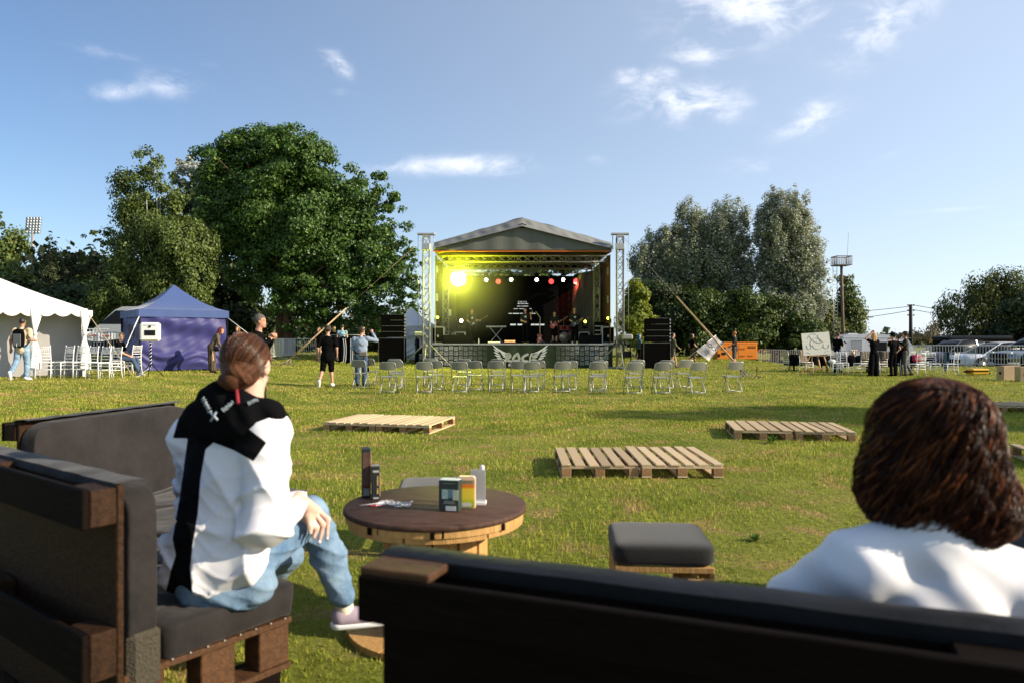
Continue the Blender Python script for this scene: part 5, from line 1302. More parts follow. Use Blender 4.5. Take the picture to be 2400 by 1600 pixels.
pbox('card_game_box','tall black carton with brown picture panels on the left of the spool table',859,1165,.045,.075,.255,14,K,[
 ('picture',0,.55,.85,.75,c('brown',(.10,.05,.035),noise=.5,nscale=30),'f'),('picture',0,.62,.9,.66,c('flame',(.5,.14,.05),noise=.8,nscale=22,col2=(.8,.55,.3)),'r'),('label',0,.12,.7,.16,c('greylab',(.25,.25,.25),noise=.5,nscale=90),'f'),('red_band',0,.22,.9,.04,c('redb',(.2,.01,.01)),'f')])
bx2=pbox('card_game_box','shorter black carton with orange flame side next to the tall carton',881,1170,.040,.055,.172,14,K,[
 ('picture',0,.45,.86,.7,c('flame2',(.85,.25,.04),noise=.8,nscale=25,col2=(.9,.6,.35)),'r'),('label',0,.05,.7,.05,c('greylab2',(.35,.35,.35)),'f'),('label',0,.85,.8,.06,c('greylab2',(.35,.35,.35)),'f'),('top_face',0,0,1,1,c('greytop',(.2,.2,.2)),'t')])
m=MB(); rr=random.Random(2)
for k in range(9):
    if k!=3: m.box((.009,-.0035,.035+k*.0105),(.009*rr.uniform(.7,1.1),.0008,.006))
m.build('title_lettering',c('goldt',(.5,.4,.15)),bx2)
g1=pbox('card_game_box','dark green carton with pale picture cards printed on the front',1052,1198,.098,.060,.150,-12,c('green',(.022,.04,.032)),[
 ('side_face',0,.5,.98,.98,c('grey_side',(.22,.22,.23)),'l'),('top_face',0,0,1,1,c('lav',(.40,.42,.55)),'t'),('picture',-.2,.56,.3,.3,c('card1',(.6,.72,.6),noise=.6,nscale=60,col2=(.12,.35,.28)),'f'),('picture',.08,.58,.26,.28,c('card2',(.25,.42,.45),noise=.6,nscale=60,col2=(.03,.1,.16)),'f'),('picture',.34,.54,.28,.32,c('card3',(.75,.68,.45),noise=.6,nscale=50,col2=(.45,.6,.45)),'f'),
 ('text_lines',.02,.335,.5,.012,c('tx',(.4,.42,.38)),'f'),('text_lines',.02,.30,.55,.012,c('tx',(.4,.42,.38)),'f'),('text_lines',.02,.265,.55,.012,c('tx',(.4,.42,.38)),'f'),('text_lines',.02,.90,.6,.03,c('tx2',(.12,.14,.10)),'f'),('barcode_label',.1,.11,.52,.15,c('white',(.75,.74,.70)),'f')])
def yb():
    p=tp(1092,1190); t=thing('card_game_box','yellow and orange carton with rounded corners in the middle of the spool table','box',p,R(-3),'small boxes on the spool table'); w,dp,h=.090,.035,.155
    cn=.012; poly=[(-w/2,0),(w/2,0),(w/2,h-cn),(w/2-cn*.3,h-cn*.3),(w/2-cn,h),(-w/2+cn,h),(-w/2+cn*.3,h-cn*.3),(-w/2,h-cn)]
    MB().prism(poly,0,dp).build('carton',c('cream',(.78,.55,.35)),t)
    ym=bpy.data.materials.new('yellow_print'); ym.use_nodes=True; nt=ym.node_tree; b=nt.nodes['Principled BSDF']; b.inputs['Roughness'].default_value=.4
    tc_=nt.nodes.new('ShaderNodeTexCoord'); s_=nt.nodes.new('ShaderNodeSeparateXYZ'); cr=nt.nodes.new('ShaderNodeValToRGB'); nt.links.new(tc_.outputs['Generated'],s_.inputs[0]); nt.links.new(s_.outputs['Z'],cr.inputs[0])
    e=cr.color_ramp; e.elements[0].color=(.35,.42,.02,1); e.elements[1].color=(.45,.14,.04,1)
    for p_,c_ in((.2,(.45,.50,.02,1)),(.35,(.80,.62,.05,1)),(.68,(.85,.62,.04,1)),(.73,(.85,.25,.01,1)),(.82,(.80,.18,.01,1)),(.87,(.50,.30,.14,1))):
        x=e.elements.new(p_); x.color=c_
    nt.links.new(cr.outputs[0],b.inputs['Base Color'])
    MB().box((0,-.0012,h*.46),(w*.90,.002,h*.86)).build('front_print',ym,t); MB().box((0,-.003,h*.12),(w*.58,.001,h*.12)).build('barcode_label',c('lab2',(.6,.58,.5)),t)
    m=MB()
    for i in range(5): m.box((-.03+i*.015,-.003,h*.85),(.010,.001,.013))
    m.build('title_marks',c('tg',(.25,.28,.18)),t)
yb()
p=tp(1120,1180); t=thing('menu_holder','clear grey plastic menu holder on the right of the boxes','menu holder',p,R(-5)); MB().box((0,.01,.085),(.072,.022,.17)).build('holder',mat('clear_grey',(.55,.55,.58),.15,alpha=.55),t); MB().box((0,.01,.006),(.08,.06,.012)).build('base',M_white,t); MB().ball((.02,.012,.18),(.013,.008,.016),6).build('white_tip',M_white,t)
p=tp(925,1182); t=thing('plastic_wrapper','crumpled clear wrapper with red marks lying on the spool table','wrapper',p); m=MB(); rr=random.Random(8)
q={}
def wr(u,v):
    k=(round(u,3),round(v,3)); 
    if k not in q: q[k]=rr.uniform(0,.010)
    return ((u-.5)*.17,(v-.5)*.10+.02*math.sin(u*6),.002+q[k])
m.grid(wr,16,9,smooth=False); m.build('film',mat('clear_film',(.7,.72,.78),.12,alpha=.35),t)
m=MB(); m.tube([(-.17,-.03,.004),(-.10,.0,.006),(-.06,.025,.008)],.002,5); m.build('tear_strip',M_white,t); MB().box((-.09,-.03,.004),(.05,.02,.002)).build('red_mark',mat('redm',(.6,.03,.05),.4),t)
def stool(px,py,htop,w,lab,rz):
    d=1700*(CAM_H-htop)/(py-793); x=(px-1200)/1700*d
    t=thing('padded_stool',lab,'stool',(x,d,0),R(rz),'charcoal stools by the spool table'); h=htop
    m=MB()
    def sq(u,v):
        th=(u-.5)*2*math.pi; ph=(v-.5)*math.pi; f=lambda w_,e:math.copysign(abs(w_)**e,w_); e1=.38; e2=.22
        return (w/2*f(math.cos(ph),e1)*f(math.cos(th),e2),w/2*f(math.cos(ph),e1)*f(math.sin(th),e2),h-.062+.058*f(math.sin(ph),e1)+(.012*math.sin(th*8) if -.3<ph<0 else 0)*.15)
    m.grid(sq,72,24); m.build('cushion',M_stool,t); k=w/2-.02
    for s in(-1,1):
        MB().box((0,s*k,h-.128),(w-.02,.022,.03),bev=.003).build('apron',M_yellow,t)
        o=MB().box((0,s*k,.06),(w-.04,.022,.09),bev=.003).build('lower_board',M_yellow,t)
        for x_ in(-1,1):
            MB().box((x_*(k-.055),s*(k-.0),h/2-.085),(.13,.03,h-.17),bev=.003).build('leg',M_yellow,t)
        MB().box((s*k,0,h-.2),(.022,w-.05,.12),bev=.003).build('side_board',M_block,t)
        MB().box((.02,s*k,h-.205),(.12,.02,.028),bev=.003).build('slat',M_yellow,t)
    return t
stool(1543,1243,.45,.50,'charcoal padded stool on pale wooden base, right of the spool table',-4); stool(1017,1127,.46,.48,'charcoal padded stool hidden behind the spool table',4)
# loose things on the folding chairs
p=Vector(gz(845,20.95)); 
t=thing('water_bottle','clear water bottle standing on the folding chair seat','bottle',(p.x-.02,p.y,p.z+.442)); MB().lathe([(.028,0),(.032,.02),(.032,.14),(.012,.20),(.012,.215)],n=14).build('body',mat('clear_plastic',(.8,.85,.85),.15,trans=.6),t); MB().lathe([(.014,.213),(.014,.235)],n=10).build('cap',M_white,t)
p=gz(863,22.2); t=thing('camera_bag','small black camera bag on the folding chair seat','bag',(p[0]-.05,p[1],p[2]+.445)); MB().box((0,0,.06),(.16,.12,.12),bev=.02).build('body',M_clb,t); m=MB(); m.tube([(-.07,0,.11),(-.04,0,.17),(.04,0,.17),(.07,0,.11)],.008,5); m.build('strap',M_black,t)
# ---------------------------------------------------------------- poles, buildings, vehicles
def lighting_pole():
    x,y,z=gz(1972,56); k=1700/56; t=thing('lighting_mast','tall brown lighting mast with a wire cage on top','mast',(x,y,z)); H_=CAM_H+(793-622)/k-z
    m=MB(); m.tube([(.18,0,0),(.0,0,H_)],[.13,.10],10); m.build('mast',mat('rusty_pole',(.17,.12,.085),.8,noise=.4,nscale=3),t)
    m=MB(); w=.56; h=.66
    for z_ in(H_,H_+h): 
        for a,b_ in(((-w,-w),(w,-w)),((w,-w),(w,w)),((w,w),(-w,w)),((-w,w),(-w,-w))): m.beam((*a,z_),(*b_,z_),.05,.06)
    for i in range(9):
        a=-w+2*w*i/8
        for s in(-1,1): m.tube([(a,s*w,H_),(a,s*w,H_+h)],.018,4); m.tube([(s*w,a,H_),(s*w,a,H_+h)],.018,4)
    m.box((0,0,H_-.02),(1.1,1.1,.05)); m.tube([(.6,.3,H_+h),(.68,.3,H_+h+1.9)],.012,4); m.build('cage',mat('cage_steel',(.22,.20,.18),.6,.4),t)
    m=MB()
    for s in(-.55,-.25): m.tube([(s,0,.3),(s-.1,0,H_)],.022,5)
    for i in range(26): zz=.6+i*(H_-.8)/26; m.tube([(-.56-.004*i,0,zz),(-.26-.004*i,0,zz)],.014,4)
    m.build('ladder',M_galv,t)
lighting_pole()
def stadium_light():
    x,y=(77-1200)/1700*150,150; k=1700/150; t=thing('floodlight_mast','distant stadium floodlight mast above the trees at the left','floodlight',(x,y,0)); H_=CAM_H+(793-540)/k
    MB().tube([(0,0,0),(0,0,H_)],[.45,.28],8).build('mast',M_galv,t); m=MB(); 
    for i in range(5):
        for j in range(6):
            m.lathe([(.32,0),(.2,.2)],(-1.25+i*.62+.05*j,-.2,H_-.4+j*.56),8,axis='y')
    m.build('lamp_heads',M_galv,t); m=MB()
    for j in range(7): m.beam((-1.6+.05*j,0,H_-.7+j*.56),(1.6+.05*j,0,H_-.7+j*.56),.07,.07)
    for i in range(6): m.beam((-1.6+i*.64,0,H_-.7),(-1.25+i*.64,0,H_+2.7),.06,.06)
    m.build('lamp_rack',M_galv,t)
stadium_light()
def utility():
    x,y,z=gz(2135,62); t=thing('utility_pole','dark utility pole with insulators against the pale sky','utility pole',(x,y,z)); k=1700/62; H_=CAM_H+(793-714)/k-z
    MB().tube([(0,0,0),(-.03,0,H_)],[.17,.13],8).build('pole',mat('dark_pole',(.035,.03,.028),.8),t)
    m=MB()
    for z_ in(-.1,-.55,-.95):
        for s in(-1,1): m.lathe([(.05,0),(.06,.08),(.03,.12)],(s*.25,0,H_+z_),8); m.beam((0,0,H_+z_),(s*.25,0,H_+z_),.03,.03)
    m.build('insulators',M_black,t)
    for j,(hz,tx,ty_,tz,sag) in enumerate(((H_-.5,-12.2,24,4.6,1.1),(H_-.15,-15.5,26,4.3,.6),(H_-.4,18,-3,3.2,.8),(H_-.0,16,2,3.2,.4))):
        m=MB(); a=Vector((0,0,hz)); b_=Vector((tx,ty_,tz-z)); pts=[a.lerp(b_,i/16)-Vector((0,0,sag*4*(i/16)*(1-i/16))) for i in range(17)]; m.tube(pts,.022,4); m.build('wire',M_black,t)
utility()
x,y=(1996-1200)/1700*92+.75,92; t=thing('brick_building','red brick building corner with overhanging grey roof','building',(x,y,-.4))
br=bpy.data.materials.new('red_brick'); br.use_nodes=True; nt=br.node_tree; b=nt.nodes['Principled BSDF']; bt_=nt.nodes.new('ShaderNodeTexBrick'); bt_.inputs['Color1'].default_value=(.33,.085,.04,1); bt_.inputs['Color2'].default_value=(.25,.06,.03,1); bt_.inputs['Mortar'].default_value=(.3,.2,.15,1); bt_.inputs['Scale'].default_value=4
tcx=nt.nodes.new('ShaderNodeTexCoord'); nt.links.new(tcx.outputs['Object'],bt_.inputs[0]); nt.links.new(bt_.outputs[0],b.inputs['Base Color'])
MB().box((-2.4,3,2.2),(6,6,4.4)).build('wall',br,t); MB().box((-2.2,3,4.52),(7.6,7.6,.18)).build('roof',M_galv,t)
m=MB(); m.box((-3.4,-.02,2.6),(1.2,.06,1.3)); m.build('window',M_blackg,t)
M_glass=mat('car_glass',(.008,.010,.012),.35,spec=.2)
M_tyre=mat('tyre',(.015,.015,.015),.8); M_rim=mat('alloy_rim',(.5,.5,.5),.3,.8)
def car(name,lab,loc,rz,paint,prof,roof,W_=1.84,L_=4.7,wb=(.85,3.6),wr=.36,lights=True):
    """prof: lower body side outline (x from nose), roof: glasshouse outline; nose at x=0, built along +X"""
    t=thing(name,lab,'car',loc,rz,'parked cars behind the fence'); hw=W_/2
    n=11
    def section(pts,zt,narrow):
        m=MB(); k=len(pts); vs=[]
        for j in range(n+1):
            s=2*j/n-1; y=hw*s
            for (x,z) in pts:
                f=abs(s)**5; cx=L_/2; xx=cx+(x-cx)*(1-.045*f); zz=z-(.05*f if z>.7 else 0); yy=y*(1-narrow*max(0,z-.85)/.75); vs.append((xx,yy,zz))
        fs=[]
        for j in range(n):
            for i in range(k): a=j*k+i; b_=j*k+(i+1)%k; fs.append((a,b_,b_+k,a+k))
        fs.append(tuple(range(k))); fs.append(tuple(n*k+i for i in range(k))[::-1]); m.add(vs,fs,0,True); return m
    bd=section(prof,0,.10).build('body',paint,t)
    gh=section(roof,0,.26).build('windows',M_glass,t)
    # roof skin and pillars
    rp=[p for p in roof if p[1]>max(q[1] for q in roof)-.09]
    x0=min(p[0] for p in rp);x1=max(p[0] for p in rp); zt=max(p[1] for p in roof)
    m=MB(); ny_=hw*(1-.26*(zt-.85)/.75); m.grid(lambda u,v:(x0-.05+u*(x1-x0+.1),(2*v-1)*(ny_-.02),zt+.012-.03*abs(2*v-1)**4-.05*abs(2*u-1)**3),14,8); 
    for s in(-1,1):
        for (a,b_) in ((roof[0],rp[0]),(roof[-1],rp[-1])):
            m.beam((a[0],s*hw*(1-.26*(a[1]-.85)/.75),a[1]),(b_[0],s*(ny_+.005),b_[1]),.055,.04)
        xm=(x0+x1)/2+.15; m.beam((xm,s*hw*.985,.98),(xm,s*(ny_+.01),zt-.04),.07,.05)
    m.build('roof',paint,t)
    for x_ in wb:
        for s in(-1,1):
            ar=MB(); ar.lathe([(wr+.07,-.02),(wr+.07,.02),(wr+.03,.03)],(x_,s*(hw-.01),wr),24,axis='y'); ar.build('wheel_arch',M_black,t)
            w_=MB(); w_.lathe([(wr*.6,-.11),(wr*.95,-.11),(wr,-.07),(wr,.07),(wr*.95,.11),(wr*.6,.11)],(x_,s*(hw-.08),wr),24,axis='y',cap=False); w_=w_.build('wheel',M_tyre,t)
            m=MB(); m.lathe([(.0001,.0),(wr*.15,.0),(wr*.62,-.02)],(x_,s*(hw+.02) if s>0 else -(hw+.02),wr),20,axis='y')
            for q in range(5):
                a=q*2*math.pi/5; m.beam((x_,s*(hw+.03),wr),(x_+math.cos(a)*wr*.6,s*(hw+.03),wr+math.sin(a)*wr*.6),.07,.03,up=(0,1,0))
            setp(m.build('rim',M_rim,None),w_)
    if lights:
        for s in(-1,1):
            MB().box((.10,s*(hw-.30),.72),(.16,.34,.13),bev=.04).build('headlight',mat('headlight',(.75,.78,.8),.1,spec=.9),t)
            m=MB(); m.box((1.45,s*(hw+.09),1.02),(.12,.18,.13),bev=.04); m.beam((1.45,s*(hw-.02),.98),(1.45,s*(hw+.06),1.0),.04,.04); m.build('wing_mirror',paint,t)
        MB().box((.0,0,.58),(.08,1.05,.26),bev=.03).build('grille',M_black,t); MB().box((.06,0,.32),(.10,1.4,.12),bev=.02).build('bumper_vent',M_black,t)
    return t
SUVb=[(.05,.30),(.0,.55),(.06,.80),(.22,.93),(1.15,1.03),(2.4,1.06),(4.1,1.08),(4.62,1.0),(4.7,.7),(4.66,.32)]
SUVr=[(1.12,1.0),(1.95,1.52),(2.3,1.63),(3.4,1.66),(4.2,1.58),(4.62,1.05)]
SEDb=[(.05,.25),(.0,.5),(.08,.68),(.35,.78),(1.2,.90),(2.4,.93),(4.0,.96),(4.6,.9),(4.68,.6),(4.62,.28)]
SEDr=[(1.15,.88),(2.0,1.36),(2.4,1.44),(3.2,1.44),(4.0,1.2),(4.4,.94)]
cw=mat('white_car_paint',(.80,.81,.84),.25,spec=.5); cg=mat('grey_car_paint',(.10,.10,.11),.25,.5); cs=mat('silver_blue_paint',(.26,.29,.34),.22,.6)
def cp(px,d): x=(px-1200)/1700*d; return (x,d,G(x,d))
car('suv_car','white parked SUV with dark wheel arches behind the right barriers',cp(2236,40.6),R(4),cw,SUVb,SUVr,wb=(.92,3.65),wr=.38)
car('suv_car','silver blue parked car nose at the right edge in front of the white SUV',cp(2340,37.9),R(6),cs,SEDb,SUVr[:1]+[(x,z*.95) for x,z in SUVr[1:]],wb=(.88,3.6),wr=.36)
car('suv_car','dark grey parked SUV left of the white one',cp(2165,44.8),R(16),cg,[(x,z*1.05) for x,z in SUVb],[(x,z*1.08) for x,z in SUVr],wb=(.95,3.7),wr=.40)
car('sedan_car','pale low parked car beside the utility pole',cp(2138,48.5),R(10),mat('pale_car',(.50,.52,.56),.2,.2),SEDb,SEDr,wb=(.9,3.5),wr=.33)
# caravan
def caravan():
    x,y=(1968-1200)/1700*47,47; z=-.42; t=thing('caravan','old white caravan behind the fence with small dark windows','caravan',(x,y,z),R(-9)); L_=4.4;W_=2.0
    poly=[(.10,.45),(.0,.9),(.05,1.55),(.25,2.0),(.6,2.13),(2.0,2.16),(3.4,2.08),(4.1,1.85),(4.45,1.35),(4.5,.8),(4.35,.45)]
    M_cv=mat('caravan_shell',(.80,.80,.76),.4,noise=.08,nscale=1.5)
    MB().prism(poly,0,W_).build('body',M_cv,t)
    for a,b_,w_,h_,mm in((1.05,1.42,.66,.62,M_galv),(2.55,1.36,.62,.56,M_blackg),(3.75,1.30,.55,.52,M_blackg)):
        o=MB().box((a,-.012,b_),(w_,.03,h_),bev=.02).build('window',mm,t); setp(MB().box((a,-.02,b_+h_/2+.02),(w_+.08,.03,.03)).build('window_frame',M_galv,None),o)
    m=MB(); m.box((2.25,-.006,1.9),(4.1,.014,.03)); m.box((2.25,-.006,.95),(4.4,.014,.02)); m.build('trim_line',M_galv,t)
    MB().box((-.0,1.0,1.35),(.03,1.2,.5)).build('end_window',M_blackg,t); MB().box((-.005,1.0,1.75),(.05,1.6,.04)).build('end_trim',M_galv,t)
    m=MB(); m.box((1.0,1,2.17),(.6,.6,.06)); m.box((2.2,.8,2.2),(.9,.5,.05)); m.build('roof_vent',M_cv,t)
    m=MB()
    for q in (2.9,3.3,3.7): m.tube([(q,1,2.0),(q,1,2.55)],.01,4)
    m.build('aerial',M_galv,t)
    for s in(0,W_): MB().lathe([(.2,-.08),(.33,-.08),(.33,.08),(.2,.08)],(2.3,s,.33),20,axis='y').build('wheel',M_tyre,t)
caravan()
# dark lorry roof behind the cars, under the willow
t=thing('canopy_trailer','long black flat topped trailer roof above the parked cars','trailer',cp(2300,47.5),0); z=t.location.z
MB().box((0,1,1.9),(4.3,2.0,.30),bev=.1).build('roof',M_blackg,t); MB().box((0,1,1.1),(4.1,1.9,1.3)).build('body',M_black,t)
for x_ in(-1.2,1.2): MB().lathe([(.2,-.1),(.36,-.1),(.36,.1),(.2,.1)],(x_,0,.36),20,axis='y').build('wheel',M_tyre,t)
# tarmac of the car park
road=MB().grid(lambda u,v:(14+u*40,40.2+v*16,-.40+.006),8,6).build('car_park',mat('dusty_tarmac',(.30,.22,.18),.9,noise=.3,nscale=3)); road.location.z=-.016+.02; tag(road,kind='structure')
# van and sponsored car behind the left barriers
def left_van():
    x,y=(218-1200)/1700*33.5,33.5; z=.75; t=thing('white_van','white van with sloping windscreen parked under the trees','van',(x,y,G(x,y)),0)
    cwv=mat('van_paint',(.45,.46,.47),.35,noise=.1)
    poly=[(0,.35),(-.05,1.15),(.25,1.35),(1.0,2.05),(1.35,2.2),(4.2,2.25),(4.4,1.9),(4.4,.35)]
    MB().prism(poly,0,1.9).build('body',cwv,t); MB().add([(.3,-.01,1.4),(1.05,-.01,2.02),(1.7,-.01,2.02),(1.7,-.01,1.4)],[(0,1,2,3)]).build('side_window',M_glass,t)
    m=MB(); m.add([(.22,.1,1.37),(.98,.1,2.06),(.98,1.8,2.06),(.22,1.8,1.37)],[(0,1,2,3)]); m.build('windscreen',M_glass,t,loc=(-.03,0,.02))
    for a in(.8,3.6): MB().lathe([(.2,-.1),(.34,-.1),(.34,.1),(.2,.1)],(a,0,.34),18,axis='y').build('wheel',M_tyre,t)
left_van()
x,y=(205-1200)/1700*30.6,30.6
t=thing('market_stall','black counter draped with white printed cloth behind the left barriers','stall',(x,y,G(x,y)))
MB().box((.6,.5,.45),(3.0,.8,.9)).build('counter',M_black,t); m=MB(); m.grid(lambda u,v:(-.9+3.0*u,.08+.02*math.sin(u*40),.98-.32*v+.05*math.sin(u*11)),30,4); m.grid(lambda u,v:(-.9+3.0*u,.08+.8*v,.98+.05*math.sin(u*11)),30,4); m.build('printed_cloth',M_tentw,t)
m=MB(); m.box((.1,.04,.86),(.5,.01,.05)); m.box((.75,.04,.84),(.3,.01,.06)); m.build('red_print',mat('redp',(.45,.04,.04),.6),t)
# generator
def generator():
    x,y=(1728-1200)/1700*50,50; t=thing('generator','orange box generator on a black base in front of the shrubs','generator',(x,y,G(x,y)-.05),R(1)); w=2.78; h=1.18; z0=.10
    M_or=mat('orange_paint',(.78,.23,.012),.42,noise=.06); M_or2=mat('orange_dark',(.50,.13,.01),.5)
    MB().box((0,.5,z0+h/2),(w,1.0,h),bev=.03).build('housing',M_or,t); MB().box((0,.5,.0),(w+.06,1.04,.22)).build('base',M_black,t)
    m=MB(); 
    for px_ in(-.62,.1): m.box((px_,-.004,z0+h*.47),(.008,.01,h*.82))
    m.box((0,-.004,z0+h*.9),(w*.96,.01,.008)); m.build('panel_seam',M_or2,t)
    for (a,b_,ww,hh,mm) in((-.95,.74,.28,.17,M_blackg),(-.95,.40,.28,.17,M_blackg),(-1.28,.28,.16,.22,M_black)): MB().box((a,-.01,z0+b_),(ww,.02,hh),bev=.01).build('control_window',mm,t)
    for a,b_ in((.36,.72),(.36,.24),(.9,.24)):
        m=MB()
        for k in range(4): m.box((a,-.008,z0+b_-.04+k*.026),(.38,.012,.012))
        m.build('vent_louvre',M_or2,t)
    m=MB(); m.box((1.0,-.008,z0+.84),(.52,.012,.14)); m.build('name_plate',M_black,t)
    m=MB()
    for k in range(9): m.box((.80+k*.05,-.016,z0+.84),(.026 if k%3 else .034,.004,.075 if k%2 else .085))
    m.build('plate_lettering',M_or,t); text('.ru',.1,M_white,t,(.35,-.05,.01),ext=.002); MB().box((-1.05,-.045,.02),(.26,.01,.03)).build('base_sticker',M_white,t)
generator()
# photo booth
def booth():
    d=22.3; x=(352-1200)/1700*d; z=G(x,d); t=thing('photo_booth','white square photo booth head with dark screen on a striped tripod','photo booth',(x,d,z),R(12)); M_bw=mat('booth_white',(.80,.79,.75),.35)
    MB().box((0,.02,1.37),(.58,.20,.58),bev=.06).build('housing',M_bw,t); MB().box((.01,-.085,1.34),(.31,.012,.165),bev=.004).build('screen',M_blackg,t); MB().lathe([(.034,-.012),(.034,.012)],(.01,-.088,1.53),16,axis='y').build('lens',M_blackg,t)
    MB().box((0,-.083,1.575),(.36,.01,.02)).build('light_bar',M_galv,t)
    m=MB(); m.tube([(0,.02,.30),(0,.02,1.10)],.024,10); m.build('pole',M_black,t); m=MB(); pts=[(.028*math.cos(a*.55),.02+.028*math.sin(a*.55),.32+a*.0092) for a in range(0,80)]; m.tube(pts,.009,5); m.build('striped_cable',M_white,t)
    for a in(-1.5,.5,2.6):
        m=MB(); m.tube([(0,.02,.42),(.38*math.cos(a),.02+.38*math.sin(a),.01)],.014,6); m.build('leg',M_black,t)
    m=MB(); m.tube([(0,0,.28),(-.15,.1,.2),(-.3,-.1,.02),(-.5,-.25,.01)],.01,6); m.build('cable',M_white,t)
booth()
# clothes rail with striped track suits
x,d,z=gz(812,33.5); t=thing('clothes_rail','metal rail hung with black clothes with white stripes','clothes rail',(x,d,z))
m=MB(); m.tube([(-.75,0,1.32),(.85,0,1.32)],.016,6)
for s in(-.75,.85): m.tube([(s,0,0),(s,0,1.32)],.014,6); m.tube([(s,-.25,.01),(s,.25,.01)],.014,6)
m.build('rail_frame',M_galv,t)
for k,(px_,w_,L_,st) in enumerate(((-.5,.34,1.1,0),(-.15,.36,1.15,1),(.2,.34,1.2,1),(.55,.3,.95,0))):
    g_c=thing('hanging_garment',['plain black garment at the left of the rail','black garment with curved white stripes on the rail','black garment with two straight white stripes on the rail','brown garment with a white tag at the right of the rail'][k],'garment',(x+px_,d,z),0,'garments on the clothes rail')
    mm=M_clb if k<3 else mat('brown_cloth',(.12,.07,.045),.9)
    m=MB(); m.grid(lambda u,v:(-w_/2+w_*u+.02*math.sin(v*6),-.10+.03*math.sin(u*12),1.27-.10*abs(2*u-1)**1.5*(1 if v<.1 else 1)-L_*v),12,10); m.build('cloth',mm,g_c)
    m=MB()
    if st:
        for s_ in(.55,.8): m.grid(lambda u,v:(-w_/2+w_*s_+.03*u+.05*math.sin(v*3)*(k==1),-.145,1.22-L_*.93*v-.06),2,10)
    else: m.box((.05,-.145,.95),(.08,.01,.10))
    m.build('stripe' if st else 'tag',M_white,g_c)
# ---------------------------------------------------------------- people (smooth distance fields meshed as one surface)
def seg_d(P,a,b,ra,rb):
    a=np.asarray(a,np.float32);b=np.asarray(b,np.float32); ab=b-a; L2=float(ab@ab)+1e-12
    t=np.clip(((P-a)@ab)/L2,0,1); q=P-a-t[...,None]*ab; return np.sqrt((q*q).sum(-1))-(ra+(rb-ra)*t)
def ell_d(P,c,r,rot=None):
    q=P-np.asarray(c,np.float32)
    if rot is not None: q=q@np.array(rot,np.float32)   # columns are axes
    r=np.asarray(r,np.float32); k0=np.sqrt(((q/r)**2).sum(-1)); k1=np.sqrt(((q/(r*r))**2).sum(-1))+1e-9
    return k0*(k0-1)/k1
def field(prims,h,k=.02,post=None):
    lo=np.full(3,1e9);hi=np.full(3,-1e9)
    def bb(p):
        if p[0]=='c': a,b,ra,rb=p[1:5]; r=max(ra,rb); return np.minimum(a,b)-r,np.maximum(a,b)+r
        c,r=np.array(p[1]),np.array(p[2]); 
        if len(p)>3 and p[3] is not None: r=np.full(3,max(r))
        return c-r,c+r
    for p in prims: l,u=bb(p); lo=np.minimum(lo,l);hi=np.maximum(hi,u)
    lo=lo-3*h-k;hi=hi+3*h+k; n=np.ceil((hi-lo)/h).astype(int)+1
    V=np.full(n,.5,np.float32)
    ax=[(lo[i]+np.arange(n[i])*h).astype(np.float32) for i in range(3)]
    for p in prims:
        l,u=bb(p); i0=np.maximum(((l-lo-k-3*h)/h).astype(int),0); i1=np.minimum(((u-lo+k+3*h)/h).astype(int)+2,n)
        sl=tuple(slice(a,b) for a,b in zip(i0,i1)); P=np.stack(np.meshgrid(*[ax[i][sl[i]] for i in range(3)],indexing='ij'),-1)
        d=seg_d(P,*p[1:5]) if p[0]=='c' else ell_d(P,p[1],p[2],p[3] if len(p)>3 else None)
        A=V[sl]; hh=np.maximum(k-np.abs(A-d),0)/k; V[sl]=np.minimum(A,d)-hh*hh*k*.25
    if post is not None:
        P=np.stack(np.meshgrid(*ax,indexing='ij'),-1); V=post(V,P)
    return V,lo
def surf(V,lo,h):
    ins=V<0; n=V.shape
    c=[ins[i:n[0]-1+i,j:n[1]-1+j,k:n[2]-1+k] for i in(0,1) for j in(0,1) for k in(0,1)]
    s=sum(x.astype(np.int8) for x in c); act=(s>0)&(s<8); ids=np.argwhere(act)
    idx=np.full(act.shape,-1,np.int64); idx[act]=np.arange(len(ids))
    cor=np.array([(i,j,k) for i in(0,1) for j in(0,1) for k in(0,1)])
    vals=np.stack([V[ids[:,0]+a,ids[:,1]+b,ids[:,2]+e] for a,b,e in cor],1)
    acc=np.zeros((len(ids),3));cnt=np.zeros(len(ids))
    for a in range(8):
        for b in range(a+1,8):
            if np.abs(cor[a]-cor[b]).sum()!=1: continue
            m=(vals[:,a]<0)!=(vals[:,b]<0); t=vals[m,a]/(vals[m,a]-vals[m,b]); acc[m]+=cor[a]+(cor[b]-cor[a])*t[:,None]; cnt[m]+=1
    VV=lo+(ids+acc/cnt[:,None])*h; F=[]
    for ax_ in range(3):
        u,w=[(1,2),(2,0),(0,1)][ax_]
        A=ins[tuple(slice(0,n[i]-1) if i==ax_ else slice(1,n[i]-1) for i in range(3))]; B=ins[tuple(slice(1,n[i]) if i==ax_ else slice(1,n[i]-1) for i in range(3))]
        for flip,m in((0,A&~B),(1,B&~A)):
            e=np.argwhere(m)
            if not len(e): continue
            e=e.copy(); e[:,u]+=1; e[:,w]+=1
            def g(du,dw): q=e.copy(); q[:,u]-=du; q[:,w]-=dw; return idx[q[:,0],q[:,1],q[:,2]]
            f=np.stack([g(1,1),g(0,1),g(0,0),g(1,0)],1); F.append(f[:,::-1] if flip else f)
    F=np.concatenate(F); F=F[(F>=0).all(1)]
    return VV,F
def blob(name,prims,mtl,parent,h=.016,k=.02,post=None,smooth=2,xf=None):
    V,lo=field(prims,h,k,post); P,F=surf(V,lo,h)
    if xf is not None: P=xf(P)
    return mesh_np(name,P,F,mtl,parent,smooth=True)
v=lambda *a: np.array(a,float)
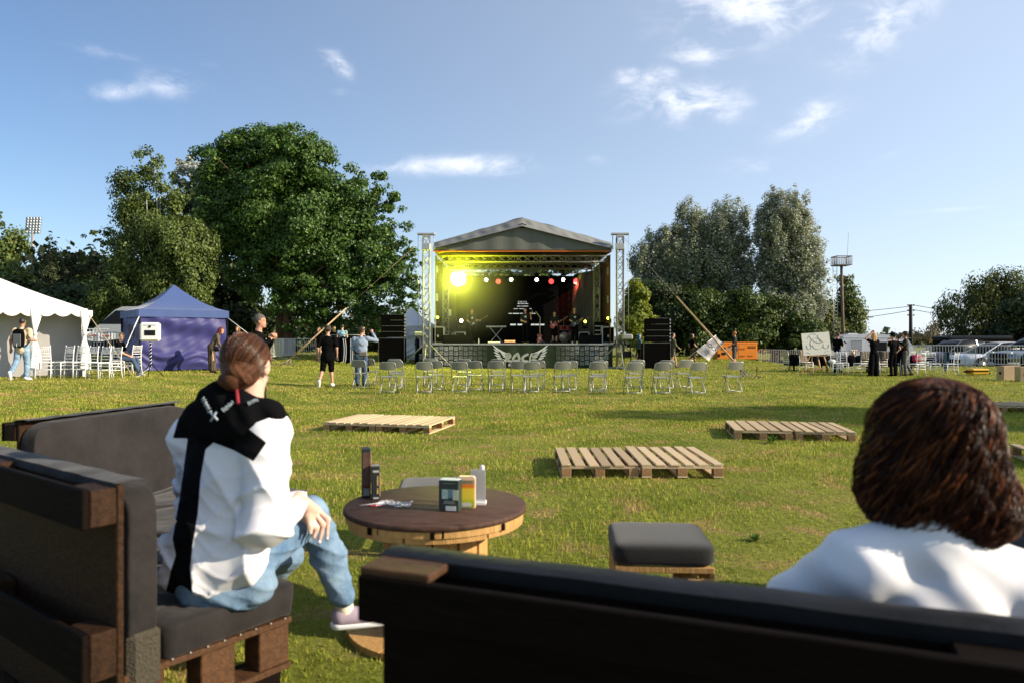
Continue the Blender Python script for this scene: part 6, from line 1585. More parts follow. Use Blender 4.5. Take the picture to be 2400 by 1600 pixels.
def J(**kw):   # default standing skeleton, 1.75 m, facing +Y, person's left is -X
    j=dict(pel=v(0,0,.95),chest=v(0,.0,1.28),neck=v(0,-.01,1.47),head=v(0,.02,1.635))
    for s,n in((-1,'L'),(1,'R')):
        j['hip'+n]=v(s*.09,0,.92); j['kn'+n]=v(s*.10,.02,.50); j['an'+n]=v(s*.105,-.02,.09); j['sh'+n]=v(s*.175,-.01,1.40); j['el'+n]=v(s*.235,-.03,1.13); j['wr'+n]=v(s*.25,.05,.90)
    for k_,x in kw.items(): j[k_]=v(*x)
    return j
def foot_dir(j,n,fd): return j['an'+n]+fd
def norm(a): return a/ (np.linalg.norm(a)+1e-9)
def hand_prims(w,el,s,up=None,curl=.35,sc=1.0):
    d=norm(w-el); side=norm(np.cross(d,up if up is not None else v(0,1,.01)))*s; palm=norm(np.cross(side,d))
    c=w+d*.055*sc; pr=[('c',w,w+d*.03*sc,.026*sc,.027*sc)]
    for i in range(4):
        o=side*(i-1.5)*.019*sc; base=w+d*.075*sc+o; pr.append(('c',w+d*.02*sc+o*.6,base,.014*sc,.012*sc))
        L=[.068,.076,.070,.056][i]*sc; f1=base+(d*math.cos(curl)+palm*math.sin(curl))*L*.5; f2=f1+(d*math.cos(curl*2.2)+palm*math.sin(curl*2.2))*L*.5
        pr+=[('c',base,f1,.0105*sc,.0095*sc),('c',f1,f2,.0095*sc,.0075*sc)]
    tb=w+d*.025*sc-side*.024*sc; t1=tb+(d*.7-side*.6+palm*.3)*.035*sc; pr+=[('c',tb,t1,.013*sc,.011*sc),('c',t1,t1+(d*.9-side*.1+palm*.3)*.028*sc,.0105*sc,.009*sc)]
    return pr
def head_prims(h,fd,up):
    """h head centre, fd facing unit, up unit"""
    r=norm(np.cross(fd,up)); M=np.stack([r,fd,up],1)
    g=lambda x,y,z: h+r*x+fd*y+up*z
    return [('e',g(0,-.008,.02),(.073,.090,.095),M),('e',g(0,.02,-.045),(.055,.062,.062),M),('c',g(0,.075,-.085),g(0,.06,-.085),.022,.03),('c',g(0,.076,.012),g(0,.088,-.020),.008,.0115),
            ('c',g(-.02,.092,-.052),g(.02,.092,-.052),.009,.009),('e',g(.074,-.005,-.005),(.012,.02,.032),M),('e',g(-.074,-.005,-.005),(.012,.02,.032),M),('c',g(-.04,.070,.030),g(.04,.070,.030),.014,.014)],g,M
def person(label,loc,rz,H=1.75,j=None,skin=None,shirt=None,sleeve=.55,hem=.0,trousers=None,leg=1.0,legw=0,hair=None,hairtype='short',shoe=None,h=.017,headdir=(0,1,0),headup=(0,0,1),footd=None,width=1.0,group=None,extra=None,skirt=None,handcurl=.35,shirt_fn=None,hat=None,glasses=False,beard=None,belly=0,handup=None):
    j=j or J(); sc=H/1.75; t=thing('person',label,'person',loc,rz,group); skin=skin or M_skin; W_=width
    xf=lambda P:P*sc
    fd=norm(v(*headdir)); up=norm(v(*headup)-fd*np.dot(fd,v(*headup)))
    hp,g,M=head_prims(j['head'],fd,up)
    torso_up=norm(j['neck']-j['pel']); sh=norm(j['shR']-j['shL']); fw=norm(np.cross(torso_up,sh)); TM=np.stack([sh,fw,torso_up],1)
    if fw[1]<0 and abs(fw[1])>abs(fw[0]): pass
    body=list(hp)+[('c',j['neck'],j['head']-up*.05,.052,.050),('c',j['neck']-torso_up*.05,j['neck'],.075,.055)]
    body+= [('e',j['chest'],(.145*W_,.095,.17),TM),('e',(j['chest']+j['pel'])/2,(.125*W_,.09,.16),TM),('e',j['pel'],(.145*W_,.10,.12),TM)]
    fds={}
    for n,s in(('L',-1),('R',1)):
        body+=[('c',j['sh'+n],j['el'+n],.044*W_,.036),('c',j['el'+n],j['wr'+n],.036,.024),('c',j['neck']-torso_up*.05,j['sh'+n],.05,.045)]
        body+=hand_prims(j['wr'+n],j['el'+n],s,up=(v(*handup) if handup else None),curl=handcurl)
        body+=[('c',j['hip'+n],j['kn'+n],.075*W_,.050),('c',j['kn'+n],(j['kn'+n]*.6+j['an'+n]*.4),.048,.050),('c',(j['kn'+n]*.6+j['an'+n]*.4),j['an'+n],.050,.033)]
        f=norm(v(*(footd[n] if footd else (s*.15,1,-.25)))); fds[n]=f; body+=[('c',j['an'+n]-v(0,0,.03),j['an'+n]+f*.15-v(0,0,.02),.035,.026)]
    blob('body',body,skin,t,h,.018,xf=xf)
    if shirt is not None:
        q=.018; pr=[('e',j['chest'],(.158*W_+q,.102+q+belly*.3,.175),TM),('e',(j['chest']+j['pel'])/2+fw*belly*.5,(.135*W_+q+belly*.3,.092+q+belly,.17),TM),('e',j['pel']+torso_up*(.02-hem),(.148*W_+q,.105+q,.10),TM),('c',j['neck']-torso_up*.045,j['neck']-torso_up*.02,.078,.062)]
        for n in 'LR':
            e=j['el'+n]; w=j['wr'+n]; s_=j['sh'+n]
            pr+=[('c',j['neck']-torso_up*.06,s_,.062,.062)]
            if sleeve<=.5: pr+=[('c',s_,s_+(e-s_)*sleeve*2*.8,.064*W_,.062)]
            else: f=(sleeve-.5)*2; pr+=[('c',s_,e,.062*W_,.052),('c',e,e+(w-e)*f,.052,.040)]
            if hem>0: pass
        if hem>.0: pr+=[('c',j['pel']+torso_up*.05,j['pel']-torso_up*(hem-.02),.13,.15)]
        def fold(V,P):
            return V+.0045*np.sin(P[...,2]*34+P[...,0]*21+2*np.sin(P[...,1]*19))*np.sin(P[...,0]*17+1.3)+.003*np.sin(P[...,2]*71-P[...,0]*33)
        blob('shirt',pr,shirt,t,h,.03,post=fold,xf=xf)
    if trousers is not None:
        pr=[('e',j['pel'],(.155*W_,.112,.12),TM)]
        for n in 'LR':
            hi,kn,an=j['hip'+n],j['kn'+n],j['an'+n]
            pr+=[('c',hi,kn if leg>.5 else hi+(kn-hi)*leg*2,.092*W_,(.066 if leg>.5 else .08)+legw)]
            if leg>.5: f=(leg-.5)*2; e=kn+(an-kn)*f; pr+=[('c',kn,e,.066+legw,.052+legw)]
        def fold2(V,P): return V+.004*np.sin(P[...,2]*45+P[...,0]*30)*np.sin(P[...,1]*22+P[...,2]*11)
        blob('trousers',pr,trousers,t,h,.02,post=fold2,xf=xf)
    if skirt is not None:
        m_,z1,w1=skirt; c=(j['anL']+j['anR'])/2; e=j['pel']*(1-z1)+c*z1
        blob('skirt',[('e',j['pel']+v(0,0,.02),(.16*W_,.115,.14),TM),('c',j['pel'],e,.135,w1),('c',j['pel']+v(-.05,0,-.05),e+v(-.06,0,0),.10,w1*.8),('c',j['pel']+v(.05,0,-.05),e+v(.06,0,0),.10,w1*.8)],m_,t,h,.04,post=lambda V,P:V+.008*np.sin(np.arctan2(P[...,1],P[...,0])*11)*np.clip((1.0-P[...,2])*2,0,1),xf=xf)
    if shoe is not None:
        for n in 'LR':
            a=j['an'+n]; f=fds[n]; u=norm(v(0,0,1)-f*f[2])
            blob('shoe',[('c',a-u*.035-f*.03,a+f*.165-u*.035,.047,.036),('c',a-u*.02,a+f*.06-u*.02,.048,.042)],shoe,t,h*.8,.015,post=lambda V,P,a=a,u=u:np.maximum(V,-((P-(a-u*.082))@u)),xf=xf)
    if hair is not None:
        if hairtype!='bald':
            pr=[('e',g(0,-.014,.035),(.083,.098,.092),M)]
            if hairtype=='long': pr+=[('c',g(-.05,-.05,.0),g(-.07,-.06,-.22),.05,.035),('c',g(.05,-.05,.0),g(.07,-.06,-.22),.05,.035),('c',g(0,-.07,.0),g(0,-.09,-.28),.06,.045),('c',g(-.075,.0,.0),g(-.085,.0,-.15),.03,.025),('c',g(.075,.0,.0),g(.085,.0,-.15),.03,.025)]
            if hairtype=='tail': pr+=[('c',g(0,-.10,.03),g(0,-.14,-.10),.03,.022)]
            if hairtype=='curly': pr=[('e',g(0,-.015,.045),(.105,.115,.105),M)]
            amp=.012 if hairtype=='curly' else .004
            def cut(V,P):
                q=P-j['head']; y=q@fd; z=q@up; x=q@np.cross(fd,up)
                V=V+amp*np.sin(x*130+y*60)*np.sin(z*70+y*40)
                face=np.maximum(-(y-.035),z-.055)       # face opening
                neck=z+.035 if hairtype in('short','curly') else z+5
                return np.maximum(V,np.maximum(-np.maximum(face,-9) if False else np.where((y>.03)&(z<.055),.02,-1),-(neck) if hairtype in('short','curly') else -1))
            blob('hair',pr,hair,t,min(h,.013),.02,post=cut,xf=xf)
    if beard is not None: blob('beard',[('c',g(-.03,.06,-.08),g(.03,.06,-.08),.03,.03),('c',g(0,.075,-.09),g(0,.07,-.125),.03,.022)],beard,t,.012,.015,xf=xf)
    if hat is not None:
        hm,kind=hat; m=MB(); c=Vector(g(0,-.01,.055))*sc; R3=Matrix([[*M[0]],[*M[1]],[*M[2]]])
        prof=[(.14,-.03),(.142,-.026),(.098,.005),(.094,.07),(.07,.10),(.0001,.108)] if kind=='bucket' else [(.090,-.02),(.094,.0),(.092,.05),(.065,.085),(.0001,.092)]
        m.lathe(prof,(0,0,0),20,cap=False)
        if kind=='cap': m.add([(-.07,.07,-.01),(.07,.07,-.01),(.05,.165,-.02),(0,.18,-.022),(-.05,.165,-.02)],[(0,1,2,3,4)])
        m.v=[tuple(c+R3@Vector(q)*sc) for q in m.v]; m.build('hat',hm,t)
    if glasses:
        m=MB(); 
        for s in(-1,1): m.ball(tuple(Vector(g(s*.033,.092,.012))*sc),(.026*sc,.012*sc,.018*sc),6)
        m.build('sunglasses',M_blackg,t)
    return t
mc=lambda n,c,**k: mat('cl_'+n,c,.85,noise=k.pop('noise',.25),nscale=k.pop('nscale',9),bump=.3,bscale=20,**k)
H_dark=mat('hair_dark',(.018,.012,.008),.45); H_brown=mat('hair_brown',(.07,.032,.014),.45); H_red=mat('hair_red',(.13,.02,.008),.4); H_gin=mat('hair_ginger',(.45,.16,.04),.5); H_bl=mat('hair_blonde',(.65,.36,.13),.5,noise=.4,nscale=14,stretch=(4,4,1)); H_grey=mat('hair_grey',(.10,.085,.075),.7); H_blue=mat('hair_blue',(.06,.17,.32),.5)
Z180=math.pi
# walking man with backpack
wj=J(hipL=(-.09,0,.92),knL=(-.14,-.03,.52),anL=(-.10,-.36,.22),knR=(.10,.06,.50),anR=(.10,.04,.09),shL=(-.20,0,1.40),shR=(.20,0,1.40),elL=(-.30,-.04,1.12),wrL=(-.34,.04,.90),elR=(.28,-.05,1.14),wrR=(.24,.16,1.12))
p=gz(52,19.6); mp_=person('man in a cream t-shirt and blue jeans walking into the marquee',p,R(2),1.66,wj,shirt=mc('cream',(.66,.52,.34)),sleeve=.42,hem=.10,trousers=M_denim,legw=.012,hair=H_dark,shoe=M_clw,width=1.22,footd={'L':(-.05,.35,-1),'R':(.15,1,-.2)},h=.015,skin=M_skin2)
t=thing('backpack','grey and black hard shell backpack on the walking man','backpack',(p[0]+.02,p[1],p[2]-.05),R(2)); t.scale=(.94,.94,.94)
m=MB(); m.grid(lambda u,v:(.165*math.copysign(abs(math.cos((u-.5)*2*math.pi))**.5,math.cos((u-.5)*2*math.pi))*math.cos((v-.5)*math.pi)**.25,-.20+.07*math.copysign(abs(math.sin((u-.5)*2*math.pi))**.7,math.sin((u-.5)*2*math.pi))*math.cos((v-.5)*math.pi)**.25,1.24+.25*math.sin((v-.5)*math.pi)),40,24); m.build('shell',M_clb,t)
m=MB(); m.box((0,-.272,1.20),(.22,.02,.34),bev=.05); m.build('front_panel',mat('pack_grey',(.12,.125,.13),.6),t); m=MB(); m.box((0,-.284,1.06),(.014,.004,.10)); m.build('reflective_strip',M_white,t)
m=MB(); 
for s in(-1,1): m.tube([(s*.09,-.18,1.47),(s*.10,-.05,1.53),(s*.12,.13,1.42),(s*.14,.13,1.2),(s*.15,-.12,1.02)],.018,6)
m.tube([(-.1,-.19,1.49),(.1,-.19,1.49)],.02,6); m.build('straps',M_clb,t)
# seated man on white chair
sj=J(pel=(0,-.02,.53),chest=(0,-.0,.83),neck=(0,.03,1.04),head=(0,.06,1.20),hipL=(-.09,.02,.52),hipR=(.09,.02,.52),knL=(-.11,.46,.52),knR=(.13,.42,.50),anL=(-.10,.52,.10),anR=(.12,.60,.10),shL=(-.18,.02,.97),shR=(.18,.02,.97),elL=(-.22,.10,.72),wrL=(-.10,.33,.60),elR=(.22,.12,.72),wrR=(.10,.34,.60))
p=SEAT_L; person('young man in a black polo shirt sitting on a white chair by the blue tent',(p[0],p[1]-.02,p[2]-.02),R(-80),1.76,sj,shirt=M_clb,sleeve=.42,trousers=M_denimd,hair=mat('hair_fair',(.16,.09,.04),.6),shoe=mat('shoe_g',(.30,.30,.32),.6),headdir=(1.0,.55,-.05),h=.015,handcurl=.8)
# bending woman in brown
bj=J(chest=(0,.12,1.27),neck=(0,.20,1.43),head=(0,.30,1.55),shL=(-.15,.17,1.38),shR=(.15,.17,1.38),elL=(-.22,.06,1.12),wrL=(-.23,.14,.90),elR=(.20,.22,1.08),wrR=(.14,.34,.88),pel=(0,-.04,.95),hipL=(-.08,-.04,.92),hipR=(.08,-.04,.92),anL=(-.08,-.02,.09),anR=(.08,.02,.09))
pt=mat('patterned_brown',(.20,.15,.10),.85,noise=1,nscale=38,col2=(.04,.03,.025))
p=gz(498,25.2); person('woman with long dark red hair leaning forward in a brown patterned dress',p,R(-70),1.66,bj,shirt=pt,sleeve=.85,skirt=(mat('patterned_brown2',(.12,.09,.06),.85,noise=1,nscale=30,col2=(.03,.022,.018)),.92,.13),hair=H_red,hairtype='long',shoe=M_clb,headdir=(0,1,-.35),handcurl=.6)
t=thing('handbag','black handbag held by the woman in brown','handbag',(p[0]+.22,p[1]-.22,p[2]+.84)); MB().ball((0,0,0),(.12,.05,.09),8).build('body',M_blackg,t); m=MB(); m.tube([(-.1,0,.05),(-.05,.05,.2),(.03,.05,.2),(.1,0,.05)],.008,5); m.build('strap',M_black,t)
# tall man behind the girl
p=gz(607,13.1); tj=J(elL=(-.22,.08,1.10),wrL=(-.10,.20,1.34),elR=(.23,.02,1.12),wrR=(.12,.18,1.33)); person('grey haired man in a black jacket walking right behind the seated girl',p,R(-80),1.88,tj,shirt=M_clb,sleeve=1,hem=.08,trousers=M_clb,legw=.01,hair=H_grey,shoe=M_clb,skin=mat('skin_sun',(.50,.25,.16),.5,noise=.1),h=.011,headdir=(0,1,-.03),handcurl=.9,handup=(1,0,0))
p=gz(557,31); person('fair haired woman half hidden behind the seated girl',p,R(170),1.66,J(),shirt=mc('grey1',(.25,.2,.18)),trousers=M_denimd,hair=mat('hair_fair',(.16,.09,.04),.6),hairtype='long',shoe=M_clb)
# black dressed man with bucket hat
hj=J(shL=(-.20,0,1.40),shR=(.20,0,1.40),elL=(-.27,-.05,1.12),wrL=(-.26,.02,.86),elR=(.27,-.04,1.12),wrR=(.27,.03,.88),anL=(-.20,-.26,.16),knL=(-.14,-.02,.50),anR=(.13,.02,.09))
p=gz(768,21.9); person('man in black t-shirt and shorts with a dark bucket hat, seen from behind',p,R(4),1.80,hj,shirt=M_clb,sleeve=.47,hem=.12,trousers=M_clb,leg=.52,legw=.015,hair=H_dark,shoe=M_clw,hat=(mat('hat_olive',(.05,.04,.025),.8),'bucket'),width=1.25,h=.014,footd={'L':(-.1,.45,-.9),'R':(.2,1,-.2)})
# photographer in blue shirt
cj=J(shL=(-.20,0,1.40),shR=(.19,.02,1.42),elL=(-.26,.06,1.12),wrL=(-.10,.28,1.20),elR=(.44,.12,1.36),wrR=(.30,.20,1.60),head=(.03,.03,1.635))
p=gz(846,21.9); person('man in a blue grey shirt holding up a phone behind the first folding chair',p,R(2),1.78,cj,shirt=mc('bluegrey',(.26,.32,.40)),sleeve=.95,hem=.04,trousers=M_denimd,legw=.012,hair=H_brown,shoe=M_clb,width=1.2,h=.014,hat=(H_brown,'cap'),belly=.03,headdir=(.55,1,.1),handcurl=.9)
t=thing('mobile_phone','dark phone held up by the man in the blue shirt','phone',(p[0]+.20,p[1]+.28,p[2]+1.63)); MB().box((0,0,0),(.14,.01,.07),bev=.003).build('body',M_blackg,t); MB().box((0,.006,0),(.12,.003,.06)).build('screen',M_glass,t)
t=thing('waist_bag','grey waist bag on the hip of the man in the blue shirt','bag',(p[0]+.10,p[1]-.16,p[2]+.99)); MB().box((0,0,0),(.26,.10,.15),bev=.03).build('body',mat('bag_grey',(.17,.16,.13),.8),t); m=MB(); m.tube([(-.13,0,.02),(-.28,.08,.04),(-.26,.3,.05)],.014,5); m.build('strap',M_clb,t)
# people by the rail
p=gz(748,36); person('woman in white cap and dark top standing left of the clothes rail',p,R(150),1.68,J(),shirt=M_clb,sleeve=.4,trousers=mat('pale_trs',(.3,.2,.14),.8),hair=H_brown,hairtype='long',shoe=M_clb)
p=gz(783,35); person('person in black between the rail and the bucket hat man',p,R(200),1.72,J(),shirt=M_clb,sleeve=.9,trousers=M_clb,hair=H_dark,shoe=M_clb)
p=gz(802,34.8); person('man in pale blue vest with his back turned behind the clothes rail',p,R(10),1.80,J(),shirt=mc('vest',(.22,.36,.45)),sleeve=.1,trousers=M_denimd,hair=H_dark,shoe=M_clb)
p=gz(978,38.5); person('person bent over a desk behind the left stage tower',p,R(-60),1.5,J(),shirt=M_clb,sleeve=.9,trousers=M_clb,hair=H_dark,shoe=M_clb)
# musicians
M_tee=mc('blacktee',(.015,.015,.015))
def teeprint(t,loc,rz,z,y=.135,s=.10):
    o=MB(); 
    for a,b_,w,h_ in((-.03,.03,.05,.03),(.02,.0,.05,.06),(-.02,-.04,.07,.02)): o.box((a,y,z+b_),(w,.006,h_))
    o.build('shirt_print',M_white,t)
SP_=lambda px,d:((px-1200)/1700*d,d,SZ)
gj=J(elL=(-.26,.06,1.14),wrL=(-.34,.26,1.16),elR=(.24,.02,1.14),wrR=(.06,.22,1.0))
t=person('guitarist in a black t-shirt at the left of the stage',SP_(1106,38.2),R(190),1.80,gj,shirt=M_tee,sleeve=.4,trousers=M_clb,hair=H_brown,shoe=M_clb,headdir=(-.2,1,-.1),handcurl=.8); teeprint(t,0,0,1.32)
guitar('electric_guitar','guitar played by the left guitarist',(SP_(1108,38.0)[0]+.02,37.92,SZ+1.02),(0,R(62),0),(.03,.03,.03))
vj=J(elL=(-.27,.04,1.2),wrL=(-.26,.16,1.42),elR=(.22,.06,1.12),wrR=(.02,.22,1.05),head=(.02,.04,1.635))
t=person('singer in a black t-shirt gripping the microphone stand at stage centre',SP_(1232,37.6),R(176),1.82,vj,shirt=M_tee,sleeve=.4,trousers=M_clb,hair=H_dark,shoe=M_clb,headdir=(.2,1,0),handcurl=.9,footd={'L':(-.3,1,-.2),'R':(.3,1,-.2)}); teeprint(t,0,0,1.36)
x,y,z=SP_(1243,37.3); t=thing('microphone_stand','slanting microphone stand held by the singer','microphone stand',(x,y,z)); MB().tube([(-.22,-.02,.02),(.16,.03,1.5)],.014,6).build('pole',M_black,t); MB().lathe([(.16,0),(.16,.02),(.02,.03)],(-.22,-.02,0),16).build('base',M_galv,t); m=MB(); m.tube([(.16,.03,1.5),(.10,.05,1.62)],.014,6); m.ball((.09,.05,1.65),.026,6); m.build('microphone',M_galv,t)
x,y,z=SP_(1266,37.0); t=thing('microphone_stand','empty microphone stand right of the singer','microphone stand',(x,y,z)); m=MB(); m.tube([(0,0,0),(0,0,1.3),(-.22,.1,1.62)],.012,6); m.build('pole',M_galv,t); m=MB()
for a in(0,2.1,4.2): m.tube([(0,0,.2),(.28*math.cos(a),.28*math.sin(a),.01)],.01,5)
m.build('base',M_galv,t)
t=person('woman playing a red guitar, long dark hair and pale neckline',SP_(1300,38.2),R(178),1.66,J(elL=(-.22,.06,1.14),wrL=(-.30,.24,1.2),elR=(.20,.04,1.12),wrR=(.05,.2,.98)),shirt=M_tee,sleeve=.3,skirt=(M_clb,.5,.16),hair=H_dark,hairtype='long',shoe=M_clb,handcurl=.8)
guitar('electric_guitar','orange red guitar played by the woman',(SP_(1298,38.0)[0]-.04,37.90,SZ+.92),(0,R(58),0),(.42,.05,.02))
t=person('bass player with sunglasses and black t-shirt at the right of the stage',SP_(1347,38.0),R(182),1.84,J(elL=(-.26,.06,1.14),wrL=(-.30,.24,1.18),elR=(.24,.02,1.14),wrR=(.08,.22,1.02)),shirt=M_tee,sleeve=.45,trousers=M_clb,legw=.015,hair=H_dark,hairtype='bald',shoe=M_clw,width=1.12,glasses=True,handcurl=.8); teeprint(t,0,0,1.36)
guitar('bass_guitar','dark bass guitar held by the man in sunglasses',(SP_(1346,37.8)[0],37.72,SZ+1.0),(0,R(66),0),(.02,.02,.02),L_=1.15)
# right hand people
walk=J(knL=(-.10,.16,.52),anL=(-.10,.22,.10),knR=(.10,-.05,.50),anR=(.10,-.34,.14),elL=(-.2,-.12,1.14),wrL=(-.2,.02,.93),elR=(.2,.08,1.12),wrR=(.18,.24,1.0))
p=gz(1498,37.5); person('woman with bright blue hair walking beside the right stage tower',p,R(-75),1.66,walk,shirt=mc('teal',(.10,.16,.17),noise=.7),sleeve=.8,trousers=M_clb,hair=H_blue,hairtype='long',shoe=M_clb)
camo=mat('camo_cloth',(.20,.18,.12),.85,noise=1,nscale=11,col2=(.03,.03,.025))
p=gz(1577,36.0); person('woman in a camouflage outfit stepping out from behind the right speaker stack',p,R(-80),1.72,walk,shirt=camo,sleeve=.85,trousers=camo,leg=.35,hair=H_dark,hairtype='tail',shoe=mat('brown_boot',(.10,.045,.02),.5),glasses=True)
p=gz(1622,38.3); person('woman with long brown hair and dark tights carrying the white flag',p,R(-82),1.70,walk,shirt=M_clb,sleeve=.3,trousers=mat('tights',(.09,.045,.03),.6),legw=-.012,hair=H_brown,hairtype='long',shoe=M_clb,glasses=True,handcurl=.9)
x,y,z=p; t=thing('flag','white cloth flag printed ROCK on a pole carried by the walking woman','flag',(x-.34,y-.28,z+.40)); dirv=Vector((.79,0,.63)).normalized()
m=MB(); m.tube([(0,0,0),dirv*1.95],.017,6); m.build('pole',M_white,t)
a0=dirv*.62; a1=dirv*1.93; dn=Vector((.80,.05,-.60)).normalized()
def fl(u,v):
    p_=a0.lerp(a1,u)+dn*(.86-.30*u)*v+Vector((0,.05*math.sin(v*7+u*3)*v+.03*math.sin(u*12)*v,-.10*math.sin(v*3.1)*(u))); return p_
m=MB(); m.grid(fl,24,24); fl_=m.build('cloth',mat('flag_cloth',(.62,.58,.58),.8,trans=0),t)
o=text('ROCK',.27,M_clb,t,tuple(fl(.55,.42)+Vector((-.02,-.09,.0))),ext=.001,bold=.004); o.rotation_euler=(R(90),R(38),0)
o=text('FEST',.11,mat('grey_print2',(.2,.2,.2),.8),t,tuple(fl(.32,.42)+Vector((-.03,-.10,.0))),ext=.001); o.rotation_euler=(R(90),R(38),0)
p=gz(1722,36.5); person('ginger bearded man in a black t-shirt and grey shorts before the orange generator',p,R(62),1.80,J(elL=(-.22,.02,1.14),wrL=(-.10,.2,1.02),elR=(.22,.04,1.13),wrR=(.10,.22,1.02)),shirt=M_tee,sleeve=.45,hem=.08,trousers=mat('grey_shorts',(.10,.09,.085),.8,noise=.6,nscale=14),leg=.52,legw=.015,hair=H_gin,beard=H_gin,shoe=M_clb,width=1.12,handcurl=.8,skin=M_skin2)
t=thing('paper_sheet','white folded paper in the hand of the bearded man','paper',(p[0]-.30,p[1]-.05,p[2]+.92)); MB().box((0,0,0),(.15,.01,.12)).build('sheet',M_white,t)
p=gz(1963,31.5); person('woman in black looking at a phone behind the tables beside the easel',p,R(-60),1.70,J(elL=(-.22,.04,1.14),wrL=(-.06,.30,1.22),elR=(.22,.06,1.14),wrR=(.06,.32,1.22),head=(0,.04,1.625)),shirt=M_clb,sleeve=.45,hem=.1,trousers=M_denimd,hair=mat('hair_auburn',(.05,.018,.012),.5),hairtype='tail',shoe=M_clb,headdir=(0,1,-.3),handcurl=.7,skin=M_skin2)
t=thing('mobile_phone','phone in the hands of the woman behind the tables','phone',(p[0]+.42,p[1]+.2,p[2]+1.28)); MB().box((0,0,0),(.08,.01,.15),rot=(R(50),0,R(-60)),bev=.003).build('body',M_blackg,t); MB().box((-.01,-.01,0.01),(.07,.004,.13),rot=(R(50),0,R(-60))).build('screen',M_glass,t)
aj=J(elL=(-.36,.02,1.52),wrL=(-.10,.02,1.76),elR=(.16,.06,1.40),wrR=(.06,.05,1.74),shL=(-.18,0,1.43),shR=(.17,0,1.42),anL=(-.14,0,.09),anR=(.12,0,.09))
p=gp(2048,881); person('blonde woman in a black jumpsuit holding her hands on her head',p,R(10),1.66,aj,shirt=M_clb,sleeve=.3,trousers=M_clb,legw=.05,hair=H_bl,hairtype='long',shoe=M_clb,headdir=(-.5,1,.1),skin=M_skin2,handcurl=.6)
p=gp(2093,881); person('slim person in black with a cap, hand on hip, between the two women',p,R(20),1.62,J(elL=(-.20,.10,1.22),wrL=(-.08,.16,1.46),elR=(.28,-.10,1.14),wrR=(.14,-.04,.98)),shirt=M_clb,sleeve=.3,trousers=M_clb,hair=H_dark,hairtype='short',shoe=M_clb,hat=(M_clb,'bucket'),headdir=(-.7,1,0),handcurl=.8)
p=gp(2106,879.5); person('dark haired person mostly hidden behind the slim person with the cap',p,R(-10),1.58,J(),shirt=M_clb,sleeve=.4,trousers=M_clb,hair=H_brown,hairtype='curly',shoe=M_clb)
p=gp(2122,880); person('short haired person in dark t-shirt and grey trousers holding a drink',p,R(60),1.70,J(elL=(-.2,.12,1.16),wrL=(-.08,.30,1.32),elR=(.2,.06,1.12),wrR=(.08,.28,1.22),knR=(.10,-.02,.5),anR=(.12,-.22,.10)),shirt=mc('chr',(.025,.023,.022)),sleeve=.42,hem=.05,trousers=mc('greytr',(.13,.12,.11)),hair=H_dark,hairtype='curly',shoe=mat('brown_boot',(.10,.045,.02),.5),skin=M_skin2,handcurl=.8)
t=thing('drink_cup','white cup in the hand of the grey trousered person','cup',(p[0]-.34,p[1]+.10,p[2]+1.30)); MB().lathe([(.03,0),(.042,.1),(.038,.1)],n=12).build('cup',M_white,t)

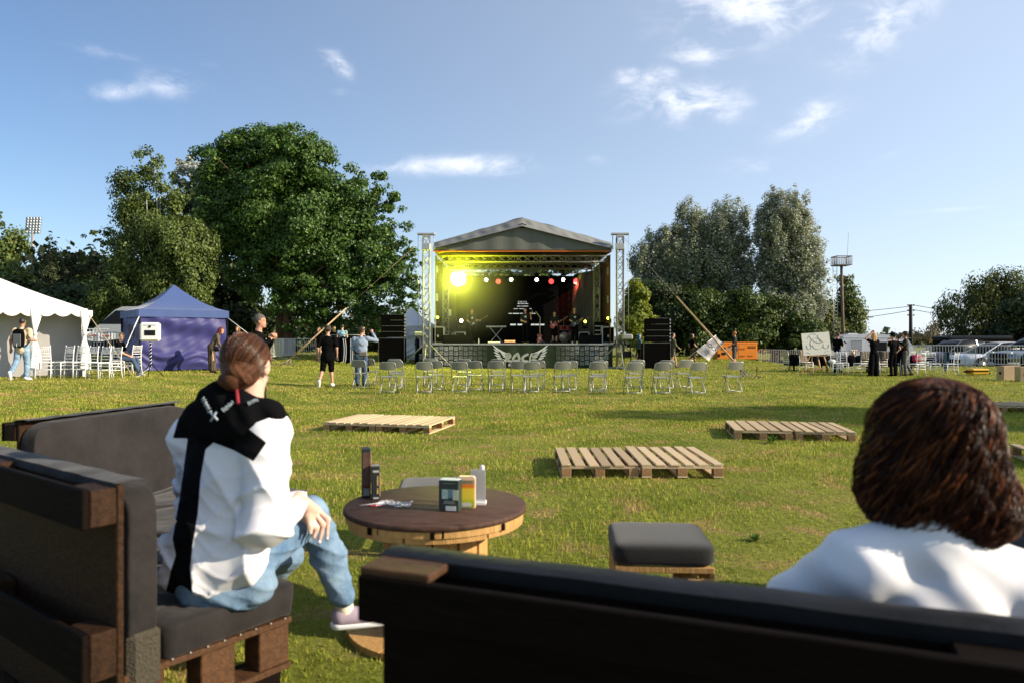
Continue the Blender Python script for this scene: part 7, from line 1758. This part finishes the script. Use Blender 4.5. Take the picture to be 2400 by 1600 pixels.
# ---------------------------------------------------------------- seated girl (close)
def girl():
    t=thing('person','young woman with a brown bun in a white and black sweatshirt on the left sofa','person',(0,0,0))
    P=lambda px,py,d: np.array(P3(px,py,d))
    hd=P(582,856,2.66); neck=P(570,940,2.66)
    fd=norm(v(.17,.98,-.06)); up=norm(v(-.02,.02,1)-fd*np.dot(fd,v(-.02,.02,1)))
    hp,g,M=head_prims(hd,fd,up)
    shL=P(455,1018,2.76); shR=P(622,1012,2.60); pel=P(500,1345,2.66); chest=P(530,1105,2.70)
    elR=P(622,1225,2.56); wrR=P(700,1168,2.80); elL=P(470,1210,3.0); wrL=P(600,1230,3.1)
    hipR=P(560,1325,2.68); knR=P(728,1205,3.02); anR=P(806,1418,3.06); hipL=P(480,1330,2.78); knL=P(672,1300,3.24); anL=P(555,1440,3.3)
    body=list(hp)+[('c',P(588,900,2.66),P(578,965,2.66),.048,.055),('c',P(578,960,2.66),chest,.07,.09)]
    # right hand lying over the knee, fingers hanging
    k0=P(730,1192,2.88)
    body+=[('c',elR,wrR,.036,.025),('c',wrR,k0,.027,.026),('c',chest,shR,.06,.05),('c',chest,shL,.06,.05),('c',shR,elR,.045,.037),('c',shL,elL,.045,.037),('c',chest,pel,.11,.12),('c',pel,hipR,.09,.08),('c',hipR,knR,.075,.05),('c',knR,anR,.05,.033)]
    tips=[[(742,1192,2.93),(768,1216,2.93),(766,1262,2.92)],[(736,1200,2.90),(757,1228,2.90),(748,1270,2.89)],[(728,1206,2.87),(742,1236,2.87),(736,1258,2.86)],[(720,1206,2.85),(727,1232,2.85),(728,1248,2.84)]]
    for i,ch in enumerate(tips):
        q=[P(*c) for c in ch]; a=wrR+(k0-wrR)*.5
        body+=[('c',a,q[0],.015,.0125),('c',q[0],q[1],.0120,.0105),('c',q[1],q[2],.0100,.0078)]
    body+=[('c',wrR+(k0-wrR)*.2,P(716,1228,2.9),.014,.011),('c',P(716,1228,2.9),P(730,1240,2.91),.0105,.008)]
    body+=[('c',elL,wrL,.035,.025)]+[('c',anR+v(0,0,.05),anR,.034,.032)]
    blob('body',body,mat('skin_fair',(.68,.43,.33),.45,noise=.06,nscale=14),t,.0055,.012)
    # sweatshirt
    tu=norm(neck-pel); sh=norm(shR-shL); fw=norm(np.cross(tu,sh)); TM=np.stack([sh,fw,tu],1)
    pr=[('e',P(540,1090,2.70),(.165,.125,.20),TM),('e',P(525,1190,2.70),(.165,.130,.20),TM),('e',P(502,1290,2.67),(.180,.135,.14),TM),('c',P(430,1340,2.64),P(575,1310,2.60),.075,.075),
        ('c',P(560,985,2.68),shL,.075,.075),('c',P(575,985,2.66),shR,.075,.078),('c',shR,elR,.082,.072),('c',elR,P(680,1190,2.80),.068,.045),('c',P(676,1190,2.79),P(690,1180,2.82),.043,.040),('c',shL,elL,.078,.066),('c',elL,wrL,.066,.045)]
    def fold(V,Q):
        x,y,z=Q[...,0],Q[...,1],Q[...,2]; low=np.clip((1.22-z)*3,0,1); s=x*.75+y*.2
        rid=lambda q:(1-np.abs(np.sin(q)))**2.2
        a=-1.7*.012*rid(15*(z+.8*s)+1.6*np.sin(6*x+3*z))*low-.010*rid(24*(z-.5*s)+1.2*np.sin(9*x)+2)*low**1.5-.015*rid(17*x+6*z+1.1*np.sin(6*z))*(.25+.75*low)-.004*rid(45*(z+.4*s)+2*np.sin(17*x))*low
        return V+a.astype(np.float32)
    o=blob('sweatshirt',pr,None,t,.007,.035,post=fold)
    me=o.data; n=len(me.vertices); co=np.empty(n*3,np.float32); me.vertices.foreach_get('co',co); co=co.reshape(-1,3)
    # printed pattern: black stripe down the back and black band over the shoulders, in garment coordinates (x,z)
    u=co[:,0]/co[:,1]*1700+1200; w=793-(co[:,2]-CAM_H)/co[:,1]*1700
    def poly_sd(pts):
        A=np.array(pts,float); ins=np.zeros(n,bool); dist=np.full(n,1e9)
        for i in range(len(A)):
            a=A[i];b=A[(i+1)%len(A)]; e=b-a; tt=np.clip(((u-a[0])*e[0]+(w-a[1])*e[1])/(e@e),0,1); dist=np.minimum(dist,np.hypot(u-a[0]-tt*e[0],w-a[1]-tt*e[1]))
            c=((a[1]>w)!=(b[1]>w))&(u<(b[0]-a[0])*(w-a[1])/(b[1]-a[1]+1e-9)+a[0]); ins^=c
        return np.where(ins,dist,-dist)
    s1=poly_sd([(425,960),(480,890),(640,900),(668,965),(575,998),(625,1036),(594,1080),(548,1054),(500,1036),(482,1052),(470,1120),(464,1200),(452,1275),(446,1330),(452,1400),(385,1400),(402,1330),(412,1300),(404,1262),(420,1170),(440,1026),(405,1026),(415,990)])
    back=np.ones(n,bool)
    att=me.attributes.new('print','FLOAT','POINT'); att.data.foreach_set('value',(np.clip(s1/6,-1,1)).astype(np.float32))
    sm=bpy.data.materials.new('sweatshirt_cloth'); sm.use_nodes=True; nt=sm.node_tree; b=nt.nodes['Principled BSDF']; b.inputs['Roughness'].default_value=.95; b.inputs['Specular IOR Level'].default_value=.08
    an=nt.nodes.new('ShaderNodeAttribute'); an.attribute_name='print'; mx=nt.nodes.new('ShaderNodeMix'); mx.data_type='RGBA'; mx.inputs['A'].default_value=(.80,.78,.80,1); mx.inputs['B'].default_value=(.004,.004,.0045,1)
    mr=nt.nodes.new('ShaderNodeMapRange'); mr.inputs['From Min'].default_value=-.1; mr.inputs['From Max'].default_value=.1; nt.links.new(an.outputs['Fac'],mr.inputs['Value']); nt.links.new(mr.outputs[0],mx.inputs['Factor']); nt.links.new(mx.outputs['Result'],b.inputs['Base Color'])
    me.materials.clear(); me.materials.append(sm)
    # hood
    hb=[('c',P(505,925,2.60),P(640,968,2.58),.045,.040),('c',P(500,935,2.62),P(455,985,2.62),.050,.052),('c',P(640,965,2.60),P(655,985,2.66),.038,.036),('e',P(545,965,2.575),(.13,.05,.075),np.stack([norm(v(.95,-.2,-.25)),norm(v(.2,.97,0)),norm(v(.25,0,.97))],1)),('c',P(520,915,2.66),P(600,925,2.75),.04,.035),('c',P(480,1000,2.60),P(580,1000,2.56),.05,.045)]
    ho=blob('hood',hb,M_clb,t,.006,.03,post=lambda V,Q:V+(.003*np.sin(Q[...,0]*80+Q[...,2]*50)).astype(np.float32))
    def mark(pts,r,mm,nm):
        m=MB(); m.tube([Vector(P(*q)) for q in pts],r,6); setp(m.build(nm,mm,None),ho)
    lt=mat('hood_lettering',(.34,.40,.44),.7)
    import random as _r
    rr=_r.Random(3)
    def letters(p0,p1,nn,hh):
        a=np.array(p0,float);b_=np.array(p1,float); m=MB(); dv=(b_-a)/nn; pv=norm(v(-dv[1],dv[0],0))*hh
        for i in range(nn):
            c=a+dv*(i+.5)
            for k in range(2):
                q0=c-pv*rr.uniform(.5,1)+dv*rr.uniform(-.3,.3); q1=c+pv*rr.uniform(.5,1)+dv*rr.uniform(-.3,.3); m.tube([Vector(P(*q0)),Vector(P(*q1))],.0016,5)
        setp(m.build('hood_lettering',lt,None),ho)
    letters((474,930,2.535),(492,965,2.515),7,6); letters((520,962,2.50),(548,940,2.515),6,6); letters((580,945,2.52),(606,934,2.54),6,5)
    mark([(492,964,2.512),(510,983,2.505)],.004,lt,'hood_badge'); mark([(508,964,2.507),(494,986,2.51)],.004,lt,'hood_badge')
    mark([(553,905,2.555),(556,925,2.53),(558,945,2.51)],.0065,mat('red_label',(.26,.02,.03),.7),'hood_label')
    # jeans
    pr=[('e',P(505,1350,2.70),(.175,.15,.11),TM),('c',hipR,knR,.098,.066),('c',knR,P(770,1300,3.04),.068,.066),('c',P(770,1300,3.04),P(800,1392,3.05),.066,.052),('c',hipL,knL,.098,.068),('c',knL,anL,.065,.050),('c',P(470,1375,2.62),P(590,1365,2.66),.075,.085)]
    def f2(V,Q):
        x,y,z=Q[...,0],Q[...,1],Q[...,2]; rid=lambda q:(1-np.abs(np.sin(q)))**2.2
        return V-(.007*rid(17*x+24*z+1.5*np.sin(9*z))+.005*rid(33*z-20*x+1.2*np.sin(14*x))+.003*rid(60*z+30*x))
    blob('jeans',pr,mat('pale_jeans',(.25,.35,.45),.85,noise=.55,nscale=7,col2=(.07,.14,.24),bump=.35,bscale=26),t,.007,.02,post=f2)
    fo=norm(v(.95,.25,-.06)); a=anR+v(.01,0,-.045)
    blob('shoe',[('c',a-fo*.02,a+fo*.14,.042,.034)],mat('lilac_shoe',(.36,.28,.34),.7),t,.005,.01)
    m=MB(); 
    blob('shoe_sole',[('c',a-fo*.03-v(0,0,.026),a+fo*.16-v(0,0,.026),.036,.030)],M_clw,t,.005,.008,post=lambda V,Q:np.maximum(V,np.abs(Q[...,2]-(a[2]-.034))-.014))
    blob('sock',[('c',anR+v(-.005,0,.03),a+v(0,0,.01),.036,.037)],mat('sock_cream',(.75,.65,.48),.9),t,.006,.01)
    a2=anL; blob('shoe',[('c',a2-fo*.02-v(0,0,.04),a2+fo*.16-v(0,0,.05),.042,.034)],mat('lilac_shoe',(.36,.28,.34),.7),t,.006,.01)
    for q in ((766,1262,2.915),(747,1270,2.885)): 
        m=MB(); m.ball(tuple(P(*q)),(.008,.006,.009),5); m.build('painted_nail',mat('nail_silver',(.6,.62,.75),.15,.6),t)
    m=MB(); m.lathe([(.0125,-.003),(.0125,.003)],tuple(P(722,1262,2.9)),10) if False else None
    # hair: cap drawn back into a low bun, with strands
    def hcut(V,Q):
        q=Q-hd; y=q@fd; z=q@up; x=q@np.cross(fd,up)
        return np.maximum(V,np.where((y>.028+np.clip(z-.0,0,.06)*.7),.01,-1).astype(np.float32))
    bun=P(546,889,2.56)
    def hair_mat(name,c0,c1,c2,rough=.6):
        m=bpy.data.materials.new(name); m.use_nodes=True; nt=m.node_tree; b=nt.nodes['Principled BSDF']; b.inputs['Roughness'].default_value=rough; b.inputs['Specular IOR Level'].default_value=.2
        at_=nt.nodes.new('ShaderNodeAttribute'); at_.attribute_name='strand'; n=nt.nodes.new('ShaderNodeTexNoise'); n.inputs['Scale'].default_value=1; n.inputs['Detail'].default_value=5; n.inputs['Roughness'].default_value=.7
        nt.links.new(at_.outputs['Vector'],n.inputs['Vector']); cr=nt.nodes.new('ShaderNodeValToRGB'); nt.links.new(n.outputs['Fac'],cr.inputs[0]); e=cr.color_ramp
        e.elements[0].position=.3; e.elements[0].color=(*c0,1); e.elements[1].position=.72; e.elements[1].color=(*c2,1); x=e.elements.new(.5); x.color=(*c1,1)
        nt.links.new(cr.outputs[0],b.inputs['Base Color']); bp=nt.nodes.new('ShaderNodeBump'); bp.inputs['Strength'].default_value=.6; bp.inputs['Distance'].default_value=.006; nt.links.new(n.outputs['Fac'],bp.inputs['Height']); nt.links.new(bp.outputs[0],b.inputs['Normal'])
        return m
    def strand_attr(o,c,axis,k=26,ks=6):
        me=o.data; n=len(me.vertices); co=np.empty(n*3,np.float32); me.vertices.foreach_get('co',co); q=co.reshape(-1,3)-c
        ax=norm(axis); e1=norm(np.cross(ax,v(0,0,1))); e2=np.cross(ax,e1); px_,py_=q@e1,q@e2; rr_=np.hypot(px_,py_)+1e-6
        A=np.stack([px_/rr_*k*.16,py_/rr_*k*.16,(q@ax)*ks],1)*1.0; A[:,:2]*=4
        at_=me.attributes.new('strand','FLOAT_VECTOR','POINT'); at_.data.foreach_set('vector',A.astype(np.float32).ravel())
    hr=hair_mat('hair_auburn_gloss',(.020,.008,.004),(.075,.028,.011),(.20,.075,.028))
    ho_=blob('hair',[('e',g(0,-.018,.028),(.080,.094,.087),M),('e',g(0,-.05,-.02),(.068,.056,.066),M),('c',g(0,-.075,-.03),bun,.055,.042)],hr,t,.0045,.02,post=hcut); strand_attr(ho_,hd,bun-hd)
    bh=blob('hair_bun',[('e',bun+v(-.012,0,-.002),(.040,.036,.030),None),('c',P(524,888,2.55),P(548,868,2.54),.018,.021),('c',P(548,868,2.54),P(576,888,2.55),.020,.020),('c',P(576,888,2.55),P(546,902,2.55),.018,.017)],hr,t,.0045,.008,post=lambda V,Q:V+(.0015*np.sin(Q[...,0]*300+Q[...,2]*180)).astype(np.float32)); strand_attr(bh,bun,v(.1,-1,.3),30,20)
    r2=np.random.default_rng(7); cc=g(0,-.018,.028); rad=v(.0815,.0955,.0885); Mi=M; ab=norm(((bun-cc)@Mi)/rad); e1=norm(np.cross(ab,v(.1,.2,1))); e2=np.cross(ab,e1); m=MB()
    for i in range(1500):
        ph_=r2.uniform(0,6.283); th0=r2.uniform(1.4,2.7); th1=r2.uniform(.12,.45); pts=[]; lift=r2.uniform(0,.0035) if i%25 else r2.uniform(.004,.012)
        for k in range(9):
            f=k/8; th=th0+(th1-th0)*f; dloc=ab*math.cos(th)+(e1*math.cos(ph_+.25*f*r2.uniform(.9,1.1))+e2*math.sin(ph_+.25*f))*math.sin(th)
            q=Mi@(dloc*(rad+lift*math.sin(f*3.1)+.0008)); yy=dloc[1]*rad[1]
            if (Mi@(dloc*rad)+cc-hd)@fd>.045+.03*max(0,dloc[2]): continue
            pts.append(Vector(cc+q))
        if len(pts)>3: m.tube(pts,[.0004]+[.0009]*(len(pts)-2)+[.0006],3,caps=False)
    m.build('hair_strands',leaf_mat('auburn_strand',(.030,.011,.005),(.11,.042,.016),(.30,.12,.045),.25,trans=.15,rough=.35,spec=.5),t)
    for s in (g(.078,.0,-.045),): m2=MB(); m2.ball(tuple(s),.0035,5); m2.build('earring',M_galv,t)
girl()
# ---------------------------------------------------------------- curly haired woman (closest)
def curly():
    t=thing('person','woman with shoulder length curly brown hair and white t-shirt sitting on the front sofa','person',(0,0,0))
    P=lambda px,py,d: np.array(P3(px,py,d)); D=1.62
    hd=P(2185,1030,D); fd=norm(v(.10,.99,.02)); up=norm(v(.0,0,1)-fd*fd[2]); hp,g,M=head_prims(hd,fd,up)
    neck=P(2170,1215,D-.02); shL=P(2010,1325,D-.03); shR=P(2395,1385,D-.0); pel=v(.94,1.66,.58); chest=P(2170,1400,D)
    elL=v(.69,1.76,.80); wrL=v(.74,1.97,.68); elR=v(1.32,1.75,.78); wrR=v(1.12,1.98,.68)
    body=list(hp)+[('c',hd-up*.06,neck,.050,.055),('c',neck,chest,.07,.10),('e',pel,(.16,.11,.13)),('c',neck-v(0,0,.04),shL,.055,.05),('c',neck-v(0,0,.04),shR,.055,.05),('c',shL,elL,.045,.037),('c',shR,elR,.045,.037),('c',elL,wrL,.036,.026),('c',elR,wrR,.036,.026)]+hand_prims(wrL,elL,-1)+hand_prims(wrR,elR,1)
    for s in(-1,1): body+=[('c',pel+v(s*.09,.0,-.02),pel+v(s*.14,.45,-.02),.08,.055),('c',pel+v(s*.14,.45,-.02),pel+v(s*.15,.48,-.47),.055,.035)]
    blob('body',body,M_skin,t,.012,.015)
    pr=[('e',P(2165,1380,D+.02),(.185,.12,.17)),('e',v(.93,1.64,.78),(.165,.125,.24)),('c',neck-v(0,0,.04),shL,.062,.070),('c',neck-v(0,0,.04),shR,.062,.070),('c',shL,elL,.074,.080),('c',shR,elR,.082,.086),('c',neck-v(0,0,.03),neck-v(0,0,.02),.078,.07)]
    def fold(V,Q):
        x,y,z=Q[...,0],Q[...,1],Q[...,2]; s=z+.62*(x-.9)
        return V+(.0035*np.sin(30*s+2.5*np.sin(7*x))*np.clip((x-.75)*4,.15,1)+.0022*np.sin(70*s+9*x+2*np.sin(11*z))).astype(np.float32)
    blob('t_shirt',pr,M_clw,t,.008,.04,post=fold)
    blob('trousers',[('e',pel,(.18,.13,.12))]+[q for s in(-1,1) for q in (('c',pel+v(s*.09,.0,-.02),pel+v(s*.14,.45,-.02),.095,.07),('c',pel+v(s*.14,.45,-.02),pel+v(s*.15,.48,-.44),.068,.05))],M_denimd,t,.014,.02)
    for s in(-1,1): a=pel+v(s*.15,.50,-.50); blob('shoe',[('c',a,a+v(0,.15,0),.042,.036)],M_clw,t,.012,.01)
    # hair volume, then curls over it
    hair=[('e',P(2188,984,D),(.102,.12,.088)),('e',P(2178,1075,D),(.117,.115,.12)),('e',P(2208,1145,D),(.126,.11,.100)),('e',P(2258,1200,D),(.088,.085,.066)),('e',P(2108,1145,D),(.070,.08,.085))]
    hm=mat('hair_curly',(.030,.013,.006),.42,noise=.5,nscale=30,spec=.5)
    blob('hair',hair,hm,t,.008,.05,post=lambda V,Q:V+(.004+.004*np.sin(Q[...,0]*60+1.5*np.sin(Q[...,2]*30))*np.sin(Q[...,2]*22+Q[...,1]*40)).astype(np.float32))
    r_=np.random.default_rng(12); n=3200; K=56; top=P(2185,935,D+.01)
    cen=[(np.array(c[1],np.float32),np.array(c[2],np.float32)) for c in hair]
    def inside(q):
        V=None
        for c,r in cen:
            d=ell_d(q,c,r)
            if V is None: V=d
            else: hh=np.maximum(.05-np.abs(V-d),0)/.05; V=np.minimum(V,d)-hh*hh*.05*.25
        return V
    ncl=90; cl=r_.integers(0,ncl,n); az=r_.uniform(0,2*np.pi,n); C=top+np.stack([np.cos(az)*.02,np.sin(az)*.02,np.full(n,.05)],1); D2=np.stack([np.cos(az),np.sin(az),np.zeros(n)],1); out=r_.uniform(-.001,.008,n)+r_.uniform(-.004,.006,ncl)[cl]*0
    fr=r_.uniform(38,70,ncl)[cl]; ph=r_.uniform(0,6.28,ncl)[cl]+r_.normal(0,.16,n); am=r_.uniform(.006,.019,ncl)[cl]; az2=(np.arange(ncl)/ncl*2*np.pi)[cl]+r_.normal(0,.028,n)
    D2=np.stack([np.cos(az2),np.sin(az2),np.zeros(n)],1); L_=r_.uniform(.62,1.0,n); Q=[]; stp=.0105
    for k in range(K):
        g_=D2*max(0,1-k*.09)*.9+v(.06,0,-1)*min(1,k*.10); C=C+g_/np.linalg.norm(g_,axis=1)[:,None]*stp
        for _ in range(2):
            dd=inside(C); e=.004; gr=np.stack([inside(C+v(e,0,0))-dd,inside(C+v(0,e,0))-dd,inside(C+v(0,0,e))-dd],1)/e; C=C-gr/(np.linalg.norm(gr,axis=1)[:,None]+1e-6)*((dd-out)*.9)[:,None]
        A=am*min(1,k*.06); Q.append(C+np.stack([np.sin(k*stp*fr+ph)*A,np.cos(k*stp*fr+ph)*A,np.zeros(n)],1))
    m=MB()
    for i in range(n):
        kk=int(K*L_[i]); q=[Vector(Q[k][i]) for k in range(kk)]; r0=r_.uniform(.0008,.0019); m.tube(q,[r0*(1 if i_<kk*.75 else 1-(i_-kk*.75)/(kk*.25)*.8) for i_ in range(kk)],3,caps=False)
    hc=leaf_mat('hair_curl_strand',(.020,.007,.004),(.085,.026,.009),(.34,.11,.028),.25,trans=.42,rough=.40,spec=.3); m.build('hair_curls',hc,t)
curly()
